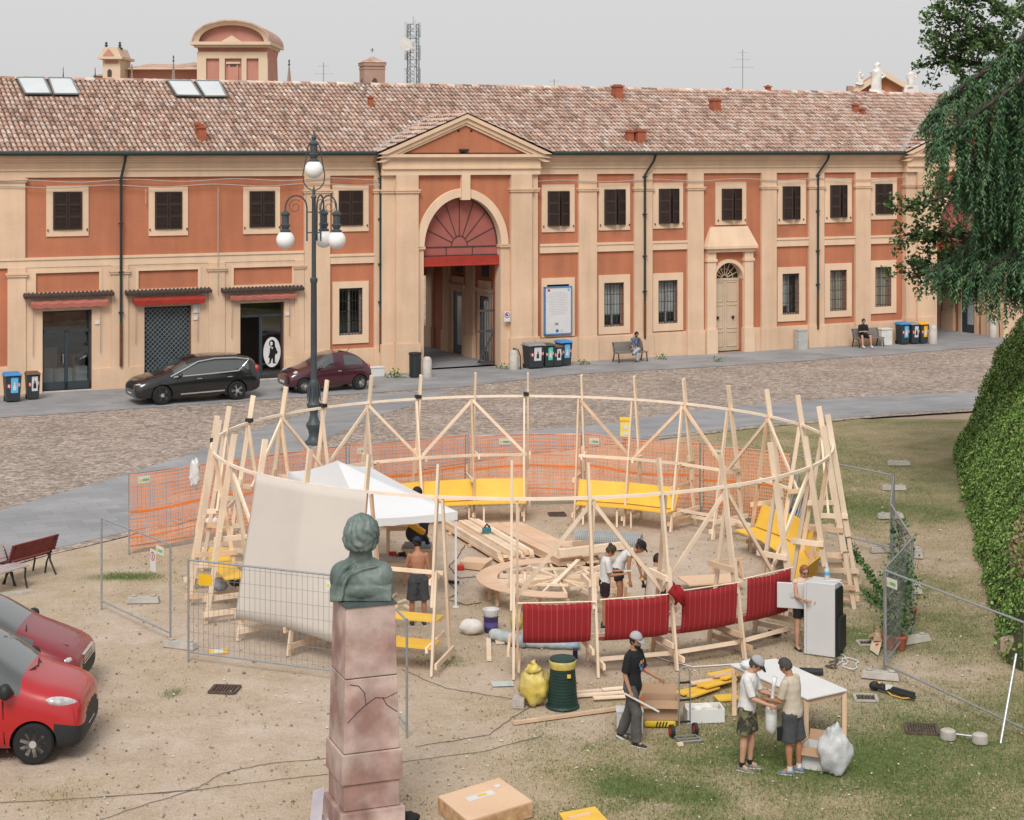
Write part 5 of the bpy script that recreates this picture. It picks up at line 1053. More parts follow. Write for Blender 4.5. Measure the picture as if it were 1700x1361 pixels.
# ================================================================== TEMPORARY FENCES
NET = mat('orange_net', (.80, .36, .21), .7, .1, 3); NETB = mat('orange_tape', (.85, .22, .03), .6)
def fence_panel(a, b, label, group, net=False, dense=True, h=1.9, sign=None):
    a, b = Vector((a[0], a[1], 0)), Vector((b[0], b[1], 0)); d = b - a; Ln = d.length; d.normalize(); rz = math.atan2(d.y, d.x); r = thing('site_fence', a, label, 'fence', group, rz=rz)
    L = lambda n, m, mm, par=None, **q: ob(n, m, mm, par or r, world=False, **q); e = .05
    for x in (e, Ln - e): m = MB(); m.tube([(x, 0, 0), (x, 0, h)], .021, 8); L('post', m, GALV, smooth=True)
    for z in (.18, h - .03): m = MB(); m.tube([(e, 0, z), (Ln - e, 0, z)], .019, 8); L('rail', m, GALV, smooth=True)
    if dense:
        m = MB(); n = int(Ln / .11)
        for k in range(n): x = e + (Ln - 2 * e) * k / n; m.beam((x, 0, .18), (x, 0, h - .03), .005, .005, (0, 1, 0))
        for k in range(7): z = .3 + k * (h - .4) / 6; m.beam((e, 0, z), (Ln - e, 0, z), .006, .006)
        o = L('wire_mesh', m, mat('wire', (.30, .31, .32), .45, metal=.5)); o['kind'] = 'stuff'
    if net:
        m = MB(); s = .047; n = int((Ln - .1) / s); off = -.03
        def sag(x): return .03 * math.sin(x * 1.7 + a.x)
        for k in range(n + 1):
            x = e + k * s; pts = [(x + .01 * math.sin(z * 5 + k), off + .015 * math.sin(z * 3 + x * 2), z + sag(x)) for z in (.15, .5, .9, 1.3, h - .03)]
            for p, q in zip(pts[:-1], pts[1:]): w = .0095; m.add([(p[0] - w, p[1], p[2]), (p[0] + w, p[1], p[2]), (q[0] + w, q[1], q[2]), (q[0] - w, q[1], q[2])], [(0, 1, 2, 3)])
        nz_ = int((h - .2) / .085)
        for k in range(nz_ + 1):
            z = .15 + k * (h - .18) / nz_; N_ = max(6, int(Ln / .3))
            for j in range(N_):
                x0, x1 = e + (Ln - 2 * e) * j / N_, e + (Ln - 2 * e) * (j + 1) / N_; w = .0125; m.add([(x0, off, z - w + sag(x0)), (x1, off, z - w + sag(x1)), (x1, off, z + w + sag(x1)), (x0, off, z + w + sag(x0))], [(0, 1, 2, 3)])
        o = L('safety_net', m, NET, recalc=False); o['kind'] = 'stuff'
        for z, w in ((1.02, .045), (.42, .025)):
            m = MB(); N_ = 12; m.strip([[(e + (Ln - 2 * e) * j / N_, -.045, z + q + sag(e + (Ln - 2 * e) * j / N_) * 1.5) for j in range(N_ + 1)] for q in (-w / 2, w / 2)]); L('net_band', m, NETB, recalc=False)
    if sign is not None:
        m = MB(); m.box((sign, -.04, h - .2), (.30, .012, .16)); s_ = L('maker_plate', m, WHITEP); m = MB(); m.box((sign + .04, -.05, h - .2), (.17, .008, .05)); L('plate_print', m, mat('print_green', (.2, .42, .12), .6), s_); m = MB(); m.box((sign - .1, -.05, h - .2), (.05, .008, .05)); L('plate_logo', m, mat('print_lime', (.6, .6, .05), .6), s_)
    return r
def fx(x, ytop, h=1.9): Y = (H - h) * F / (ytop - HZ); return ((x - CXP) / F * Y, Y)
def foot(loc, rz, label, broken=False):
    m = MB(); c = Vector(loc); M = Matrix.Rotation(rz, 3, 'Z'); L_, w, hh = .68, .22, .13
    m.hexa([c + M @ Vector(q) for q in ((-L_ / 2, -w / 2, 0), (L_ / 2, -w / 2, 0), (L_ / 2, w / 2, 0), (-L_ / 2, w / 2, 0), (-L_ / 2 + .03, -w / 2 + .03, hh), (L_ / 2 - .03, -w / 2 + .03, hh), (L_ / 2 - .03, w / 2 - .03, hh), (-L_ / 2 + .03, w / 2 - .03, hh))])
    for q in (-.2, .2): m.lathe([(.06, hh), (.06, hh + .03), (.03, hh + .03)], 10, c + M @ Vector((q, 0, 0)))
    tag(ob('concrete_block', m, CONC, bevel=.02), label, 'concrete block', 'concrete feet of the fences')
net_pts = [fx(211, 785), fx(398, 760.5), fx(577, 737), fx(775, 721), fx(968, 718), fx(1165, 735), fx(1316, 753), fx(1484, 787)]
nm = ['orange-netted fence panel at its free end by the red bench', 'orange-netted fence panel between ring and lamp post', 'orange-netted fence panel beside the lamp post base', 'orange-netted fence panel behind the longest yellow bench', 'orange-netted fence panel in front of the yellow utility post', 'orange-netted fence panel where the netting turns toward the lawn']
for i in range(6): fence_panel(net_pts[i], net_pts[i + 1], nm[i], 'fence panels round the building site', net=True, sign=[.42, None, .4, 1.0, .35, .5][i])
fence_panel(net_pts[6], net_pts[7], 'bare wire fence panel next to the end of the netting', 'fence panels round the building site', dense=False)
Rp = [(8.84, 40.85), (8.07, 37.6), (7.79, 34.3), (6.68, 31.7), (8.2, 28.1)]
for i, lab in enumerate(('short fence panel seen edge-on by the climbing plants', 'fence panel overgrown by climbing potted plants', 'fence panel beside the potted climbing plants', 'low-angled fence panel in front of the ivy bank')):
    fence_panel(Rp[i], Rp[i + 1], lab, 'fence panels round the building site', dense=i != 3, sign=None if i != 3 else .3)
m = MB()     # a few remaining wires on the open panel
p0, p1 = Vector((*Rp[3], 0)), Vector((*Rp[4], 0))
Lp = [(-8.44, 36.2), (-6.5, 33.7), (-6.0, 32.5), (-2.6, 31.05), (-1.67, 28.25)]
fence_panel(Lp[0], Lp[1], 'tilted fence panel standing open near the red bench', 'fence panels round the building site', dense=False, sign=2.75)
fence_panel(Lp[2], Lp[3], 'wire fence panel in front of the canvas sheet', 'fence panels round the building site', sign=3.1)
fence_panel(Lp[3], Lp[4], 'wire fence panel half hidden behind the bust pedestal', 'fence panels round the building site', dense=False)
o = bpy.data.objects  # warning signs on the left panels
def plate(c, w, h, mm, name, lab, cat, rz=0, extra=None):
    m = MB(); m.box(c, (w, .012, h), rz); q = tag(ob(name, m, mm), lab, cat)
    return q
d = (Vector((*Lp[1], 0)) - Vector((*Lp[0], 0))).normalized(); c = Vector((*Lp[0], 0)) + d * 2.4 + Vector((0, -.05, 1.45)); q = plate(c, .22, .42, WHITEP, 'no_entry_sign', 'small white no-entry sign on the tilted fence panel', 'sign', math.atan2(d.y, d.x))
for rr, mm, off in ((.09, REDP, .008), (.065, WHITEP, .012)):
    m = MB(); pr = d; nn = Vector((d.y, -d.x, 0)); m.poly([c + nn * off + Vector((0, 0, .08)) + pr * rr * math.cos(t) + Z3 * rr * math.sin(t) for t in [k * math.pi / 10 for k in range(20)]]); ob('symbol', m, mm, q, recalc=False)
m = MB(); m.box(c + nn * .014 + Vector((0, 0, .08)), (.02, .004, .09), math.atan2(d.y, d.x)); ob('symbol', m, BLACKP, q)
d = (Vector((*Lp[3], 0)) - Vector((*Lp[2], 0))).normalized(); plate(Vector((*Lp[2], 0)) + d * .42 + Vector((0, -.05, 1.55)), .28, .2, mat('sign_yellow', (.72, .42, .02), .5), 'yellow_sign', 'blank yellow plate hung on the wire fence', 'sign', math.atan2(d.y, d.x))
for i, (x, y, rz, lab) in enumerate(((238, 1000, .05, 'loose concrete foot lying on bare soil between red bench and canvas'), (300, 1075, -.4, 'concrete foot under the corner where two left fence panels meet'), (1462, 1126, -.35, 'concrete foot under the fence corner beside the tripod bag'), (1518, 1066, .5, 'concrete foot beside the potted climbing plants'), (1492, 772, 0, 'pale concrete foot on the far lawn'), (1484, 813, 0, 'pale concrete foot behind the fence post row'), (1478, 860, .1, 'pale concrete foot on the lawn by the bare fence panel'), (1468, 916, .1, 'pale concrete foot at the end of the low rail'), (1524, 922, 1.4, 'concrete foot standing on end near the ivy bank'), (1522, 980, 1.4, 'concrete foot on the lawn beside the edge-on fence panel'))):
    foot(gp(x, y), rz, lab)
m = MB(); m.tube([gp(1661, 1234), gp(1661, 1234) + Vector((.42, .6, 1.25))], .022, 8); tag(ob('stay_bar', m, GALV, smooth=True), 'pale metal stay bar leaning at the fence by the ivy', 'bar')
r = thing('stay_weights', gp(1600, 1222), 'two round concrete weights joined by a metal bar', 'weight')
for x, y in ((1574, 1226), (1627, 1233)): m = MB(); m.lathe([(.125, 0), (.13, .03), (.12, .13), (.09, .15)], 14, gp(x, y)); ob('weight', m, CONC, r, smooth=True)
m = MB(); m.tube([gp(1574, 1224) + Vector((0, 0, .07)), gp(1627, 1231) + Vector((0, 0, .07))], .018, 6); ob('bar', m, GALV, r)
# ================================================================== THINGS ON THE SITE
def G(x, y, z=0): return gp(x, y, z)
def simple(name, m, mm, label, cat, group=None, **k): return tag(ob(name, m, mm, **k), label, cat, group)
CARD = mat('cardboard', (.42, .275, .175), .85, .08, 2); CARDI = mat('cardboard_inner', (.36, .23, .14), .85, .08, 2)
PURPLE = mat('bucket_purple', (.05, .03, .12), .4, spec=.5); GREY = mat('tool_grey', (.2, .21, .22), .5); TEAL = mat('tool_teal', (.03, .16, .19), .45, spec=.5); RED = mat('tool_red', (.45, .02, .02), .45, spec=.5)
# --- stack of planks
def stack(a, b, w, nacross, layers, th, label, z0=.06, wood=None, name='plank_stack'):
    a, b = Vector(a), Vector(b); d = (b - a).normalized(); s = Vector((d.y, -d.x, 0)) * -1; s = s if s.x > 0 else -s; r = thing(name, a, label, 'timber stack'); pw = w / nacross
    for l in range(layers):
        for k in range(nacross):
            if l == layers - 1 and k in (2, 5): continue
            e0, e1 = random.uniform(-.12, .12), random.uniform(-.1, .14); m = MB(); c0 = a + d * e0 + s * (pw * (k + .5) + random.uniform(-.008, .008)) + Vector((0, 0, z0 + th * (l + .5))); c1 = b + d * e1 + s * (pw * (k + .5) + random.uniform(-.01, .01)) + Vector((0, 0, z0 + th * (l + .5))); m.beam(c0, c1, pw * .94, th * .94); ob('plank', m, wood or (PINE if (k + l) % 4 else PINED), r)
    for q in (.12, .5, .88): m = MB(); p = a.lerp(b, q); m.beam(p + s * -.05 + Vector((0, 0, z0 / 2)), p + s * (w + .05) + Vector((0, 0, z0 / 2)), .08, z0); ob('bearer', m, PINED, r)
    return r
stack(G(738, 881), G(827, 937), .86, 8, 4, .05, 'long stack of fresh pine planks beside the white tent')
stack(G(806, 884), G(928, 945), .95, 3, 5, .035, 'low stack of wide pale boards next to the plank stack', wood=PLY, name='board_stack')
m = MB(); c = G(808, 884, .28); m.box(c + Vector((0, 0, .06)), (.2, .12, .12), .4); r = simple('power_planer', m, TEAL, 'teal power planer lying on the plank stack', 'power tool', bevel=.02); m = MB(); m.tube([c + Vector((-.05, 0, .12)), c + Vector((0, 0, .2)), c + Vector((.08, 0, .13))], .025, 6); ob('handle', m, BLACKP, r); m = MB(); m.box(c + Vector((.0, 0, .0)), (.26, .14, .02), .4); ob('sole', m, GREY, r)
# --- round table of spokes
RT = Vector((.97, 37.1, 0)); r = thing('round_table_frame', RT, 'unfinished round table of radial battens with a plywood rim', 'table frame')
for a0 in range(95, 275, 36):
    m = MB(); rows = []
    for j in range(7):
        t = R(a0 + (35.2) * j / 6); rows.append([RT + Vector((math.cos(t) * q, math.sin(t) * q, z)) for q, z in ((1.28, .45), (1.72, .45), (1.72, .432), (1.28, .432))])
    m.strip(rows, closed=True); m.add(rows[0], [(0, 1, 2, 3)]); m.add(rows[-1], [(3, 2, 1, 0)]); ob('rim_segment', m, PLY, r)
for k in range(16):
    t = R(k * 22.5 + 6); dd = Vector((math.cos(t), math.sin(t), 0)); m = MB(); m.beam(RT + dd * .12 + Vector((0, 0, .37 + .03 * (k % 2))), RT + dd * (1.62 if k % 3 else 1.3) + Vector((0, 0, .37)), .045, .09); ob('spoke', m, PINE if k % 3 else PINED, r)
    m = MB(); m.beam(RT + dd * 1.45, RT + dd * 1.45 + Vector((0, 0, .34)), .07, .05); ob('leg', m, PINED, r)
for k in range(9):
    t = R(k * 40 + 20); dd = Vector((math.cos(t), math.sin(t), 0)); e = Vector((-dd.y, dd.x, 0)); m = MB(); q = .7 + .3 * (k % 2); m.beam(RT + dd * q - e * .32 + Vector((0, 0, .44)), RT + dd * q + e * .32 + Vector((0, 0, .45)), .045, .05); ob('noggin', m, PINE, r)
m = MB(); m.beam(RT + Vector((-.1, -.55, .42)), RT + Vector((.45, .75, .62)), .09, .04); ob('loose_batten', m, PINE, r)
# --- steel mesh roll
r = thing('mesh_roll', G(1010, 897), 'silver roll of wire mesh lying on the sand', 'wire roll'); a, b = G(958, 893, .22), G(1064, 900, .22); m = MB(); ax = (b - a); ax.normalize()
for k in range(36):
    p = a.lerp(b, k / 35); m.tube([p + Vector((0, 0, 1)) * .21 * math.cos(t) + Vector((-ax.y, ax.x, 0)) * .21 * math.sin(t) for t in [2 * math.pi * j / 16 for j in range(16)]], .012, 4, closed=True)
for k in range(24):
    t = 2 * math.pi * k / 24; o = Vector((0, 0, 1)) * .21 * math.cos(t) + Vector((-ax.y, ax.x, 0)) * .21 * math.sin(t); m.beam(a + o, b + o, .007, .007)
o = ob('wire_coil', m, mat('mesh_zinc', (.48, .50, .50), .45, metal=.3), r); o['kind'] = 'stuff'; m = MB(); m.tube([a, b], .17, 16); ob('inner_coil', m, mat('mesh_inner', (.36, .38, .38), .6), r, smooth=True)
# --- beams, trestles, boxes inside the ring
def trestle(c, rz, L_, h, label, name='trestle', wood=None):
    r = thing(name, c, label, 'trestle', rz=rz); w = wood or PINED
    for s in (-1, 1):
        for q in (-1, 1): m = MB(); m.beam((s * L_ * .42, q * h * .32, 0), (s * L_ * .38, q * .03, h), .04, .06); ob('leg', m, w, r, world=False)
        m = MB(); m.beam((s * L_ * .4, -h * .2, h * .35), (s * L_ * .4, h * .2, h * .35), .035, .06); ob('spreader', m, w, r, world=False)
    m = MB(); m.beam((-L_ / 2, 0, h), (L_ / 2, 0, h), .07, .06); ob('top_rail', m, w, r, world=False); return r
trestle(G(1208, 962), .35, .75, .42, 'small wooden trestle by the plywood sheet behind the slings')
m = MB(); m.box(G(1180, 962, .2), (1.25, .75, .03), .25); simple('plywood_sheet', m, PLY, 'pale plywood sheet resting behind the third red sling', 'plywood')
m = MB(); m.beam(G(927, 918, .42), G(1036, 905, .42), .12, .16); simple('timber_beam', m, PINE, 'thick pale beam lying across trestles near the mesh roll', 'beam')
trestle(G(945, 925), .2, .6, .34, 'low trestle carrying the thick pale beam', 'low_trestle')
def open_box(c, sx, sy, sz, rz, label, flaps=True, mm=None, name='cardboard_box', cat='box'):
    mm = mm or CARD; r = thing(name, c, label, cat, rz=rz); t = .012
    for q in (((0, -sy / 2), (sx, t)), ((0, sy / 2), (sx, t)), ((-sx / 2, 0), (t, sy)), ((sx / 2, 0), (t, sy))):
        m = MB(); m.box((q[0][0], q[0][1], sz / 2), (q[1][0], q[1][1], sz)); ob('side', m, mm, r, world=False)
    m = MB(); m.box((0, 0, .008), (sx - .02, sy - .02, .012)); ob('bottom', m, mm, r, world=False)
    if flaps:
        for (dx, dy, ang) in ((0, -1, 2.2), (0, 1, .5), (-1, 0, 2.0), (1, 0, 2.3)):
            L_ = sy * .45; p = Vector((dx * sx / 2, dy * sy / 2, sz)); w = Vector((0 if dx else sx / 2, 0 if dy else sy / 2, 0)); o = Vector((dx, dy, 0)); e = o * math.sin(ang) * L_ + Vector((0, 0, math.cos(ang) * L_)); m = MB(); m.add([p - w, p + w, p + w + e, p - w + e], [(0, 1, 2, 3)]); ob('flap', m, CARDI, r, world=False, solid=.008)
    return r
open_box(G(972, 930), .5, .34, .26, .2, 'brown cardboard box with tools beside the thick beam')
r = thing('plywood_offcuts', G(785, 944), 'small tilted pile of pinkish plywood squares near the tent leg', 'plywood')
for k in range(6): m = MB(); m.box(G(787, 942) + Vector((.01 * k, .0, .03 + k * .026)), (.62, .5, .022), -.5 + .04 * k); ob('sheet', m, PLY, r)
# --- work tables under the tent
def table(c, rz, sx, sy, h, top, legm, label, tth=.04, name='work_table'):
    r = thing(name, c, label, 'table', rz=rz); m = MB(); m.box((0, 0, h - tth / 2), (sx, sy, tth)); ob('table_top', m, top, r, world=False)
    for s in (-1, 1):
        for q in (-1, 1): m = MB(); m.box((s * (sx / 2 - .08), q * (sy / 2 - .08), (h - tth) / 2), (.07, .07, h - tth)); ob('leg', m, legm, r, world=False)
        m = MB(); m.box((0, s * (sy / 2 - .05), h - tth - .05), (sx - .1, .03, .09)); ob('apron', m, legm, r, world=False)
    return r
WT = G(663, 985); table(WT, .1, 1.15, .7, .78, mat('bench_grey', (.40, .36, .32), .7, .15, 4), PINED, 'grey-topped work table under the white tent')
stand = G(668, 965) + Vector((-.1, .35, 0)); table(stand + Vector((0, .5, 0)), .05, .7, .5, 1.1, PINED, PINED, 'tall narrow wooden stand behind the grey work table', name='wooden_stand')
for i, (dx, dy, col, lab) in enumerate(((-.15, .1, RED, 'small red tool on the grey work table'), (.05, .05, BLACKP, 'black drill on the grey work table'), (.2, -.1, BLACKP, 'black clamp on the edge of the grey work table'), (.38, .12, GREY, 'grey sander on the grey work table'))):
    m = MB(); c = WT + Vector((dx, dy, .78)); m.box(c + Vector((0, 0, .05)), (.16, .06, .07), i * .7); m.tube([c + Vector((.04, 0, .04)), c + Vector((.07, -.05, .0)), c + Vector((.1, -.1, .03))], .025, 6); simple('hand_tool', m, col, lab, 'tool')
# mitre saw
c = G(693, 968) + Vector((0, .1, 0)); r = thing('mitre_saw', c + Vector((0, 0, .75)), 'yellow and black mitre saw on a stand behind the bare-chested man', 'saw')
m = MB(); m.box(c + Vector((0, 0, .80)), (.6, .45, .07)); ob('bed', m, GREY, r, bevel=.01); M = Matrix.Rotation(R(90), 3, 'X') @ Matrix.Rotation(R(35), 3, 'Z')
m = MB(); m.lathe([(.05, -.05), (.19, -.05), (.2, 0), (.19, .05), (.05, .05)], 20, c + Vector((-.06, -.1, 1.08)), M=Matrix.Rotation(R(70), 3, 'X')); ob('blade_guard', m, BLACKP, r, smooth=True)
m = MB(); m.box(c + Vector((-.02, -.1, 1.2)), (.42, .12, .14), M=Matrix.Rotation(R(35), 3, 'Y')); ob('motor', m, mat('saw_yellow', (.75, .36, .02), .45, spec=.5), r, bevel=.03)
m = MB(); m.tube([c + Vector((.1, -.1, 1.1)), c + Vector((.2, -.05, .95)), c + Vector((.22, 0, .82))], .05, 8); ob('arm', m, BLACKP, r)
table(c, .0, .7, .5, .77, PINED, PINED, 'rough stand under the mitre saw', name='saw_stand')
# scattered offcuts
OFFC = [(640, 1000, .3, .06, .2), (655, 990, .22, .05, 1.2), (648, 1008, .35, .07, -.4), (668, 1000, .25, .05, .9), (636, 1012, .2, .08, .1), (676, 1010, .28, .06, 2.1), (830, 1068, .17, .12, .1), (1129, 1238, .09, .07, .3), (575, 1010, .3, .06, .3)]
for i, (x, y, l, w, rz) in enumerate(OFFC):
    m = MB(); m.box(G(x, y) + Vector((0, 0, .025)), (l, w, .045), rz); simple('timber_offcut', m, PINE, 'short pine offcut lying on the sand beneath the work table' if i < 6 or i == 8 else ('short thick offcut beside the tarpaulin roll' if i == 6 else 'tiny pale offcut in front of the hand truck'), 'offcut', 'offcuts under the work table' if i < 6 or i == 8 else None)
m = MB(); m.beam(G(811, 1063) + Vector((0, 0, .03)), G(812, 1098) + Vector((0, 0, .03)), .09, .05); simple('short_plank', m, PINE, 'short plank pointing out of the ring by the paint bucket', 'plank')
# buckets, bags, tarps
c = G(815, 1048); r = thing('paint_bucket', c, 'dark purple paint bucket with handle near the tarpaulin roll', 'bucket'); m = MB(); m.lathe([(.12, 0), (.135, .02), (.145, .28), (.15, .3), (.13, .3), (.12, .03)], 18, c); ob('tub', m, PURPLE, r, smooth=True); m = MB(); m.lathe([(.138, .1), (.147, .2)], 18, c); ob('band', m, mat('bucket_label', (.12, .09, .3), .4), r)
c2 = c + Vector((.0, -.0, .29)); r = thing('white_bucket', c2, 'white plastic tub standing on the purple paint bucket', 'bucket'); m = MB(); m.lathe([(.125, 0), (.14, .02), (.16, .13), (.165, .15), (.145, .15), (.12, .03)], 18, c2); ob('tub', m, WHITEP, r, smooth=True); m = MB(); m.tube([c2 + Vector((-.16, 0, .12)), c2 + Vector((-.12, -.14, .06)), c2 + Vector((.0, -.175, .04)), c2 + Vector((.12, -.14, .06)), c2 + Vector((.16, 0, .12))], .006, 5); ob('handle', m, GALV, r)
def sack(c, rad, seed, name='sack', n=20, mm_=12, amp=.18, flat=.0):
    m = MB(); m.ell((0, 0, 0), (1, 1, 1), n, mm_); vs = []
    for v in m.v:
        p = Vector(v); q = 1 + amp * noise.noise(p * 2.2 + Vector((seed, 0, 0))) + amp * .6 * noise.noise(p * 5 + Vector((0, seed, 0))); p = Vector((p.x * rad[0] * q, p.y * rad[1] * q, p.z * rad[2] * q)); p.z = max(p.z + rad[2] * .9, 0); vs.append(Vector(c) + p)
    m.v = [tuple(v) for v in vs]; return m
BAGW = mat('bag_white', (.66, .63, .59), .6, .12, 6, .3); TARP = mat('tarp_blue', (.45, .48, .48), .45, .25, 5, .3, col2=(.22, .30, .38)); BAGY = mat('bag_yellow', (.68, .52, .10), .35, .2, 7, .5, spec=.5, trans=.12, col2=(.50, .42, .16))
simple('white_sack', sack(G(782, 1052), (.24, .16, .15), 3), BAGW, 'crumpled white sack lying beside the purple bucket', 'sack', smooth='all')
m = MB(); a, b = G(815, 1052, .11), G(872, 1066, .11); m.tube([a.lerp(b, k / 8) + Vector((0, .02 * math.sin(k * 2), .012 * math.cos(k * 3))) for k in range(9)], [.09, .125, .115, .125, .11, .125, .115, .12, .1], 14); simple('tarpaulin_roll', m, TARP, 'blue-grey tarpaulin roll lying behind the first front post', 'tarpaulin', smooth='all')
m = MB(); a, b = G(872, 1068, .07), G(962, 1072, .07); m.tube([a.lerp(b, k / 10) + Vector((0, .02 * math.sin(k * 2), .008 * math.cos(k * 3))) for k in range(11)], [.06] + [.075, .07] * 5, 12); simple('long_tarpaulin_roll', m, TARP, 'thin tarpaulin roll lying under the first red sling', 'tarpaulin', smooth='all')
simple('yellow_sack', sack(G(858, 1044), (.13, .12, .2), 9), BAGY, 'small yellow bag behind the first front post', 'bag', smooth='all')
# yellow refuse bag
c = G(887, 1171); m = crumple(c, (.25, .21, .33), 5, .26); r = thing('refuse_bag', c, 'full translucent yellow refuse bag beside the green bin', 'bag'); ob('bag', m, BAGY, r, smooth='all'); m = MB(); m.tube([c + Vector((0, 0, .6)), c + Vector((-.01, 0, .66)), c + Vector((.0, 0, .7)), c + Vector((-.03, 0, .76))], [.16, .05, .03, .05], 9); ob('knot', m, BAGY, r, smooth='all')
# green composter
c = G(934, 1173); r = thing('composter', c, 'dark green ribbed compost bin with yellow liner and lid', 'bin'); CG = mat('composter_green', (.012, .038, .030), .55, .15, 6, spec=.4)
prof = []
for k in range(13): z = .05 + k * .052; q = .255 - .045 * (k / 12); prof += [(q, z), (q, z + .036), (q - .012, z + .04), (q - .012, z + .05)]
m = MB(); m.lathe([(.28, 0), (.29, .02), (.27, .05)] + prof, 24, c); ob('drum', m, CG, r); m = MB(); m.lathe([(.215, .66), (.235, .68), (.222, .74), (.24, .79), (.2, .8)], 20, c); ob('liner', m, BAGY, r, smooth='all'); m = MB(); m.lathe([(.21, .79), (.225, .8), (.215, .83), (.12, .86), (.02, .865)], 20, c); ob('lid', m, CG, r, smooth=True)
m = MB(); m.box(c + Vector((.1, -.235, .58)), (.06, .02, .06)); ob('badge', m, YELLOW, r)
m = MB(); c = G(862, 1172); m.box(c + Vector((0, 0, .08)), (.2, .3, .16), -.15); m.box(c + Vector((0, -.155, .08)), (.12, .01, .08), -.15); simple('concrete_brick', m, CONC, 'hollow concrete block beside the yellow refuse bag', 'concrete block', bevel=.012)
m = MB(); c = G(834, 1136); m.box(c + Vector((0, 0, .012)), (.38, .28, .01), .1); simple('glass_sheet', m, mat('glass_pale', (.42, .47, .45), .12, .05, spec=.6), 'pale sheet of glass lying flat on the sand', 'glass sheet')
m = MB(); c = G(955, 1092); m.box(c + Vector((0, 0, .07)), (.09, .06, .14)); r = simple('paint_tin', m, mat('tin_blue', (.03, .05, .16), .4), 'small dark blue tin standing under the first red sling', 'tin'); m = MB(); m.box(c + Vector((0, 0, .165)), (.092, .062, .05)); ob('cap', m, GREY, r)
m = MB(); m.beam(G(852, 1203) + Vector((0, 0, .03)), G(1045, 1176) + Vector((0, 0, .03)), .07, .05); simple('long_batten', m, PINED, 'long batten lying on the grass behind the man in black', 'batten')
r = thing('plank_pile', G(990, 1156), 'few flat planks on the grass behind the man in black', 'planks')
for k, (x0, y0, x1, y1) in enumerate(((938, 1152, 1040, 1145), (955, 1158, 1060, 1150), (985, 1163, 1070, 1158), (1000, 1150, 1080, 1143))): m = MB(); m.beam(G(x0, y0) + Vector((0, 0, .02 + .012 * k)), G(x1, y1) + Vector((0, 0, .02 + .012 * k)), .10, .03); ob('plank', m, PINE, r)
# boxes near the men
bag = MB(); c = G(1096, 1205); bag.box(c + Vector((0, .1, .06)), (.52, .4, .12), -.05); rb = simple('plaster_bag', bag, mat('bag_yellow_print', (.62, .44, .03), .5), 'yellow and black plaster bag under the cardboard box', 'bag', bevel=.04)
for k in range(4): m = MB(); m.box(c + Vector((-.06 + .05 * k, -.105, .06)), (.02, .01, .09), M=Matrix.Rotation(R(18), 3, 'Y')); ob('print_bar', m, BLACKP, rb)
r = open_box(c + Vector((0, .1, .12)), .58, .36, .32, -.05, 'open brown cardboard box standing on a yellow bag', True)
m = MB(); c = G(1046, 1216); m.box(c + Vector((0, .1, .17)), (.42, .3, .34), -.03); m.box(c + Vector((0, .1, .345)), (.44, .32, .02), -.03); simple('white_carton', m, mat('carton_pale', (.52, .53, .50), .6), 'pale closed carton behind the legs of the man in black', 'box')
m = MB()
c = G(1172, 1200); r = thing('foam_tray', c, 'white polystyrene tray full of small fittings near the hand truck', 'tray', rz=.12); FOAM = mat('polystyrene', (.64, .64, .63), .8, .03)
for q in (((0, -.17), (.62, .03)), ((0, .17), (.62, .03)), ((-.3, 0), (.03, .31)), ((.3, 0), (.03, .31))): m = MB(); m.box((q[0][0], q[0][1] + .17, .11), (q[1][0], q[1][1], .22)); ob('side', m, FOAM, r, world=False)
m = MB(); m.box((0, .17, .06), (.58, .31, .1)); ob('bottom', m, FOAM, r, world=False)
for i, (dx, dy, s, mm) in enumerate(((-.1, .15, .1, BAGW), (.05, .2, .12, BAGW), (.16, .12, .08, mat('bag_cream', (.6, .5, .36), .7)), (-.02, .08, .06, BLACKP), (.2, .22, .05, BLACKP), (-.2, .1, .05, BLACKP))):
    o = simple('small_bag', sack(c + Vector((dx, dy + .1, .1)), (s, s * .8, s * .6), i + 20, n=10, mm_=6), mm, 'small bag of fittings lying in the polystyrene tray' if i < 3 else 'small dark fitting in the polystyrene tray', 'bag' if i < 3 else 'fitting', 'fittings in the polystyrene tray', smooth='all')
# hand truck
c = G(1137, 1224); r = thing('hand_truck', c, 'silver two-wheeled hand truck standing upright on the grass', 'hand truck', rz=.25); L = lambda n, m, mm, **k: ob(n, m, mm, r, world=False, **k)
for s in (-1, 1): m = MB(); m.tube([(s * .09, 0, .1), (s * .09, .02, .95)], .014, 8); L('rail', m, GALV, smooth=True)
m = MB(); m.tube([(-.09, .02, .9), (-.085, .02, 1.05), (-.05, .02, 1.12), (.05, .02, 1.12), (.085, .02, 1.05), (.09, .02, .9)], .013, 8); L('handle', m, GALV, smooth=True)
for z in (.25, .6, .88): m = MB(); m.beam((-.09, .0, z), (.09, .0, z), .02, .03); L('crossbar', m, BLACKP)
m = MB(); m.tube([(-.18, .0, .03), (-.18, -.28, .03), (.18, -.28, .03), (.18, 0, .03)], .014, 6); m.beam((-.18, -.14, .03), (.18, -.14, .03), .02, .02); m.beam((-.18, 0, .03), (.18, 0, .03), .02, .02); L('toe_plate', m, GALV)
for s in (-1, 1):
    m = MB(); m.tube([(s * .17, .06, .1), (s * .225, .06, .1)], .1, 18); w = L('wheel', m, BLACKP); m = MB(); m.tube([(s * .165, .06, .1), (s * .232, .06, .1)], .055, 14); ob('hub', m, RED, w, world=False)
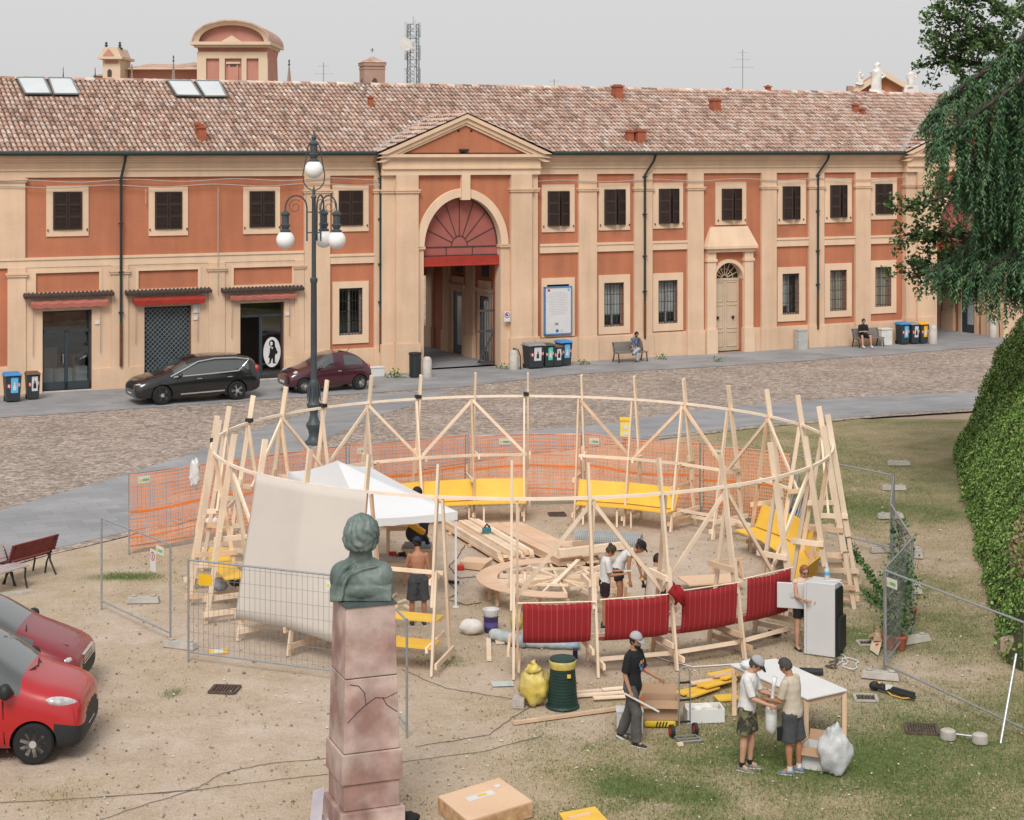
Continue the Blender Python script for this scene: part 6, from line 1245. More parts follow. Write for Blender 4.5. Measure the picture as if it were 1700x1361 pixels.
# yellow boards on the ground
r = thing('yellow_board_pile', G(1190, 1142), 'loose pile of yellow painted boards behind the white-topped table', 'boards')
for k in range(9): m = MB(); x = 1150 + k * 9; y = 1146 - k * 3.0 + (k % 3) * 7; c = G(x, y); m.box(c + Vector((0, 0, .02 + .02 * k)), (.75, .13, .025), .55 + .12 * (k % 3) - .1 * (k % 2)); ob('board', m, YELLOW if k % 4 != 3 else PINED, r)
m = MB(); m.box(G(1207, 1160) + Vector((0, 0, .02)), (.4, .28, .03), .2); ob('board', m, YELLOW, r)
# white-topped table
TC = (gp(1232, 1112, .8) + gp(1395, 1158, .8) + gp(1330, 1175, .8)) / 3
t0, t1, t2 = gp(1212, 1107, .80), gp(1262, 1100, .80), gp(1407, 1147, .80); t3 = gp(1340, 1160, .80)
def quad_table():
    pts = [gp(1213, 1106, .8), gp(1340, 1163, .8), gp(1407, 1148, .8), gp(1288, 1096, .8)]
    c = sum(pts, Vector()) / 4; r = thing('folding_table', (c.x, c.y, 0), 'large white-topped table with wooden legs beside the two men', 'table')
    m = MB(); m.poly(pts, (0, 0, .035)); ob('table_top', m, WHITEP, r, bevel=.01); m = MB(); ins = [p.lerp(c, .06) for p in pts]
    for i in range(4): m.beam(ins[i] - Vector((0, 0, .05)), ins[(i + 1) % 4] - Vector((0, 0, .05)), .03, .08)
    ob('apron', m, PINED, r)
    for p in ins: m = MB(); m.beam(Vector((p.x, p.y, 0)), Vector((p.x, p.y, .77)), .07, .07, (0, 1, 0)); ob('leg', m, PINED, r)
    m = MB(); m.box(c + Vector((-.45, .35, .085)), (.22, .16, .08), .4); simple('plastic_bag', sack(c + Vector((-.55, .42, .03)), (.2, .14, .09), 31), mat('bag_clear', (.72, .73, .74), .3, .1, 8, .4, trans=.25), 'clear plastic bag on the white-topped table', 'bag', smooth='all')
quad_table()
m = MB(); m.box(G(1347, 1117) + Vector((0, 0, .03)), (.42, .26, .05), -.15); simple('black_tray', m, BLACKP, 'flat black tray on the grass beside the table', 'tray')
m = MB()
# fridge with open door
def fridge():
    FWm = mat('fridge_white', (.52, .52, .52), .4, .04, 2, spec=.5); FBk = mat('fridge_back', (.02, .022, .022), .5, .2, 3)
    b0, b1 = gp(1343, 1090), gp(1378, 1098); d = Vector((1, 0, 0)); c = gp(1372, 1090); rz = R(-28); h = 1.36; w, dpt = .56, .52
    r = thing('fridge', c + Vector((0, .25, 0)), 'white fridge with dark back standing in the grass, door open', 'fridge', rz=rz)
    m = MB(); m.box((0, 0, h / 2), (w, dpt - .06, h)); ob('cabinet', m, FWm, r, world=False, bevel=.015)
    m = MB(); m.box((w / 2 + .012, 0, h / 2 - .05), (.025, dpt - .1, h - .1)); ob('dark_side', m, FBk, r, world=False); m = MB(); m.box((w / 2 + .055, .02, .42), (.06, dpt - .16, .6)); ob('compressor_panel', m, BLACKP, r, world=False)
    m = MB(); m.box((-w / 2 + .0, -.02, h * .5), (.04, dpt, h * .98)); m.box((-w / 2 - .3, -.15, h - .32), (.55, .05, .48), .25); ob('door', m, FWm, r, world=False, bevel=.012); m = MB(); m.tube([(-w / 2 - .28, -.185, h - .3), (-w / 2 - .28, -.192, h - .3)], .05, 14); ob('badge', m, mat('badge_grey', (.5, .5, .5), .4), r, world=False)
    cc = c + Vector((.06, .28, h)); rb = thing('water_bottle', cc, 'clear plastic water bottle standing on the fridge', 'bottle'); PL = mat('bottle_clear', (.7, .74, .76), .15, .05, spec=.6, trans=.45)
    m = MB(); m.lathe([(.04, 0), (.043, .02), (.04, .08), (.043, .14), (.042, .2), (.02, .26), (.016, .29)], 14, cc); ob('body', m, PL, rb, smooth=True); m = MB(); m.lathe([(.0405, .09), (.0445, .095), (.0445, .15), (.04, .155)], 14, cc); ob('paper_band', m, STB, rb, smooth=True); m = MB(); m.lathe([(.018, .285), (.018, .31), (.005, .31)], 10, cc); ob('cap', m, WHITEP, rb)
    m = MB(); m.tube([c + Vector((.0, .12, h + .015)), c + Vector((.2, .1, h + .02)), c + Vector((.3, .12, h - .02)), c + Vector((.36, .15, h - .12))], .012, 6); simple('fridge_cable', m, WHITEP, 'short white cable lying on top of the fridge', 'cable')
fridge()
def cable(pts, rad, mm, label, jit=.02, n=6):
    P = [G(*p) if len(p) == 2 else Vector(p) for p in pts]; out = []
    for a, b in zip(P[:-1], P[1:]):
        for k in range(n): q = a.lerp(b, k / n); out.append(q + Vector((random.uniform(-jit, jit), random.uniform(-jit, jit), rad * .8)))
    out.append(P[-1] + Vector((0, 0, rad * .8))); m = MB(); m.tube(out, rad, 5); return simple('power_cable', m, mm, label, 'cable')
CBK = mat('cable_black', (.09, .075, .065), .8)
cable([(-20, 1334), (90, 1328), (280, 1316), (330, 1308), (365, 1285), (440, 1268), (545, 1259)], .0045, CBK, 'black cable crossing the soil toward the pedestal top end')
cable([(150, 1324), (320, 1312), (430, 1298), (545, 1285)], .0045, CBK, 'second black cable running below the first to the pedestal'); cable([(330, 1310), (250, 1333), (165, 1361)], .0045, CBK, 'black cable branching off toward the lower edge')
cable([(668, 1112), (740, 1142), (820, 1156), (870, 1163)], .005, CBK, 'thin black cable from fence to hollow concrete block'); cable([(905, 1160), (860, 1185), (812, 1220), (690, 1240)], .005, CBK, 'black cable winding over the grass from the refuse bag')
cable([(660, 1265), (800, 1248), (900, 1222)], .0045, CBK, 'black cable in the grass right of the pedestal'); cable([(1065, 1082), (1110, 1098), (1150, 1108), (1215, 1104), (1260, 1100)], .014, WHITEP, 'white cable hanging low between front posts and table')
cable([(742, 960), (760, 985), (742, 995), (775, 1005), (800, 1000)], .009, CBK, 'thin black cable on the sand by the round table'); cable([(772, 905), (760, 925), (745, 940), (762, 960), (790, 958)], .009, CBK, 'looped black cable behind the tent leg')
cable([(1395, 1085), (1408, 1098), (1398, 1108), (1418, 1112), (1425, 1100), (1405, 1092), (1390, 1104)], .012, WHITEP, 'tangled white cables on the grass by the fridge', .05, 5); cable([(1378, 1100), (1392, 1096), (1386, 1110), (1372, 1108), (1390, 1103)], .014, CBK, 'coiled black cable at the foot of the fridge', .05, 5)
m = MB(); m.box(G(752, 968) + Vector((0, 0, .03)), (.28, .09, .05), -.5); simple('power_strip', m, BLACKP, 'black power strip on the sand near the tent leg', 'power strip', bevel=.01)
m = MB(); m.box(G(764, 946) + Vector((0, 0, .06)), (.16, .1, .12)); simple('red_toolbox', m, RED, 'small red tool case beside the plywood squares', 'case', bevel=.02)
# drains
IRONR = mat('rusty_iron', (.10, .065, .05), .8, .25, 8)
def grate(c, sx, sy, rz, label, frame=None, bars=8):
    r = thing('drain_grate', c, label, 'drain', rz=rz); m = MB()
    for q in (((0, -sy / 2), (sx, .05)), ((0, sy / 2), (sx, .05)), ((-sx / 2, 0), (.05, sy)), ((sx / 2, 0), (.05, sy))): m.box((q[0][0], q[0][1], .012), (q[1][0], q[1][1], .03))
    ob('rim', m, frame or IRONR, r, world=False)
    m = MB(); m.box((0, 0, -.004), (sx, sy, .01)); ob('pit', m, BLACKP, r, world=False); m = MB()
    for k in range(bars): m.box((-sx / 2 + sx * (k + .5) / bars, 0, .008), (sx / bars * .5, sy, .012))
    ob('bars', m, IRONR, r, world=False)
grate(G(373, 1145), .45, .42, -.1, 'rusty drain grate in the bare soil before the fence'); grate(G(925, 854), .4, .4, .1, 'small dark drain grate on the sand between yellow benches'); grate(G(1437, 1159), .36, .36, -.1, 'drain grate with pale concrete surround near the table', CONC, 6); grate(G(1530, 1211), .5, .5, -.15, 'brown iron drain cover in the grass by the round weights', None, 12); grate(G(1438, 1068), .3, .3, 0, 'small square drain with pale rim behind the fence corner', CONC, 5)
# tripod bag on the grass
r = thing('tripod_bag', G(1487, 1146), 'black tripod with yellow straps lying by the fence foot', 'tripod'); a, b = G(1452, 1138, .08), G(1518, 1156, .08)
for k in range(3): m = MB(); o = Vector((0, .05 * (k - 1), .04 * (k % 2))); m.tube([a + o, b + o], .035, 8); ob('leg', m, BLACKP, r)
m = MB(); m.ell(a, (.1, .08, .08), 10, 6); ob('head', m, BLACKP, r); m = MB(); m.tube([a + Vector((.05, -.06, .08)), a.lerp(b, .4) + Vector((0, -.1, -.06)), a.lerp(b, .7) + Vector((0, -.1, -.06)), b + Vector((0, -.05, 0))], .012, 5); ob('strap', m, YELLOW, r)
m = MB(); m.box(a.lerp(b, .35) + Vector((0, -.06, .05)), (.12, .02, .09), -.3); ob('tag', m, WHITEP, r)
# torn cardboard
r = open_box(G(1467, 1071), .34, .26, .2, -.3, 'torn printed cardboard box beside the fence post', True, mat('card_pale', (.58, .47, .33), .85), 'torn_box'); m = MB(); m.poly([G(1444, 1080) + Vector((0, 0, .02)), G(1458, 1090) + Vector((0, 0, .02)), G(1468, 1074) + Vector((0, .1, .16)), G(1452, 1066) + Vector((0, .1, .16))]); o = ob('torn_flap', m, MATS['card_pale'], r, recalc=False); m = MB(); m.box(G(1454, 1078) + Vector((.02, -.02, .1)), (.06, .01, .03), .3); ob('red_print', m, REDP, r)
# big pale crate lid in the foreground
def crate():
    pts = [gp(727, 1322, .22), gp(777, 1349 + 14, .22), gp(884, 1330, .22), gp(829, 1291, .22)]
    c = sum(pts, Vector()) / 4; r = thing('osb_crate', (c.x, c.y, 0), 'flat closed chipboard crate lying in the foreground grass', 'crate')
    m = MB(); lo = [Vector((p.x, p.y, 0)) for p in pts]; m.poly(lo, (0, 0, .2)); ob('body', m, mat('chipboard', (.56, .36, .20), .8, .25, 9, .2, col2=(.42, .24, .12), fine=.2), r); m = MB(); m.poly([Vector((p.x, p.y, .2)) for p in pts], (0, 0, .022)); ob('lid', m, mat('crate_top', (.68, .47, .31), .75, .06, 2, col2=(.62, .41, .27)), r)
    e1 = (pts[2] - pts[1]); e2 = (pts[0] - pts[1]); o = pts[1] + Vector((0, 0, .004)); lab = lambda a, b, w, h: [o + e1 * a + e2 * b, o + e1 * (a + w) + e2 * b, o + e1 * (a + w) + e2 * (b + h), o + e1 * a + e2 * (b + h)]
    for i, (a, b, w, h, mm) in enumerate(((.28, .55, .42, .16, WHITEP), (.45, .6, .14, .08, YELLOW), (.78, .72, .09, .1, WHITEP))): m = MB(); m.poly([p + Vector((0, 0, .0015 * i)) for p in lab(a, b, w, h)]); ob('paper_label', m, mm, r, recalc=False)
crate()
m = MB(); pts = [gp(928, 1353), gp(945, 1378), gp(1015, 1372), gp(988, 1342)]; m.poly(pts, (0, 0, .03)); o = simple('yellow_board', m, YELLOW, 'yellow painted board lying at the lower edge of the grass', 'board'); m = MB(); m.beam(gp(944, 1358, .04), gp(980, 1350, .04), .05, .025); ob('handle_batten', m, PINED, o)
m = MB(); c = G(362, 1082); m.box(c + Vector((0, 0, .01)), (.34, .3, .012), .2); r = simple('yellow_folder', m, mat('folder_yellow', (.75, .42, .03), .5), 'yellow folder with white sheet lying inside the wire fence', 'folder'); m = MB(); m.box(c + Vector((0, 0, .02)), (.2, .24, .006), .2); ob('paper', m, WHITEP, r)
m = MB(); c = G(1090, 862); 
# cardboard box and plastic sack by the men
open_box(G(1362, 1273), .46, .36, .34, -.45, 'white cardboard box with open brown flaps under the table end', True, mat('carton_white', (.6, .6, .58), .7), 'packing_box')
c = G(1388, 1289); m = MB(); m.ell((0, 0, 0), (1, 1, 1), 40, 28); vs = []
for v in m.v:
    p = Vector(v); q = .95 + .2 * noise.noise(p * 2 + Vector((4, 1, 0))) + .1 * noise.noise(p * 5) + .05 * noise.noise(p * 10); zz = p.z; tp_ = 1 - .35 * max(0, zz); vs.append(tuple(c + Vector((p.x * .27 * q * tp_, .1 + p.y * .2 * q, max(0, .36 + zz * .4 * q)))))
m.v = vs; simple('clear_sack', m, mat('sack_clear', (.58, .60, .61), .35, .2, 6, .5, spec=.5, trans=.28), 'bulging clear plastic sack standing by the packing box', 'sack', smooth='all')
# shoes, magazine
for x, y, lab in ((1208, 1052, 'dark shoe lying under the third red sling'), (1287, 1057, 'brown shoe in the grass under the last red sling')):
    m = MB(); m.ell(G(x, y) + Vector((0, 0, .05)), (.13, .05, .05), 12, 6, M=Matrix.Rotation(-.5, 3, 'Z')); m.box(G(x, y) + Vector((-.08, .04, .08)), (.09, .08, .08), -.5); simple('shoe', m, mat('shoe_brown', (.06, .035, .025), .6), lab, 'shoe')
m = MB(); m.box(rp(phi_k(12), RR, .54), (.26, .18, .012), .5); simple('magazine', m, mat('magazine', (.5, .5, .52), .4, .4, 14), 'magazine lying on the lower rung between red slings', 'magazine')
# leaning aluminium ladder
a, b = G(1296, 932), gp(1296, 932) + Vector((.62, .55, 1.75)); r = thing('ladder', a, 'folded aluminium ladder leaning inside the right side of the ring', 'ladder'); d = (b - a).normalized(); s = d.cross(Z3).normalized()
for q in (-.2, .2, -.15, .15): m = MB(); m.beam(a + s * q, b + s * q * .85 + Z3 * (.1 if abs(q) < .18 else 0), .03, .07); ob('stile', m, mat('alu', (.42, .40, .38), .45, .1, 4, metal=.3), r)
for k in range(7): m = MB(); p = a.lerp(b, .08 + k * .135); m.beam(p - s * .2, p + s * .2, .03, .07, d); ob('rung', m, MATS['alu'], r)
m = MB(); p = a.lerp(b, .62); m.beam(p - s * .21, p + s * .21, .05, .09, d); ob('strap', m, mat('strap_blue', (.03, .08, .3), .6), r)
# park benches at the left
def park_bench(c, rz, mm, label):
    r = thing('park_bench', c, label, 'bench', rz=rz); IR = IRON
    for s in (-.6, .6):
        m = MB(); m.tube([(s, -.05, 0), (s, .0, .25), (s, .08, .42), (s, -.2, .44), (s, -.38, .42)], .022, 6); m.tube([(s, -.42, 0), (s, -.36, .25), (s, -.38, .42)], .022, 6); m.tube([(s, .28, 0), (s, .1, .3), (s, .1, .45), (s, .28, .86)], .022, 6); ob('leg', m, IR, r, world=False)
    for k in range(5): m = MB(); m.box((0, -.36 + .1 * k, .46), (1.38, .075, .035)); ob('seat_slat', m, mm, r, world=False)
    for k in range(5): m = MB(); z = .54 + k * .072; m.box((0, .13 + (z - .45) * .36, z + .02), (1.38, .03, .06), M=Matrix.Rotation(R(-18), 3, 'X')); ob('back_slat', m, mm, r, world=False)
    return r
park_bench(G(50, 962) + Vector((-.1, .1, 0)), R(240), mat('slat_red', (.17, .028, .025), .55, .2, 5), 'red slatted park bench on the grass edge by the path')
park_bench(G(12, 984) + Vector((-.35, .1, 0)), R(62), mat('slat_faded', (.44, .37, .36), .6, .15, 5), 'faded pale slatted bench standing beside the red one')
m = MB(); m.box(G(30, 987) + Vector((-.3, 0, .01)), (1.2, .18, .05), R(25)); simple('bench_slab', m, CONC, 'narrow concrete slab under the faded bench', 'slab')
for i, (x, y) in enumerate(((1210, 1050),)): pass
# things standing on the left shelves of the ring
for i, (x, y, mm, lab) in enumerate(((352, 868, BAGW, 'white bag on the shelf inside the left posts'), (395, 968, BLACKP, 'black bag under the left posts behind the fence'), (365, 975, GREY, 'grey helmet lying under the left posts'))):
    simple('tool_bag', sack(gp(x, y + 6, .3 if i else .83), (.18, .14, .12), 40 + i, n=12, mm_=8), mm, lab, 'bag', smooth='all')
# white board and bags at the pedestal handled with the bust
# ================================================================== CARS
def wheel_parts(r, x, y, rad, wd, rim, style, side, spokes=10):
    L = lambda n, m, mm, par=None, **k: ob(n, m, mm, par or r, world=False, **k); M = Matrix.Rotation(R(90), 3, 'X') @ Matrix.Identity(3)
    s = -1 if side < 0 else 1
    m = MB(); prof = [(rad * .66, -wd / 2), (rad * .9, -wd / 2), (rad * .985, -wd / 2 + .03), (rad, -wd / 4), (rad, wd / 4), (rad * .985, wd / 2 - .03), (rad * .9, wd / 2), (rad * .66, wd / 2)]
    m.lathe(prof, 32, (x, y, rad), M=M); w = L('wheel', m, mat('tyre', (.016, .016, .017), .75, .1, 9), smooth=True)
    m = MB(); yo = y + s * (wd / 2 - .05); m.lathe([(rad * .1, -.02), (rad * .68, -.02), (rad * .68, .02), (rad * .1, .02)], 28, (x, yo, rad), M=M); L('rim_well', m, mat('rim_dark', (.03, .03, .032), .5, metal=.3), w, smooth=True)
    m = MB(); yo = y + s * (wd / 2 - .015); m.tube([(x + rad * .65 * math.cos(t), yo, rad + rad * .65 * math.sin(t)) for t in [k * math.pi / 16 for k in range(32)]], rad * .04, 5, closed=True); m.lathe([(.01, -.03), (rad * .2, -.03), (rad * .18, .03), (.01, .03)], 16, (x, yo, rad), M=M)
    for k in range(spokes):
        t = 2 * math.pi * k / spokes
        if style == 'v':
            for dt in (-.16, .16): m.beam((x + math.cos(t) * rad * .15, yo, rad + math.sin(t) * rad * .15), (x + math.cos(t + dt) * rad * .64, yo, rad + math.sin(t + dt) * rad * .64), .03, rad * .075, (0, 1, 0) if False else (math.sin(t), 0, -math.cos(t)))
        else: m.beam((x + math.cos(t) * rad * .2, yo, rad + math.sin(t) * rad * .2), (x + math.cos(t) * rad * .64, yo, rad + math.sin(t) * rad * .64), .03, rad * .17, (-math.sin(t), 0, math.cos(t)))
    L('rim', m, rim, w)
def car(name, loc, rz, label, paint, st, wx, wrad, wy, rim, style, spokes, plastic_z=None, glassx=None, wind=None, rear=None, pillars=(), arch=1.14, plastic_front=None, label_cat='car', seams=()):
    """st: stations (x, z_sill, z_belt, z_roof, half widths sill/belt/roof) from nose to tail (nose at +x)"""
    r = thing(name, loc, label, label_cat, rz=rz); vs = []; fs = []; mi = []
    np_ = 8
    for (x, zs, zb, zr, ws, wb, wr) in st:
        if zr - zb > .3: wr += .065; zr += .03
        if plastic_front and x > wx[0]: x = wx[0] + (x - wx[0]) * .76; zb -= .04; zr -= .05
        zm = zs + (zb - zs) * .55; wm = max(ws, wb) * 1.015
        half = [(0, zs), (ws * .9, zs), (ws, zs + .10), (wm, zm), (wb, zb), (wr, zr - .035), (wr * .72, zr), (0, zr + .015)]
        vs += [(x, -y, z) for y, z in half] + [(x, y, z) for y, z in half[1:-1][::-1]]
    n = 14
    for i in range(len(st) - 1):
        xm = (st[i][0] + st[i + 1][0]) / 2
        for k in range(n):
            k2 = (k + 1) % n; fs.append((i * n + k, i * n + k2, (i + 1) * n + k2, (i + 1) * n + k)); s = 0
            seg = k if k < 7 else 13 - k
            if seg == 4 and glassx and glassx[0] < xm < glassx[1] and not any(p0 < xm < p1 for p0, p1 in pillars): s = 1
            if seg in (5, 6) and wind and wind[0] < xm < wind[1]: s = 1
            if seg in (5, 6) and rear and rear[0] < xm < rear[1]: s = 1
            if plastic_front and xm > plastic_front[0] and seg in (0, 1, 2): s = 2
            if plastic_z and seg in (0, 1): s = 2
            mi.append(s)
    fs.append(tuple(range(n))[::-1]); mi.append(2 if plastic_front else 0); fs.append(tuple((len(st) - 1) * n + k for k in range(n))); mi.append(0)
    me = mesh_from('cage', vs, fs); fixn(me)
    mats = [paint, mat('car_glass', (.045, .052, .052), .03, 0, spec=1., coat=1.), mat('bumper_black', (.022, .024, .026), .6, .08, 9), mat('wheel_arch', (.008, .008, .009), .9)]
    for q in mats: me.materials.append(q)
    me.polygons.foreach_set('material_index', mi); o = bpy.data.objects.new('cage', me); COL.objects.link(o)
    md = o.modifiers.new('s', 'SUBSURF'); md.levels = 3; md.render_levels = 3
    cm = MB()
    for x in wx: cm.tube([(x, -2, wrad), (x, 2, wrad)], wrad * arch, 28)
    cme = mesh_from('cut', cm.v, cm.f); fixn(cme)
    for q in mats: cme.materials.append(q)
    cme.polygons.foreach_set('material_index', [3] * len(cme.polygons)); cut = bpy.data.objects.new('cut', cme); COL.objects.link(cut)
    bo = o.modifiers.new('b', 'BOOLEAN'); bo.operation = 'DIFFERENCE'; bo.object = cut; bo.solver = 'EXACT'
    full = evald(o); bpy.data.objects.remove(cut)
    V = [tuple(v.co) for v in full.vertices]
    for idx, nm in ((0, 'body'), (1, 'window_glass'), (2, 'bumper'), (3, 'wheel_arch')):
        F_ = [tuple(p.vertices) for p in full.polygons if p.material_index == idx]
        if not F_: continue
        used = sorted({i for f in F_ for i in f}); mp = {u: k for k, u in enumerate(used)}; me2 = mesh_from(nm, [V[u] for u in used], [tuple(mp[i] for i in f) for f in F_]); ob(nm, me2, mats[idx], r, world=False, smooth='all' if idx != 3 else False)
    for x, yy, z0, z1 in seams:
        for s in (-1, 1): m = MB(); m.beam((x, s * yy, z0), (x - .03, s * yy, z1), .014, .03, (0, 1, 0)); ob('door_gap', m, mats[3], r, world=False)
    for x in wx:
        for s in (-1, 1): wheel_parts(r, x, s * (wy - .10), wrad, .21, rim, style, s, spokes)
    return r
ALU = mat('alloy', (.55, .53, .50), .35, .05, metal=.6); CHROME = mat('chrome', (.7, .7, .7), .15, 0, metal=.9); LENS = mat('headlamp', (.42, .43, .43), .08, .35, 14, spec=.8, coat=1.)
def Lc(r, n, m, mm, par=None, **k): return ob(n, m, mm, par or r, world=False, **k)
def patch(r, name, pts, mm, th=.012, smooth=False):
    m = MB(); pts = [Vector(p) for p in pts]; nn = (pts[1] - pts[0]).cross(pts[2] - pts[0]).normalized(); m.poly(pts, nn * th); return Lc(r, name, m, mm)
# black people carrier
BLK = mat('paint_black', (.008, .008, .009), .18, 0, spec=.6, coat=.6)
fa, ra = gp(268, 672.5), gp(392, 664); hd = (fa - ra); hd.z = 0; hd.normalize(); rzv = math.atan2(hd.y, hd.x); mid = (fa + ra) / 2; side = Vector((-hd.y, hd.x, 0)); side = side if side.y > 0 else -side
WB = 2.88
st = [(2.42, .32, .62, .66, .62, .60, .40), (2.36, .24, .72, .82, .80, .76, .55), (2.15, .22, .82, .95, .89, .86, .64), (1.7, .22, .90, 1.05, .92, .90, .70), (1.32, .22, .95, 1.10, .925, .905, .72), (1.0, .22, .98, 1.22, .93, .91, .70), (.45, .22, 1.0, 1.52, .93, .91, .66), (.05, .22, 1.01, 1.62, .93, .91, .66), (-.5, .22, 1.02, 1.66, .93, .91, .67), (-1.0, .22, 1.04, 1.66, .93, .905, .67), (-1.55, .22, 1.07, 1.63, .93, .90, .65), (-1.95, .24, 1.10, 1.58, .92, .88, .62), (-2.2, .28, 1.10, 1.45, .90, .84, .60), (-2.38, .36, 1.02, 1.15, .84, .78, .60), (-2.42, .45, .85, .9, .70, .66, .5)]
van = car('minivan', mid + side * .80 + Vector((0, 0, .02)), rzv, 'glossy black people carrier parked before the shops', BLK, st, (WB / 2, -WB / 2), .355, .93, ALU, 'v', 5, glassx=(-2.0, 1.15), wind=(.25, 1.15), rear=(-2.3, -2.0), pillars=((-.08, .0), (-1.06, -.98)), seams=((.88, .918, .4, .92), (-.08, .918, .4, .94), (-1.02, .918, .6, .96)))
for s in (-1, 1):
    m = MB(); m.tube([(1.1, s * .885, 1.03), (.55, s * .85, 1.28), (.05, s * .81, 1.52), (-.6, s * .80, 1.60), (-1.4, s * .79, 1.59), (-1.95, s * .77, 1.5), (-1.7, s * .84, 1.25), (-1.5, s * .905, 1.1), (-.2, s * .925, 1.04), (1.0, s * .91, 1.0)], .024, 6); Lc(van, 'window_trim', m, CHROME)
    m = MB(); m.beam((.75, s * .945, .36), (-.95, s * .945, .40), .02, .05); Lc(van, 'sill_trim', m, CHROME)
    m = MB(); m.ell((.78, s * 1.02, 1.07), (.09, .1, .08), 12, 8); Lc(van, 'mirror', m, BLK, smooth=True)
    m = MB(); m.ell((2.12, s * .72, .76), (.28, .1, .055), 12, 6, M=Matrix.Rotation(-s * .35, 3, 'Z')); Lc(van, 'headlight', m, LENS, smooth=True)
    m = MB(); m.ell((2.28, s * .6, .42), (.1, .16, .05), 10, 6); Lc(van, 'fog_light_trim', m, CHROME, smooth=True)
    m = MB(); m.ell((-2.28, s * .70, 1.12), (.12, .14, .16), 10, 6); Lc(van, 'tail_light', m, mat('lamp_red', (.35, .03, .03), .2, spec=.6), smooth=True)
    for x in (.02, -1.15): m = MB(); m.box((x, s * .945, .90), (.2, .025, .03)); Lc(van, 'door_handle', m, CHROME)
m = MB(); m.box((2.40, 0, .45), (.03, .46, .11)); Lc(van, 'number_plate', m, WHITEP); m = MB(); m.box((2.39, 0, .62), (.04, .7, .10)); Lc(van, 'grille', m, BLACKP, bevel=.02)
# plum hatchback
PLUM = mat('paint_plum', (.055, .010, .018), .2, 0, spec=.6, coat=.6)
fa, ra = gp(504, 654), gp(598, 647.5); hd = fa - ra; hd.normalize(); rzv = math.atan2(hd.y, hd.x); mid = (fa + ra) / 2; side = Vector((-hd.y, hd.x, 0)); side = side if side.y > 0 else -side; WB = 2.3
st = [(1.80, .34, .60, .64, .52, .50, .34), (1.74, .26, .70, .76, .68, .64, .46), (1.5, .20, .80, .87, .77, .72, .54), (1.1, .20, .88, .96, .80, .76, .58), (.78, .20, .92, 1.04, .81, .77, .60), (.3, .20, .95, 1.36, .815, .775, .56), (-.05, .20, .96, 1.46, .815, .775, .56), (-.5, .20, .98, 1.48, .815, .77, .56), (-.95, .22, 1.0, 1.42, .81, .76, .54), (-1.3, .25, 1.0, 1.26, .80, .74, .52), (-1.6, .30, .93, 1.0, .76, .69, .52), (-1.76, .36, .74, .78, .66, .60, .46)]
hb = car('hatchback', mid + side * .72 + Vector((0, 0, .02)), rzv, 'small plum hatchback parked behind the lamp post', PLUM, st, (WB / 2, -WB / 2), .295, .815, ALU, 'r', 12, glassx=(-1.25, .7), wind=(.0, .75), rear=(-1.58, -1.2), pillars=((-.32, -.24),), seams=((.68, .804, .36, .84), (-.38, .804, .4, .88)))
for s in (-1, 1):
    m = MB(); m.ell((1.45, s * .58, .78), (.12, .1, .09), 12, 8); Lc(hb, 'headlight', m, LENS, smooth=True); m = MB(); m.ell((1.66, s * .52, .56), (.07, .09, .06), 12, 8); Lc(hb, 'lower_light', m, LENS, smooth=True)
    m = MB(); m.ell((.55, s * .90, .98), (.08, .08, .07), 10, 6); Lc(hb, 'mirror', m, PLUM, smooth=True); m = MB(); m.box((-.28, s * .825, .80), (.16, .02, .035)); Lc(hb, 'door_handle', m, CHROME); m = MB(); m.beam((1.0, s * .818, .83), (-1.3, s * .81, .88), .02, .02); Lc(hb, 'side_crease', m, PLUM)
    m = MB(); m.ell((-1.58, s * .60, .86), (.07, .09, .13), 10, 6); Lc(hb, 'tail_light', m, MATS['lamp_red'], smooth=True)
m = MB(); m.box((1.79, 0, .44), (.03, .44, .10)); Lc(hb, 'number_plate', m, WHITEP); m = MB(); m.beam((1.74, -.3, .36), (1.74, .3, .36), .03, .03); Lc(hb, 'bumper_trim', m, CHROME)
m = MB(); m.tube([(-.9, 0, 1.44), (-1.05, 0, 1.6)], .012, 5); Lc(hb, 'aerial', m, BLACKP)
# red van in front, red people carrier behind
RVAN = mat('paint_red', (.38, .010, .014), .25, 0, spec=.5, coat=.5); RDK = mat('paint_dark_red', (.20, .008, .016), .25, 0, spec=.5, coat=.5)
wf = gp(51, 1268); st = [(2.05, .34, .70, .78, .58, .54, .40), (2.0, .22, .84, .97, .80, .72, .56), (1.84, .19, .93, 1.07, .87, .80, .62), (1.5, .19, 1.01, 1.16, .89, .86, .68), (1.15, .19, 1.05, 1.22, .90, .875, .70), (.9, .19, 1.08, 1.28, .905, .88, .72), (.55, .19, 1.10, 1.52, .91, .885, .70), (.2, .19, 1.11, 1.74, .91, .885, .70), (-.1, .19, 1.12, 1.82, .91, .885, .71), (-.7, .19, 1.13, 1.85, .91, .885, .72), (-1.5, .19, 1.14, 1.84, .91, .885, .72), (-2.1, .24, 1.14, 1.80, .90, .87, .70), (-2.25, .34, 1.1, 1.5, .86, .82, .66)]
rv = car('red_van', Vector((wf.x - 1.09, wf.y + .80, 0)), R(3), 'bright red van with black bumper parked at the lawn edge', RVAN, st, (1.09, -1.5), .315, .91, mat('hubcap', (.50, .47, .44), .4, .05, metal=.4), 'r', 9, glassx=(-1.6, .82), wind=(-.05, .95), rear=(-2.3, -2.1), pillars=((-.12, .0), (.5, .58)), plastic_front=(1.42,), seams=((.66, .898, .32, .98), (-.3, .898, .32, 1.0)))
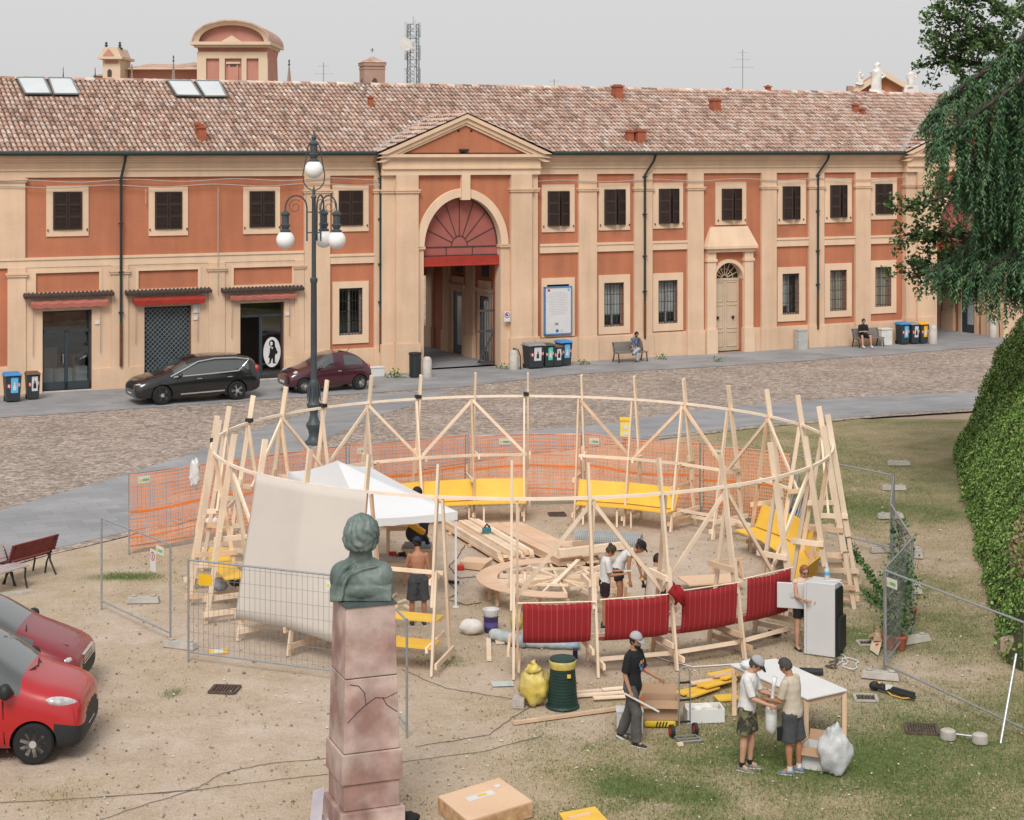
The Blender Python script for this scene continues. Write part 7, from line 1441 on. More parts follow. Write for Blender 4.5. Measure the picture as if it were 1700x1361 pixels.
for s in (-1, 1):
    m = MB(); m.ell((1.50, s * .72, .90), (.27, .11, .085), 14, 8, M=Matrix.Rotation(-s * .45, 3, 'Z') @ Matrix.Rotation(.22, 3, 'Y')); Lc(rv, 'headlight', m, LENS, smooth=True); m = MB(); m.tube([(1.62, s * .66, .40), (1.67, s * .69, .40)], .06, 12); Lc(rv, 'fog_light', m, LENS)
    m = MB(); m.ell((.7, s * 1.04, 1.16), (.1, .11, .13), 12, 8); Lc(rv, 'mirror', m, BLACKP, smooth=True); m = MB(); m.box((.0, s * .93, .95), (.18, .02, .035)); Lc(rv, 'door_handle', m, BLACKP)
    m = MB(); m.beam((.85, s * .55, 1.27), (1.0, s * .05 * 0 + s * .08, 1.29), .02, .02); Lc(rv, 'wiper', m, BLACKP)
m = MB(); m.box((1.75, 0, .70), (.06, .62, .15)); Lc(rv, 'grille', m, BLACKP, bevel=.03); m = MB(); m.box((1.80, 0, .46), (.03, .46, .11)); Lc(rv, 'number_plate', m, WHITEP)
m = MB(); m.hexa([(1.05, -.62, 1.10), (1.05, .62, 1.10), (.92, .66, 1.16), (.92, -.66, 1.16), (1.05, -.62, 1.185), (1.05, .62, 1.185), (.92, .66, 1.225), (.92, -.66, 1.225)]); Lc(rv, 'cowl', m, BLACKP)
nose = gp(150, 1128, .2); st = [(2.02, .34, .62, .66, .60, .56, .40), (1.98, .22, .72, .78, .80, .72, .54), (1.8, .20, .82, .90, .87, .82, .62), (1.4, .20, .92, 1.02, .90, .86, .68), (1.0, .20, .98, 1.10, .905, .875, .70), (.75, .20, 1.0, 1.20, .91, .88, .70), (.3, .20, 1.02, 1.46, .91, .885, .66), (-.1, .20, 1.03, 1.62, .91, .885, .66), (-.7, .20, 1.04, 1.68, .91, .885, .67), (-1.5, .20, 1.06, 1.66, .91, .88, .66), (-2.1, .25, 1.06, 1.5, .9, .85, .64), (-2.25, .34, 1.0, 1.2, .86, .8, .62)]
rc = car('red_people_carrier', Vector((nose.x - 1.86, nose.y + .05, 0)), R(2), 'dark red car parked behind the bright red van', RDK, st, (1.12, -1.5), .315, .91, ALU, 'r', 9, glassx=(-1.7, .95), wind=(-.0, .85), rear=(-2.15, -1.9), pillars=((-.12, -.04), (.42, .50)), plastic_front=(1.5,))
for s in (-1, 1):
    m = MB(); m.ell((1.56, s * .70, .71), (.13, .13, .075), 12, 8, M=Matrix.Rotation(-s * .6, 3, 'Z')); Lc(rc, 'headlight', m, LENS, smooth=True); m = MB(); m.ell((.62, s * 1.02, 1.08), (.1, .1, .09), 12, 8); Lc(rc, 'mirror', m, BLACKP, smooth=True)
    m = MB(); m.beam((1.55, s * .42, .88), (.95, s * .55, 1.07), .03, .012); Lc(rc, 'bonnet_crease', m, RDK)
m = MB()
for k in range(4): m.box((1.79, 0, .56 + .05 * k), (.05, .8, .022))
Lc(rc, 'grille', m, CHROME); m = MB(); m.beam((.85, -.5, 1.17), (.7, .1, 1.22), .02, .02); Lc(rc, 'wiper', m, BLACKP)
# ================================================================== PEOPLE
def union(mb, voxel, it=4, disp=0, dscale=.2, fac=.5):
    me = mesh_from('u', mb.v, mb.f); fixn(me); o = bpy.data.objects.new('u', me); COL.objects.link(o)
    a = o.modifiers.new('r', 'REMESH'); a.mode = 'VOXEL'; a.voxel_size = voxel
    if it: s = o.modifiers.new('s', 'SMOOTH'); s.iterations = it; s.factor = fac
    if disp:
        t = bpy.data.textures.get('folds%.2f' % dscale) or bpy.data.textures.new('folds%.2f' % dscale, 'CLOUDS'); t.noise_scale = dscale
        d = o.modifiers.new('d', 'DISPLACE'); d.texture = t; d.strength = disp; d.mid_level = .5; d.texture_coords = 'GLOBAL'
    return evald(o)
SKIN = mat('skin', (.47, .26, .175), .55, .06, 6, sub=.0); SKINT = mat('skin_tanned', (.38, .175, .10), .5, .08, 6); SKIND = mat('skin_olive', (.36, .19, .12), .55, .06, 6)
HAIRB = mat('hair_dark', (.018, .014, .012), .6, .3, 20, .4); HAIRG = mat('hair_grey', (.055, .052, .05), .7, .4, 25, .5); HAIRR = mat('hair_red', (.26, .10, .045), .6, .3, 20, .4); HAIRBR = mat('hair_brown', (.05, .03, .02), .6, .3, 20, .4)
def fabric(n, c, v=.12, s=5, **k): return mat('cloth_' + n, c, .9, v, s, .25, 9, **k)
BOTH = Vector
def person(loc, rz, label, height, P, L):
    s = height / 1.75; V = Vector; vx = L.get('voxel', .011)
    r = thing('person', loc, label, 'person', L.get('group'), rz=rz)
    def D(v): return V(v).normalized()
    lean = R(P.get('lean', 3)); tw = P.get('twist', 0)
    thigh, shin, ank = .43 * s, .425 * s, .085 * s
    legs = {}
    hipz = P.get('hipz')
    if hipz is None:
        hipz = max(-(D(P['leg' + k][0]) * thigh + D(P['leg' + k][1]) * shin).z for k in 'LR') + ank
    pel = V((0, P.get('hipy', 0), hipz))
    sp = [pel]; dirs = []
    for i, f in enumerate((.35, .75, 1.0, 1.08)):
        a = lean * f; d = V((0, math.sin(a), math.cos(a))); dirs.append(d); sp.append(sp[-1] + d * s * (.17, .17, .13, .07)[i])
    top = dirs[-1]; fwd = V((0, math.cos(lean), -math.sin(lean))); rt = V((1, 0, 0))
    neck = sp[4]; hp = R(P.get('head', 0)) + lean * .8; hy = R(P.get('yaw', 0)); hu = V((0, math.sin(hp), math.cos(hp))); hf = V((math.sin(hy) * 1, math.cos(hy) * math.cos(hp), -math.sin(hp))).normalized(); hr = hf.cross(hu).normalized(); hu = hr.cross(hf).normalized()
    HM = Matrix((hr, hf, hu)).transposed()
    hc = neck + dirs[-1].lerp(hu, .6) * .155 * s + hf * .02 * s
    def hpnt(a, b, c): return hc + HM @ V((a * s, b * s, c * s))
    def ring(c, up, w, d, n=16):
        f = rt.cross(up).normalized() * -1; f = up.cross(rt).normalized() * -1 if False else rt.cross(up) * -1
        return [c + rt * w * math.cos(2 * math.pi * k / n) + f * d * math.sin(2 * math.pi * k / n) for k in range(n)]
    def trunk(m, infl, lo=-.1, wscale=1.0, neckw=True, hi=True):
        rings = [(sp[0] - dirs[0] * .09 * s if lo < -.05 else sp[0], dirs[0], .150, .108), (sp[0], dirs[0], .165, .118), (sp[0] + dirs[0] * .09 * s, dirs[0], .150, .108), (sp[1], dirs[0], .140, .100), (sp[2], dirs[1], .162, .112), (sp[3] - dirs[2] * .02 * s, dirs[2], .170, .100), (sp[3] + dirs[2] * .035 * s, dirs[2], .115, .075), (sp[4], dirs[3], .062, .060)]
        rows = [ring(c, u, (w * wscale * L.get('build', 1)) * s + infl, d * L.get('build', 1) * s + infl) for c, u, w, d in rings[:(8 if hi else 5)]]
        m.strip(rows, closed=True); n = 16; o = len(m.v); m.f.append(tuple(range(o - n, o))); m.f.append(tuple(range(o - n * len(rows), o - n * (len(rows) - 1)))[::-1])
    def caps(m, p, q, r0, r1, e0=True, e1=True):
        m.tube([p, p.lerp(q, .35), p.lerp(q, .7), q], [r0, r0 * .65 + r1 * .38, r0 * .3 + r1 * .72, r1], 12)
        if e0: m.ell(p, r0, 12, 8)
        if e1: m.ell(q, r1, 12, 8)
    body = MB(); trunk(body, -.004 * s); caps(body, sp[4] - dirs[3] * .03 * s, hpnt(0, -.015, -.05), .058 * s, .052 * s)
    body.ell(hc + hu * .012 * s, (.076 * s, .095 * s, .108 * s), 18, 12, M=HM); body.ell(hpnt(0, .03, -.06), (.055 * s, .06 * s, .058 * s), 14, 10, M=HM)
    body.ell(hpnt(0, .10, -.022), (.013 * s, .018 * s, .022 * s), 8, 6, M=HM); body.ell(hpnt(0, .088, -.058), (.024 * s, .012 * s, .008 * s), 8, 6, M=HM)
    for q in (-1, 1): body.ell(hpnt(q * .078, -.005, -.01), (.011 * s, .022 * s, .033 * s), 8, 6, M=HM)
    shirt = MB(); pants = MB(); joints = {}
    for k, q in (('L', -1), ('R', 1)):
        sh = sp[3] + rt * q * .175 * s * L.get('build', 1) - dirs[2] * .012 * s; ud, fd = D(P['arm' + k][0]), D(P['arm' + k][1]); el = sh + ud * .285 * s; wr = el + fd * .255 * s
        caps(body, sh, el, .050 * s, .038 * s); caps(body, el, wr, .039 * s, .025 * s)
        joints['hand' + k] = wr + fd * .09 * s
        pn = D(P.get('palm' + k, (-q, 0, 0))); pn = (pn - fd * pn.dot(fd)).normalized(); sd = fd.cross(pn).normalized(); cu = P.get('curl' + k, .7)
        PM = Matrix((sd, pn, fd)).transposed(); body.ell(wr + fd * .05 * s, (.041 * s, .016 * s, .055 * s), 12, 8, M=PM)
        for i, (off, ln) in enumerate(((-.030, .062), (-.010, .074), (.010, .080), (.030, .072))):
            b0 = wr + fd * .088 * s + sd * off * s; d1 = (fd * math.cos(cu * .6) + pn * math.sin(cu * .6)); d2 = (fd * math.cos(cu * 1.5) + pn * math.sin(cu * 1.5)); m1 = b0 + d1 * ln * .5 * s; body.tube([b0 - fd * .015 * s, b0, m1, m1 + d2 * ln * .5 * s], [.0095 * s, .0095 * s, .009 * s, .0075 * s], 7)
        t0 = wr + fd * .03 * s - sd * (.036 * s) * (1 if q > 0 else 1) * P.get('thumb' + k, q); td = (fd * .7 - sd * P.get('thumb' + k, q) * .6 + pn * .35).normalized(); body.tube([t0, t0 + td * .035 * s, t0 + td * .035 * s + (td + fd * .5 + pn * .3).normalized() * .032 * s], [.012 * s, .0105 * s, .008 * s], 7)
        if 'sleeve' in L:
            f = L['sleeve']; infl = .016 * s; e = sh + ud * .285 * s * min(f, 1); r1 = (.050 * (1 - f) + .042 * f) * s + infl * 1.3
            shirt.ell(sh, .050 * s + infl, 12, 8); shirt.tube([sh, sh.lerp(e, .5), e], [.050 * s + infl, .048 * s + infl, r1], 14)
        hj = pel + rt * q * .088 * s - dirs[0] * .02 * s; td_, sd_ = D(P['leg' + k][0]), D(P['leg' + k][1]); kn = hj + td_ * thigh; an = kn + sd_ * shin
        caps(body, hj, kn, .083 * s, .054 * s); body.tube([kn, kn.lerp(an, .3), kn.lerp(an, .65), an], [.053 * s, .058 * s, .044 * s, .034 * s], 12); body.ell(an, .036 * s, 10, 8)
        ft = P.get('foot' + k, 0); fdv = V((math.sin(R(ft)), math.cos(R(ft)), P.get('toe' + k, 0))).normalized(); body.tube([an, an + fdv * .1 * s - V((0, 0, .045 * s))], [.035 * s, .03 * s], 8)
        pl = L.get('pants', 1)
        if pl > 0:
            infl = L.get('loose', .02) * s
            pants.ell(hj, .083 * s + infl * .7, 12, 8)
            if pl <= 1: e = hj.lerp(kn, pl); pants.tube([hj, hj.lerp(e, .5), e], [.083 * s + infl, .078 * s + infl, .066 * s + infl * 1.6], 14)
            else: pants.tube([hj, kn, kn.lerp(an, .5), kn.lerp(an, min(1.02, pl - 1))], [.083 * s + infl, .058 * s + infl, .056 * s + infl, .047 * s + infl * 1.2], 14); pants.ell(kn, .06 * s + infl, 12, 8)
        # shoe
        m = MB(); base = an - V((0, 0, ank)) if abs(fdv.z) < .05 else an - V((0, 0, ank * .9)); sdv = fdv.cross(V((0, 0, 1))).normalized(); up = sdv.cross(fdv).normalized(); rows = []
        for t, w, h0 in ((-.075, .026, .05), (-.06, .036, .085), (0, .04, .095), (.07, .044, .062), (.13, .046, .045), (.175, .036, .036), (.195, .016, .024)):
            c = base + fdv * t * s; rows.append([c + sdv * w * s * math.cos(a_) + up * (h0 * s * .5 + h0 * s * .5 * math.sin(a_)) for a_ in [2 * math.pi * j / 10 for j in range(10)]])
        m.strip(rows, closed=True); m.f.append(tuple(range(len(m.v) - 10, len(m.v)))); m.f.append(tuple(range(10))[::-1]); so = ob('shoe', m, L.get('shoe', BLACKP), r, world=False, smooth='all')
        m = MB(); rows = [[base + fdv * t * s + sdv * w * s * g + V((0, 0, -.001)) for g in (-1, 1)] for t, w in ((-.08, .028), (0, .042), (.1, .048), (.17, .04), (.2, .015))]; vs0 = [p for rw in rows for p in rw]; m.strip(rows); ob('sole', m, L.get('sole', WHITEP), so, world=False, solid=.03)
        if L.get('sock'):
            m = MB(); m.tube([an + sd_ * .02 * s, an - sd_ * .05 * s], [.044 * s, .044 * s], 10); ob('sock', m, L['sock'], r, world=False, smooth=True)
    ob('body', union(body, vx * .8, 3), L['skin'], r, world=False, smooth='all')
    if 'sleeve' in L or L.get('top'):
        trunk(shirt, .016 * s, lo=-.1, hi=True); ob('shirt', union(shirt, vx, 5, .022, .16), L['top'], r, world=False, smooth='all')
    if L.get('pants', 1) > 0:
        m2 = pants; rw = [ring(pel + dirs[0] * .10 * s, dirs[0], .152 * s * L.get('build', 1), .110 * s * L.get('build', 1)), ring(pel, dirs[0], .172 * s * L.get('build', 1), .126 * s), ring(pel - dirs[0] * .09 * s, dirs[0], .160 * s, .118 * s)]; m2.strip(rw, closed=True); o_ = len(m2.v); m2.f.append(tuple(range(o_ - 16, o_))); m2.f.append(tuple(range(o_ - 48, o_ - 32))[::-1])
        ob(L.get('pants_name', 'trousers'), union(m2, vx, 4, .025, .14), L['legs'], r, world=False, smooth='all')
    # face
    for q in (-1, 1):
        m = MB(); m.ell(hpnt(q * .031, .086, .008), (.012 * s, .008 * s, .007 * s), 8, 6, M=HM); ob('eye', m, L.get('eyes', mat('eye_dark', (.03, .02, .015), .3)), r, world=False, smooth='all')
        m = MB(); m.ell(hpnt(q * .031, .088, .027), (.02 * s, .006 * s, .004 * s), 8, 5, M=HM); ob('eyebrow', m, L['hair'], r, world=False, smooth='all')
    m = MB(); m.ell(hpnt(0, .094, -.058), (.024 * s, .006 * s, .0045 * s), 8, 5, M=HM); ob('mouth', m, mat('lips', (.30, .11, .09), .5), r, world=False, smooth='all')
    if L.get('shades'):
        m = MB()
        for q in (-1, 1): m.ell(hpnt(q * .034, .096, .006), (.028 * s, .008 * s, .02 * s), 10, 6, M=HM); m.beam(hpnt(q * .06, .09, .012), hpnt(q * .08, .0, .012), .005, .006)
        ob('sunglasses', m, BLACKP, r, world=False)
    # hair: a displaced shell round the skull, open at the face
    m = MB(); nn, mm_ = 28, 18; vs = []; ln = L.get('hairlen', .3)
    for i in range(mm_ + 1):
        th = math.pi * i / mm_
        for j in range(nn):
            a = 2 * math.pi * j / nn; d = V((math.sin(th) * math.cos(a), math.sin(th) * math.sin(a), math.cos(th))); q = 1.09 + .05 * noise.noise(d * 5 + V((height * 9, 0, 0))) + .04 * noise.noise(d * 11); vs.append(hc + hu * .012 * s + HM @ V((d.x * .078 * q * s, d.y * .097 * q * s, d.z * .110 * q * s)))
    fs = []
    for i in range(mm_):
        for j in range(nn):
            th = math.pi * (i + .5) / mm_; a = 2 * math.pi * (j + .5) / nn; z = math.cos(th); y = math.sin(th) * math.sin(a)
            if z < -ln - .35 and y < .2: continue
            if y > .1 and z < .52 + .2 * (y > .6): 
                if not (y < .35 and z > -.1): continue
            if y > -.15 and z < -.18: continue
            fs.append((i * nn + j, i * nn + (j + 1) % nn, (i + 1) * nn + (j + 1) % nn, (i + 1) * nn + j))
    m.v = [tuple(v) for v in vs]; m.f = fs; ho = ob('hair', m, L['hair'], r, world=False, smooth='all', solid=.012, recalc=False)
    if L.get('bun'): m = MB(); m.ell(hpnt(*L['bun']), (.05 * s, .05 * s, .045 * s), 12, 8, M=HM); ob('hair_bun', m, L['hair'], ho, world=False, smooth='all')
    if L.get('beard'): m = MB(); m.ell(hpnt(0, .045, -.075), (.058 * s, .055 * s, .045 * s), 12, 8, M=HM); ob('beard', m, L['hair'], r, world=False, smooth='all')
    if L.get('cap'):
        m = MB(); rows = []; back = L.get('cap_back', False)
        for i in range(7):
            t = i / 6 * 1.45; rows.append([hpnt(.088 * math.cos(t) * math.cos(a), -.002 + .109 * math.cos(t) * math.sin(a), .038 + .105 * math.sin(t)) for a in [2 * math.pi * j / 20 for j in range(20)]])
        m.strip(rows, closed=True); m.f.append(tuple(range(len(m.v) - 20, len(m.v)))); co = ob('cap', m, L['cap'], r, world=False, smooth='all', solid=.008); g = -1 if back else 1
        m = MB(); m.strip([[hpnt(.078 * math.cos(a), g * .105 * math.sin(a), .042 - .012 * (1 - abs(math.cos(a)))) for a in [math.pi * j / 12 for j in range(13)]], [hpnt(.072 * math.cos(a), g * (.07 + .115 * math.sin(a) ** .8), .038 - .045 * math.sin(a)) for a in [math.pi * j / 12 for j in range(13)]]]); ob('brim', m, L.get('brim', L['cap']), co, world=False, smooth='all', solid=.006)
    M = r.matrix_basis; joints = {k: M @ v for k, v in joints.items()}; joints['chest'] = (M @ (sp[2] + fwd * .135 * s), M.to_3x3() @ fwd, M.to_3x3() @ rt, dirs[2]); joints['root'] = r; joints['waist'] = M @ (pel + fwd * .1)
    return joints
def face(fx_, fy_): return math.atan2(-fx_, fy_)
WHT = fabric('white', (.60, .59, .58)); BLKC = fabric('black', (.016, .016, .018)); BEI = fabric('beige', (.46, .40, .32)); GRYT = fabric('grey', (.085, .08, .078), .25, 6); DKS = fabric('slate', (.055, .058, .062), .2, 6); CAMO = mat('cloth_camo', (.16, .14, .085), .9, .2, 14, .25, col2=(.045, .045, .032), mix=(.45, .52)); NAVY = fabric('navy', (.02, .028, .055)); GCAP = fabric('cap_grey', (.34, .33, .34)); SNK = mat('shoe_sneaker', (.16, .20, .26), .6, .3, 20); SNG = mat('shoe_greygreen', (.20, .19, .16), .6, .4, 25)
STD = (0, .02, -1)
# man in black walking
j = person(G(1050, 1232), face(.82, -.57), 'man in black printed T-shirt and grey work trousers walking with a white stick', 1.77, dict(lean=4, head=4, yaw=10, legL=((.02, -.22, -1), (.0, -.42, -1)), legR=((-.02, .30, -1), (.0, -.02, -1)), armR=((.12, -.12, -1), (.05, .42, -.95)), armL=((-.15, .25, -1), (-.1, .85, -.35)), curlR=1.2, curlL=.8, toeL=-.25),
    dict(skin=SKIND, top=BLKC, sleeve=.85, pants=2.02, legs=GRYT, hair=HAIRB, cap=GCAP, shoe=BLACKP, voxel=.010, loose=.03, beard=True))
c, f_, r_, u_ = j['chest']
for i, (a, b, w, h, cl_) in enumerate(((0, .03, .07, .06, (.55, .38, .03)), (.045, .0, .06, .07, (.03, .2, .5)), (-.04, -.02, .05, .06, (.5, .04, .03)), (.01, -.06, .08, .05, (.04, .3, .5)), (.0, -.11, .05, .045, (.55, .05, .03)), (-.045, .045, .03, .05, (.6, .5, .1)))):
    m = MB(); o = c + f_ * (.012 + .002 * i) + r_ * a + Z3 * b; m.poly([o - r_ * w / 2 - Z3 * h / 2, o + r_ * w / 2 - Z3 * h / 2 * .7, o + r_ * w / 2 * .8 + Z3 * h / 2, o - r_ * w / 2 + Z3 * h / 2 * .8]); ob('shirt_print', m, mat('print_%d' % i, cl_, .8), j['root'], recalc=False)
h = j['handR']; m = MB(); m.beam(h + Vector((-.12, .02, .06)), h + Vector((.42, -.08, -.20)), .022, .022); simple('white_stick', m, WHITEP, 'thin white stick in the hand of the man in black', 'stick')
m = MB(); m.box(j['waist'] + Vector((.06, -.12, -.22)), (.07, .03, .14)); ob('tool_pocket', m, mat('pocket_rust', (.35, .12, .03), .8), j['root'])
# two men at the table
jw = person(G(1240, 1275), face(.93, -.36), 'man in white T-shirt and camouflage shorts with grey cap beside the table', 1.75, dict(lean=9, head=28, legL=((.03, .12, -1), (0, -.05, -1)), legR=((.0, -.05, -1), (0, -.08, -1)), armR=((.05, .35, -1), (-.25, .95, -.35)), armL=((-.05, .45, -1), (.2, .95, -.1)), curlR=1.1, curlL=1.1, footL=-12, footR=14),
    dict(skin=SKIN, top=WHT, sleeve=.9, pants=.86, legs=CAMO, hair=HAIRG, cap=GCAP, brim=BLACKP, shoe=SNG, sock=BLKC, voxel=.010, loose=.035, build=1.05, pants_name='shorts'))
jp = person(G(1316, 1281), face(-.78, .55), 'man in beige polo shirt and dark shorts with grey hair beside the table', 1.72, dict(lean=7, head=26, legL=((-.03, .05, -1), (0, -.05, -1)), legR=((.03, -.08, -1), (0, -.06, -1)), armR=((.08, .3, -1), (-.3, .95, -.1)), armL=((-.08, .25, -1), (.25, .95, -.15)), curlR=1.1, curlL=1.1, footL=-10, footR=12),
    dict(skin=SKINT, top=BEI, sleeve=.85, pants=.98, legs=DKS, hair=HAIRG, shoe=SNK, sock=WHT, voxel=.010, loose=.04, build=1.1, pants_name='shorts'))
m = MB(); o = (jw['handR'] + jw['handL'] + jp['handL'] + jp['handR']) / 4
m.tube([o + Vector((.04, 0, .34)), o + Vector((.02, 0, .2)), o, o + Vector((-.02, -.02, -.14)), o + Vector((-.02, -.02, -.42)), o + Vector((0, -.02, -.56))], [.04, .03, .03, .09, .1, .02], 12); simple('plastic_sleeve', m, mat('sleeve_clear', (.70, .70, .68), .35, .15, 10, .5, spec=.5, trans=.12), 'long pale plastic bag held between the two men', 'bag', smooth='all')
m = MB(); m.box(jp['waist'] + Vector((-.12, -.16, -.3)), (.1, .05, .2), .6); ob('hanging_pocket', m, BLKC, jp['root'])
# woman behind the fridge door
person(G(1331, 1078), face(.35, -.94), 'red-haired person in sunglasses and black shorts behind the open fridge door', 1.62, dict(lean=5, head=20, legL=((-.02, .06, -1), (0, -.03, -1)), legR=((.02, .0, -1), (0, -.03, -1)), armL=((-.1, .35, -1), (.3, .9, -.2)), armR=((.1, .35, -1), (-.2, .9, -.1)), curlL=.9, curlR=.9),
    dict(skin=SKIN, top=fabric('cream', (.58, .42, .34)), sleeve=.12, pants=.62, legs=BLKC, hair=HAIRR, shades=True, shoe=BLACKP, voxel=.011, pants_name='shorts', build=.94, hairlen=.3))
# three people at the spoke table
jb = person(G(1036, 1018), face(.93, -.25), 'person in white sleeveless top and black cap bending over the timber spokes', 1.70, dict(lean=58, head=-12, legL=((-.03, .10, -1), (0, -.10, -1)), legR=((.04, .16, -1), (0, -.16, -1)), armR=((.12, -.05, -1), (.02, .12, -1)), armL=((-.1, .45, -1), (.0, .25, -1)), hipy=-.12, curlR=.6, curlL=1.2),
    dict(skin=SKINT, top=WHT, sleeve=.12, pants=.5, legs=BLKC, hair=HAIRBR, cap=BLKC, shoe=BLACKP, voxel=.011, pants_name='shorts', build=.95, bun=(0, -.09, .09)))
h = jb['handL']; r = thing('cordless_drill', h, 'yellow and black cordless drill held over the timber spokes', 'drill'); m = MB(); m.tube([h + Vector((-.02, 0, .0)), h + Vector((.12, -.03, .02))], .03, 10); ob('motor', m, YELLOW, r); m = MB(); m.tube([h + Vector((.0, 0, 0)), h + Vector((.03, 0, -.12))], .025, 8); m.box(h + Vector((.04, 0, -.14)), (.11, .07, .05)); ob('battery_grip', m, BLACKP, r)
jt = person(G(1004, 1040), face(.90, .1), 'person in white T-shirt with tied hair looking down at a phone', 1.64, dict(lean=6, head=38, legL=((0, .06, -1), (0, -.05, -1)), legR=((0, -.02, -1), (0, -.04, -1)), armR=((.1, .2, -1), (-.1, .95, .05)), armL=((-.1, .2, -1), (.2, .95, .05)), curlL=.9, curlR=.9, palmL=(0, 0, 1), palmR=(0, 0, 1)),
    dict(skin=SKINT, top=WHT, sleeve=.8, pants=.6, legs=fabric('plum', (.03, .015, .02)), hair=HAIRBR, shoe=BLACKP, voxel=.011, pants_name='shorts', build=.93, bun=(0, -.085, .09)))
m = MB(); h = (jt['handL'] + jt['handR']) / 2 + Vector((.05, 0, .03)); m.box(h, (.16, .08, .012), .1); simple('phone', m, mat('phone_white', (.6, .6, .6), .3, spec=.5), 'pale phone held by the person looking down', 'phone')
person(G(1085, 1024), face(.45, .85), 'man in beige T-shirt crouching behind the red slings', 1.74, dict(lean=18, head=12, hipz=.46, legL=((-.35, .85, .35), (0, -.35, -1)), legR=((.35, .85, .35), (0, -.35, -1)), armL=((-.35, .55, -.7), (.2, .8, -.5)), armR=((.35, .55, -.7), (-.1, .8, -.5)), curlL=1, curlR=1), dict(skin=SKIND, top=fabric('tee_beige', (.50, .42, .35)), sleeve=.85, pants=2.0, legs=BLKC, hair=HAIRB, shoe=BLACKP, voxel=.011))
# bare-chested man and colleague under the tent
person(G(694, 1036), face(-.18, .98), 'bare-chested man in navy cap and dark shorts working at the table under the tent', 1.71, dict(lean=8, head=22, yaw=-12, legL=((-.08, .02, -1), (0, -.04, -1)), legR=((.08, -.02, -1), (0, -.04, -1)), armL=((-.22, .15, -1), (.35, .9, -.1)), armR=((.16, .0, -1), (.03, .12, -1)), curlL=1.0, curlR=.5), dict(skin=SKINT, pants=.98, legs=DKS, hair=HAIRB, cap=NAVY, cap_back=True, shoe=BLACKP, voxel=.010, pants_name='shorts', loose=.035))
person(G(704, 930), face(-.95, -.2), 'dark-haired person in black vest behind the tent roof', 1.72, dict(lean=10, head=25, legL=((0, .05, -1), (0, -.03, -1)), legR=((0, -.02, -1), (0, -.03, -1)), armL=((-.15, .25, -1), (.1, .6, -.8)), armR=((.15, .2, -1), (-.1, .6, -.8))), dict(skin=SKINT, top=BLKC, sleeve=.1, pants=2.0, legs=BLKC, hair=HAIRB, shoe=BLACKP, voxel=.013))
# seated men on the metal benches
def seat(b, off, zz=.02): return b + T * off + N * -.02 + Vector((0, 0, zz))
fN = face(N.x, N.y)
person(seat(BEN1, .25), fN, 'bearded man in checked shirt sitting cross-legged on a metal bench', 1.75, dict(lean=12, head=22, hipz=.53, hipy=-.02, legL=((.25, .95, .12), (.75, .25, -.35)), legR=((.1, .98, -.05), (0, .12, -1)), armL=((-.1, .5, -.8), (.35, .3, .85)), armR=((.15, .25, -1), (.1, .7, -.7)), curlL=.9), dict(skin=SKIND, top=mat('cloth_check', (.05, .07, .13), .9, .3, 30, col2=(.28, .3, .36), mix=(.5, .58)), sleeve=.9, pants=2.0, legs=fabric('trouser_pale', (.34, .35, .37)), hair=HAIRB, beard=True, shoe=BLACKP, voxel=.013))
person(seat(BEN2, -.28), fN - .25, 'man in black T-shirt and shorts sitting with his phone on a metal bench', 1.76, dict(lean=-2, head=30, hipz=.53, hipy=.0, legL=((-.25, .97, .05), (0, .22, -1)), legR=((.3, .95, .05), (.05, .3, -1)), armL=((-.15, .2, -1), (.55, .8, .1)), armR=((.15, .2, -1), (-.5, .8, .1)), curlL=.9, curlR=.9), dict(skin=SKIN, top=BLKC, sleeve=.9, pants=.85, legs=BLKC, hair=HAIRB, shoe=WHITEP, voxel=.013, pants_name='shorts'))
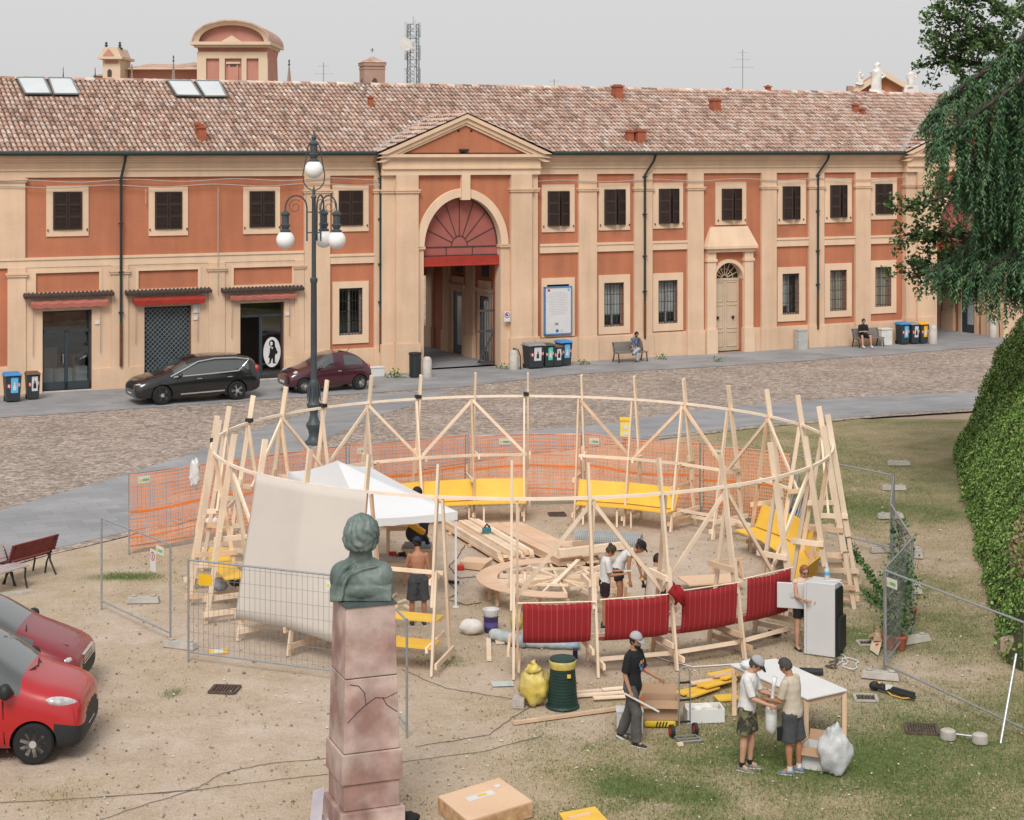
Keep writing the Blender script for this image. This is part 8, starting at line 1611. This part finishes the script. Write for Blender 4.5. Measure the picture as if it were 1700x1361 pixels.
# ================================================================== BUST MONUMENT
def bust():
    Yc = 24.3; cx = (604 - CXP) / F * Yc; base = Vector((cx, Yc, 0)); rz = R(21)
    r = thing('bust_monument', base, 'green bronze bust seen from behind on a tall red marble pedestal', 'monument', rz=rz)
    MAR = mat('red_marble', (.285, .17, .145), .6, .25, 2.6, .12, 18, streak=.15, col2=(.47, .365, .325), mix=(.40, .60), fine=.06, spec=.35)
    GRM = mat('grime', (.05, .04, .035), .9)
    L = lambda n, m, mm, par=None, **k: ob(n, m, mm, par or r, world=False, **k)
    def block(w0, w1, z0, z1, name='block', bev=.012):
        m = MB(); a, b = w0 / 2, w1 / 2; m.hexa([(-a, -a, z0), (a, -a, z0), (a, a, z0), (-a, a, z0), (-b, -b, z1), (b, -b, z1), (b, b, z1), (-b, b, z1)]); return L(name, m, MAR, bevel=bev)
    zs = [H - (y - HZ) * 23.88 / F for y in (1009, 1127, 1250, 1301, 1345)]
    block(.735, .69, zs[1] + .006, zs[0]); b2 = block(.785, .742, zs[2] + .006, zs[1] - .004); block(.85, .85, zs[3] + .004, zs[2]); block(.79, .79, zs[4] + .004, zs[3]); block(.91, .91, .10, zs[4]); block(1.25, 1.25, -.02, .10, 'step')
    for z, w in ((zs[1], .735), (zs[2], .79), (zs[3], .79), (zs[4], .79)): m = MB(); m.box((0, 0, z), (w - .012, w - .012, .016)); L('joint', m, GRM)
    m = MB()        # cracks in the second block
    def cr(pts, w=.014):
        y0 = lambda z: -(.785 - (.785 - .742) * (z - zs[2]) / (zs[1] - zs[2])) / 2 + .003
        P = [Vector((x, y0(z), z)) for x, z in pts]
        for p, q in zip(P[:-1], P[1:]): m.beam(p, q, w * random.uniform(.6, 1.2), .012, (0, 1, 0))
    z = lambda t: zs[2] + (zs[1] - zs[2]) * t
    cr([(-.34, z(.42)), (-.2, z(.55)), (-.08, z(.64)), (.06, z(.72)), (.2, z(.70)), (.36, z(.76))]); cr([(-.08, z(.64)), (-.1, z(.80)), (-.18, z(.90)), (-.3, z(.93))], .012); cr([(.16, z(.7)), (.22, z(.6)), (.36, z(.5))], .01); L('crack', m, GRM, b2)
    m = MB(); m.box((0, 0, zs[0] + .012), (.73, .73, .026)); L('cap_slab', m, mat('verdigris_dark', (.07, .09, .085), .7, .2, 4))
    # the bust itself, facing away
    S = Yc / F; z0 = zs[0] + .02; BR = mat('bronze_patina', (.165, .205, .19), .6, .25, 3.5, .25, 14, streak=.22, col2=(.085, .12, .108), mix=(.38, .68), spec=.4, fine=.06, metal=.15)
    def q(x, y, d=0.0): return Vector(((x - 604) * S, d, z0 + (1003 - y) * S))
    m = MB()
    m.ell(q(601, 984), (.43, .27, .2), 24, 14); m.ell(q(601, 968), (.42, .25, .2), 24, 14); m.ell(q(600, 950), (.30, .19, .15), 20, 12)
    m.ell(q(570, 966, -.02), (.19, .22, .22), 18, 12); m.ell(q(633, 966, .0), (.17, .22, .21), 18, 12); m.box(q(601, 990), (.84, .44, .2)); m.tube([q(599, 950), q(599, 910)], [.17, .15], 16); m.ell(q(599, 942), (.21, .17, .10), 16, 10)
    m.ell(q(599, 901, -.02), (.205, .23, .25), 24, 16); m.ell(q(600, 893, .0), (.215, .24, .23), 24, 16); m.ell(q(599, 921, .1), (.14, .17, .14), 18, 12)
    for s in (-1, 1): m.ell(q(599 + s * 23.5, 902, .03), (.03, .06, .075), 10, 8)
    # cloak folds
    m.tube([q(556, 1000, -.16), q(560, 970, -.2), q(572, 948, -.18), q(590, 938, -.12)], [.05, .055, .05, .03], 8); m.tube([q(569, 1000, -.26), q(574, 970, -.27), q(592, 944, -.18)], [.025, .03, .02], 8); m.tube([q(575, 962, -.24), q(600, 950, -.2), q(630, 944, -.15)], [.02, .02, .015], 8)
    v = [(p[0] * math.cos(-rz) - p[1] * math.sin(-rz), p[0] * math.sin(-rz) + p[1] * math.cos(-rz), p[2]) for p in m.v]; m.v = v
    me = union(m, .014, 6, .02, .12); co = np.empty(len(me.vertices) * 3); me.vertices.foreach_get('co', co); co = co.reshape(-1, 3); nor = np.empty_like(co).ravel(); me.vertices.foreach_get('normal', nor); nor = nor.reshape(-1, 3); zh = q(0, 918).z
    for i in range(len(co)):
        if co[i, 2] > zh:      # wavy locks of hair
            p = Vector(co[i]); w = p + Vector((noise.noise(p * 5), noise.noise(p * 5 + Vector((5, 1, 2))), noise.noise(p * 5 + Vector((2, 8, 1))))) * .12
            th = math.atan2(w.y, w.x); co[i] += nor[i] * (.022 + .030 * (abs(math.sin(th * 6 + w.z * 16)) ** .6 - .5) + .016 * noise.noise(p * 16))
        else:
            p = Vector(co[i]); co[i] += nor[i] * (.010 * math.sin((p.x * .8 + p.z * .35) * 34 + 2.5 * noise.noise(p * 4)) * max(0, noise.noise(p * 3 + Vector((3, 3, 3))) + .25))
    me.vertices.foreach_set('co', co.ravel()); me.update(); L('bust', me, BR, smooth='all')
    m = MB(); zz = q(0, 912).z; P = [Vector((.168 * math.cos(t) + (599 - 604) * S, .19 * math.sin(t), zz + .015 * math.sin(2 * t))) for t in [2 * math.pi * k / 30 for k in range(30)]]
    # things left at the foot of the pedestal
    m = MB(); c = gp(524, 1369, .1) ; m.hexa([c + Vector(p) for p in ((-.10, 0, -.1), (.06, .1, -.1), (.06, .13, -.1), (-.10, .03, -.1), (-.05, .1, .42), (.10, .2, .44), (.10, .22, .44), (-.05, .12, .42))]); simple('white_board', m, mat('board_lilac', (.55, .54, .60), .5), 'pale board leaning against the pedestal base', 'board')
    for i, (x, y, sx, mm, lab) in enumerate(((560, 1358, .14, BAGW, 'white cloth bundle at the foot of the pedestal'), (676, 1360, .16, BLKC, 'black clothes heap right of the pedestal'), (622, 1361, .1, BAGW, 'small white bag on the pedestal step'), (634, 1363, .1, BLKC, 'small black bag on the pedestal step'))):
        simple('clothes_bundle', sack(gp(x, y + 8, .12) + Vector((0, 0, 0)), (sx, sx * .7, sx * .55), 60 + i, amp=.35), mm, lab, 'bundle', smooth='all')
    c = gp(645, 1362, .12); m = MB(); m.lathe([(.03, 0), (.033, .02), (.033, .14), (.014, .19), (.012, .22)], 12, c); simple('small_bottle', m, MATS['bottle_clear'], 'clear bottle standing on the pedestal step', 'bottle', smooth=True)
bust()
# ================================================================== VEGETATION
LEAF = mat('leaf', tint=True, rough=.55, var=.1, scale=1.5, spec=.35)
def leaves(m, P, size, pal, nrm=None, jit=1.0, asp=.62, droop=0):
    """P: list of points; each gets one rhombic leaf of two tilted halves"""
    for i, p in enumerate(P):
        n = Vector((random.gauss(0, 1), random.gauss(0, 1), random.gauss(0, 1)))
        if nrm is not None: n = (nrm[i] if isinstance(nrm, list) else nrm) * 1.6 + n * jit
        n.normalize(); a = n.cross(Vector((random.gauss(0, 1), random.gauss(0, 1), random.gauss(0, 1) - droop))).normalized(); b = n.cross(a); s = size * random.uniform(.6, 1.35); c = random.choice(pal); f = random.uniform(.75, 1.3); c = tuple(x * f for x in c)
        m.add([p - a * s * .5, p + b * s * asp * .5 + n * s * .08, p + a * s * .5, p - b * s * asp * .5 + n * s * .08], [(0, 1, 2), (0, 2, 3)], c)
# --- ivy bank
def ivy():
    A, B_ = Vector((8.85, 31.0, 0)), Vector((14.15, 56.5, 0)); d = (B_ - A).normalized(); o = Vector((d.y, -d.x, 0)); Ls = (B_ - A).length; run, hh = 2.4, 4.9
    def S(s, t):
        e = max(0, s - (Ls - 2.5)) / 2.5 + max(0, 1.6 - s) / 1.6; bul = .13 * noise.noise(Vector((s * .35, t * 2, 0))) + .08 * noise.noise(Vector((s * 1.3, t * 5, 4))); cur = e * e * 3.2
        return A + d * (s - (e * e * .6 if s > 2 else 0)) + o * (run * t + cur * (.5 if s < 2 else 1) - bul - .15 * math.sin(math.pi * t)) + Vector((0, 0, hh * t + .12 * noise.noise(Vector((s, 3, t)))))
    r = thing('ivy_bank', A, 'steep bank covered in dense green ivy at the lawn edge', 'ivy bank')
    m = MB(); ns, nt_ = 60, 14; m.strip([[S(Ls * 1.12 * i / ns, j / nt_) for j in range(nt_ + 1)] for i in range(ns + 1)]); ob('earth_bank', m, mat('bank_earth', (.10, .085, .045), .95, .3, 2, .5, col2=(.05, .07, .025)), r, smooth='all', recalc=False)
    nb = -o * .9 + Vector((0, 0, .45)); pal = [(.10, .19, .035), (.14, .245, .05), (.185, .30, .065), (.06, .125, .024), (.24, .34, .095)]; palb = [(.22, .13, .04), (.14, .16, .04), (.08, .14, .03)]
    m = MB(); P = []; Nn = []
    def bare(s, t): # worn patches where masonry shows
        return ((s - 5.2) / 1.8) ** 2 + ((t - .32) / .16) ** 2 < 1 + .5 * noise.noise(Vector((s * 2, t * 9, 7))) or ((s - 1.6) / .6) ** 2 + ((t - .07) / .12) ** 2 < 1
    for k in range(88000):
        s = Ls * 1.08 * random.random() ** .85; t = random.random() * 1.05; cl_ = noise.noise(Vector((s * 1.6, t * 7, 2)))
        if bare(s, t) and random.random() < .62: continue
        if random.random() < .12 - cl_ * .25: continue
        p = S(s, min(t, 1)) + nb * (.02 + .16 * max(0, cl_ + .25) + .12 * random.random() ** 2); P.append(p); Nn.append(nb)
    leaves(m, P, .088, pal, Nn, .85); o1 = ob('ivy_leaves', m, LEAF, r, recalc=False); o1['kind'] = 'stuff'
    m = MB(); P = [S(5.2 + random.gauss(0, 2.0), max(0, .30 + random.gauss(0, .2))) + nb * .08 for _ in range(500)]; leaves(m, P, .09, palb, nb, .9); o2 = ob('dry_leaves', m, LEAF, r, recalc=False); o2['kind'] = 'stuff'
    BRK = mat('old_brick', (.33, .19, .12), .9, .3, 5, .4, col2=(.42, .30, .2)); mr_ = random.Random(3)
    for row in range(11):
        for c in range(9):
            s = 3.4 + c * .42 + (.2 if row % 2 else 0); t = .17 + row * .025
            if not bare(s, t): continue
            p = S(s, t) - nb * .03; m = MB(); m.box(p, (.26 * mr_.uniform(.7, 1.1), .38 * mr_.uniform(.8, 1.05), .1), math.atan2(d.y, d.x) + R(90) + mr_.uniform(-.1, .1)); ob('brick', m, BRK, r, bevel=.015)
    for s, t in ((1.8, .05),): m = MB(); m.box(S(s, t) - nb * .02, (.3, .35, .3), .4 * s); ob('stone', m, mat('bank_stone', (.40, .28, .22), .9, .2, 3, .4), r, bevel=.04)
    m = MB(); q = [S(Ls * i / 8, 1) for i in range(10)]; m.poly([p + Vector((0, 0, -.05)) for p in q] + [Vector((60, q[-1].y + 10, q[-1].z - .05)), Vector((60, q[0].y, q[0].z - .05))]); struct(ob('terrace', m, mat('terrace_soil', (.12, .11, .07), .95), recalc=False))
ivy()
def twig_tree():
    """broad-leaved evergreen whose boughs reach in from the right"""
    Yd = 51.; q = lambda x, y, dy=0: dp(x, y, Yd + dy) ; tb = q(1790, 520); r = thing('holm_oak', tb, 'broad-leaved evergreen tree behind the weeping cedar', 'tree')
    BK = mat('bark', (.07, .055, .045), .95, .3, 6, .6); m = MB(); m.tube([Vector((tb.x, tb.y, 4.2)), q(1785, 420), q(1772, 260), q(1765, 100), q(1775, -60)], [.34, .3, .26, .2, .14], 12); ob('trunk', m, BK, r, smooth='all')
    pal = [(.035, .08, .02), (.055, .115, .03), (.085, .155, .04), (.025, .055, .016), (.125, .19, .06)]
    limbs = [[(1768, 200), (1720, 110), (1650, 60), (1600, 35), (1555, 28)], [(1768, 220), (1700, 140), (1640, 110), (1580, 95), (1545, 108)], [(1770, 90), (1700, 30), (1640, 0), (1580, -20)], [(1775, 300), (1700, 330), (1640, 345), (1570, 325), (1505, 345)], [(1775, 330), (1690, 380), (1620, 400), (1550, 385), (1500, 390)], [(1778, 360), (1680, 420), (1600, 430), (1545, 450), (1520, 460)], [(1775, 280), (1690, 290), (1620, 300), (1560, 310)], [(1768, 150), (1700, 90), (1620, 75), (1550, 55)], [(1770, 250), (1700, 200), (1640, 160), (1600, 125)]]
    tw = MB(); lv = MB(); P = []
    for li, pts in enumerate(limbs):
        dy = random.uniform(-1.2, 1.2); pp = [q(x, y, dy * i / len(pts)) for i, (x, y) in enumerate(pts)]; tw.tube(pp, [.09 * (1 - .17 * i) + .012 for i in range(len(pp))], 6)
        for i in range(len(pp) - 1):
            for k in range(15):
                b = pp[i].lerp(pp[i + 1], random.random()); e = b + Vector((random.gauss(0, .42), random.gauss(0, .7), random.gauss(.0, .36))); tw.tube([b, b.lerp(e, .5) + Vector((0, 0, .05)), e], [.02, .012, .005], 4, cap=False)
                for c in range(5):
                    ce = b.lerp(e, .5 + .5 * random.random()) + Vector((random.gauss(0, .07), random.gauss(0, .07), random.gauss(0, .07)))
                    for l in range(9): P.append(ce + Vector((random.gauss(0, .085), random.gauss(0, .085), random.gauss(0, .08))))
    o = ob('branches', tw, BK, r, recalc=False); o['kind'] = 'stuff'; leaves(lv, P, .135, pal, Vector((0, -.3, .8)), 1.3); o = ob('crown', lv, LEAF, r, recalc=False); o['kind'] = 'stuff'
twig_tree()
def cedar():
    Yd = 46.; q = lambda x, y, dy=0: dp(x, y, Yd + dy); tb = q(1775, 560); r = thing('weeping_cedar', tb, 'weeping cedar with drooping curtains of dark green needles', 'tree')
    BK = mat('bark', (.07, .055, .045), .95, .3, 6, .6); m = MB(); m.tube([Vector((tb.x, tb.y, 4.2)), q(1772, 380), q(1768, 150), q(1760, -80)], [.4, .34, .26, .16], 12); ob('trunk', m, BK, r, smooth='all')
    boughs = [([(1760, 20), (1700, 62), (1650, 108), (1600, 142), (1560, 178), (1540, 205)], 125, 40), ([(1765, 90), (1700, 130), (1640, 175), (1590, 210), (1552, 240)], 150, 36), ([(1765, 170), (1705, 200), (1650, 235), (1612, 280), (1600, 300)], 165, 40), ([(1765, 260), (1710, 280), (1668, 320), (1640, 360)], 130, 38), ([(1770, 300), (1700, 335), (1640, 385), (1590, 430), (1545, 452)], 95, 42), ([(1770, 380), (1700, 415), (1650, 440), (1610, 465)], 95, 38), ([(1765, 200), (1720, 240), (1680, 290)], 230, 40), ([(1768, 120), (1710, 150), (1670, 200), (1640, 230)], 230, 34), ([(1765, 400), (1715, 420), (1680, 470)], 110, 30)]
    pal = [(.048, .105, .048), (.07, .14, .062), (.10, .185, .082), (.145, .24, .11), (.034, .075, .036)]
    tw = MB(); lv = MB()
    for bi, (pts, drop, dens) in enumerate(boughs):
        dy = random.uniform(-1.3, 1.3); pp = [q(x, y, dy) for x, y in pts]; tw.tube(pp, [.10 * (1 - i / len(pp)) + .015 for i in range(len(pp))], 6); tot = len(pp) - 1
        for k in range(900):
            f = random.random() * tot; i = int(f); b = pp[i].lerp(pp[i + 1], f - i); dr = Vector((random.gauss(0, .7), random.gauss(0, .9), random.gauss(.25, .5))).normalized(); p = b + dr * random.random() * .22; w = Vector((-dr.y, dr.x, 0)).normalized() * .014; c = random.choice(pal); lv.add([p - w, p + w, p + dr * .17], [(0, 1, 2)], c)
        for k in range(int(dens * 2.6)):
            f = (k + random.random()) / (int(dens * 2.6)) * tot; i = min(int(f), tot - 1); b = pp[i].lerp(pp[i + 1], f - i) + Vector((random.gauss(0, .10), random.gauss(0, .55), random.gauss(0, .06))); prog = f / tot
            Ld = (drop * random.uniform(.3, 1.05) * (.55 + .6 * math.sin(math.pi * min(1, prog * 1.05 + .05)))) * Yd / F; out = Vector((-.30 * random.random(), random.gauss(0, .14), 0)); n = max(4, int(Ld / .07)); side = random.uniform(-1, 1); col = pal[min(4, max(0, int(random.gauss(1.6, .9))))]
            for j in range(n):
                t = j / n; p = b + out * math.sin(t * 1.6) + Vector((.05 * side * math.sin(t * 5), 0, -Ld * t ** 1.15 + .08 * math.sin(t * 3)))
                for l in range(9):
                    a = random.random() * 6.28; dr = Vector((math.cos(a) * .95, math.sin(a) * .95, -.6 - .5 * t)).normalized(); s = random.uniform(.10, .22) * (1.1 - .4 * t); w = Vector((-dr.y, dr.x, 0)).normalized() * random.uniform(.009, .017); o_ = p + dr * .02; c = tuple(x * random.uniform(.7, 1.25) * (1 + .35 * (j == n - 1)) for x in (col if random.random() < .7 else random.choice(pal)))
                    lv.add([o_ - w * .5, o_ + w * .5, o_ + dr * s * .6 + w, o_ + dr * s, o_ + dr * s * .6 - w], [(0, 1, 2, 3, 4)], c)
    o = ob('branches', tw, BK, r, recalc=False); o['kind'] = 'stuff'; o = ob('crown', lv, mat('needles', tint=True, rough=.7, var=.15, scale=1.2), r, recalc=False); o['kind'] = 'stuff'
cedar()
# --- climbing plants on the right fence, garland, weeds
def climber(p0, p1, n, spread, label, pot=True, size=.085, pal=None):
    p0, p1 = Vector(p0), Vector(p1); r = thing('climbing_plant' if pot else 'leaf_garland', p0, label, 'plant', None); pal = pal or [(.03, .085, .018), (.05, .12, .028), (.085, .16, .04), (.02, .055, .014)]; st = MB(); pts = [p0.lerp(p1, k / 10) + Vector((.06 * math.sin(k * 1.7), .05 * math.cos(k * 2.1), .0)) for k in range(11)]; st.tube(pts, .012, 5); ob('stem', st, mat('stem_green', (.06, .08, .03), .8), r)
    P = [p0.lerp(p1, random.random()) + Vector((random.gauss(0, spread), random.gauss(0, spread), random.gauss(0, spread * .7))) for _ in range(n)]; m = MB(); leaves(m, [p for p in P if p.z > .03], size, pal, Vector((0, -.6, .5)), 1.2); o = ob('leaves', m, LEAF, r, recalc=False); o['kind'] = 'stuff'
    if pot: m = MB(); b = Vector((p0.x, p0.y, 0)); m.lathe([(.1, 0), (.14, .22), (.15, .23), (.15, .27), (.12, .27), (.11, .2)], 16, b); ob('pot', m, TERRA, r, smooth=True)
climber(G(1476, 1076) + Vector((0, 0, .25)), G(1476, 1076) + Vector((.15, .5, 1.45)), 380, .09, 'potted climbing plant nearest the torn cardboard box'); climber(G(1494, 1078) + Vector((0, 0, .25)), G(1494, 1078) + Vector((.25, .6, 1.6)), 420, .10, 'potted climbing plant against the fence corner post'); climber(Vector((7.95, 35.3, .3)), Vector((8.0, 36.6, 1.75)), 420, .12, 'climbing plant covering the edge-on fence', True)
gtop = gp(1402, 890, 1.05) ; gend = gp(1473, 1000, .06)
climber(gtop, gend, 420, .05, 'leafy garland trailing from the ring post to the ground', False, .08); climber(gp(1438, 985, .1), gp(1470, 1008, .08), 200, .09, 'heap of cut leaves on the grass at the garland end', False, .08)
for k, (x, y, n, lab) in enumerate(((657, 628, 90, 'green weed growing at the portal pillar foot by the planter'), (1190, 601, 30, 'small weed at the wall foot left of the side door'), (968, 606, 40, 'small weed at the plinth beside the last bin'), (838, 613, 25, 'weed at the foot of the portal pillar by the bollard'), (1098, 597, 30, 'weed at the wall foot between bench and side door'))):
    c = gp(x, y); m = MB(); P = [c + Vector((random.gauss(0, .22 if n > 50 else .14), random.gauss(0, .08), abs(random.gauss(0, .12)) + .03)) for _ in range(n)]; leaves(m, P, .11, [(.05, .11, .02), (.08, .15, .03), (.13, .18, .05)], Vector((0, -.5, .6)), 1.0); tag(ob('weed', m, LEAF, recalc=False), lab, 'weed', 'weeds along the facade', 'stuff')
# ================================================================== LITTER ON THE GROUND
def litter():
    m = MB(); pal = [(.30, .22, .14), (.42, .34, .25), (.20, .14, .08), (.55, .50, .44), (.24, .19, .13)]
    for _ in range(5200):
        y = 23.5 + 30 * random.random() ** 1.5; x = random.uniform(-9.5, 11); s = random.uniform(.008, .026) * (1.5 if random.random() < .06 else 1); a = random.random() * 6.28; fc = random.uniform(.7, 1.15); c = tuple(q * fc for q in random.choice(pal)); t = random.uniform(.4, 1)
        e, f = Vector((math.cos(a), math.sin(a), random.uniform(-.2, .3))) * s, Vector((-math.sin(a), math.cos(a), random.uniform(-.2, .3))) * s * t; p = Vector((x, y, .004))
        m.add([p - e - f, p + e - f * .7, p + e * .8 + f, p - e * .9 + f, p + Vector((0, 0, s * .8))], [(0, 1, 4), (1, 2, 4), (2, 3, 4), (3, 0, 4)], c)
    o = ob('gravel_and_leaves', m, mat('litter_bits', tint=True, rough=.9, var=0), org=(0, 35, 0), recalc=False); tag(o, 'small stones, wood chips and dry leaves scattered over the soil', 'litter', kind='stuff')
litter()
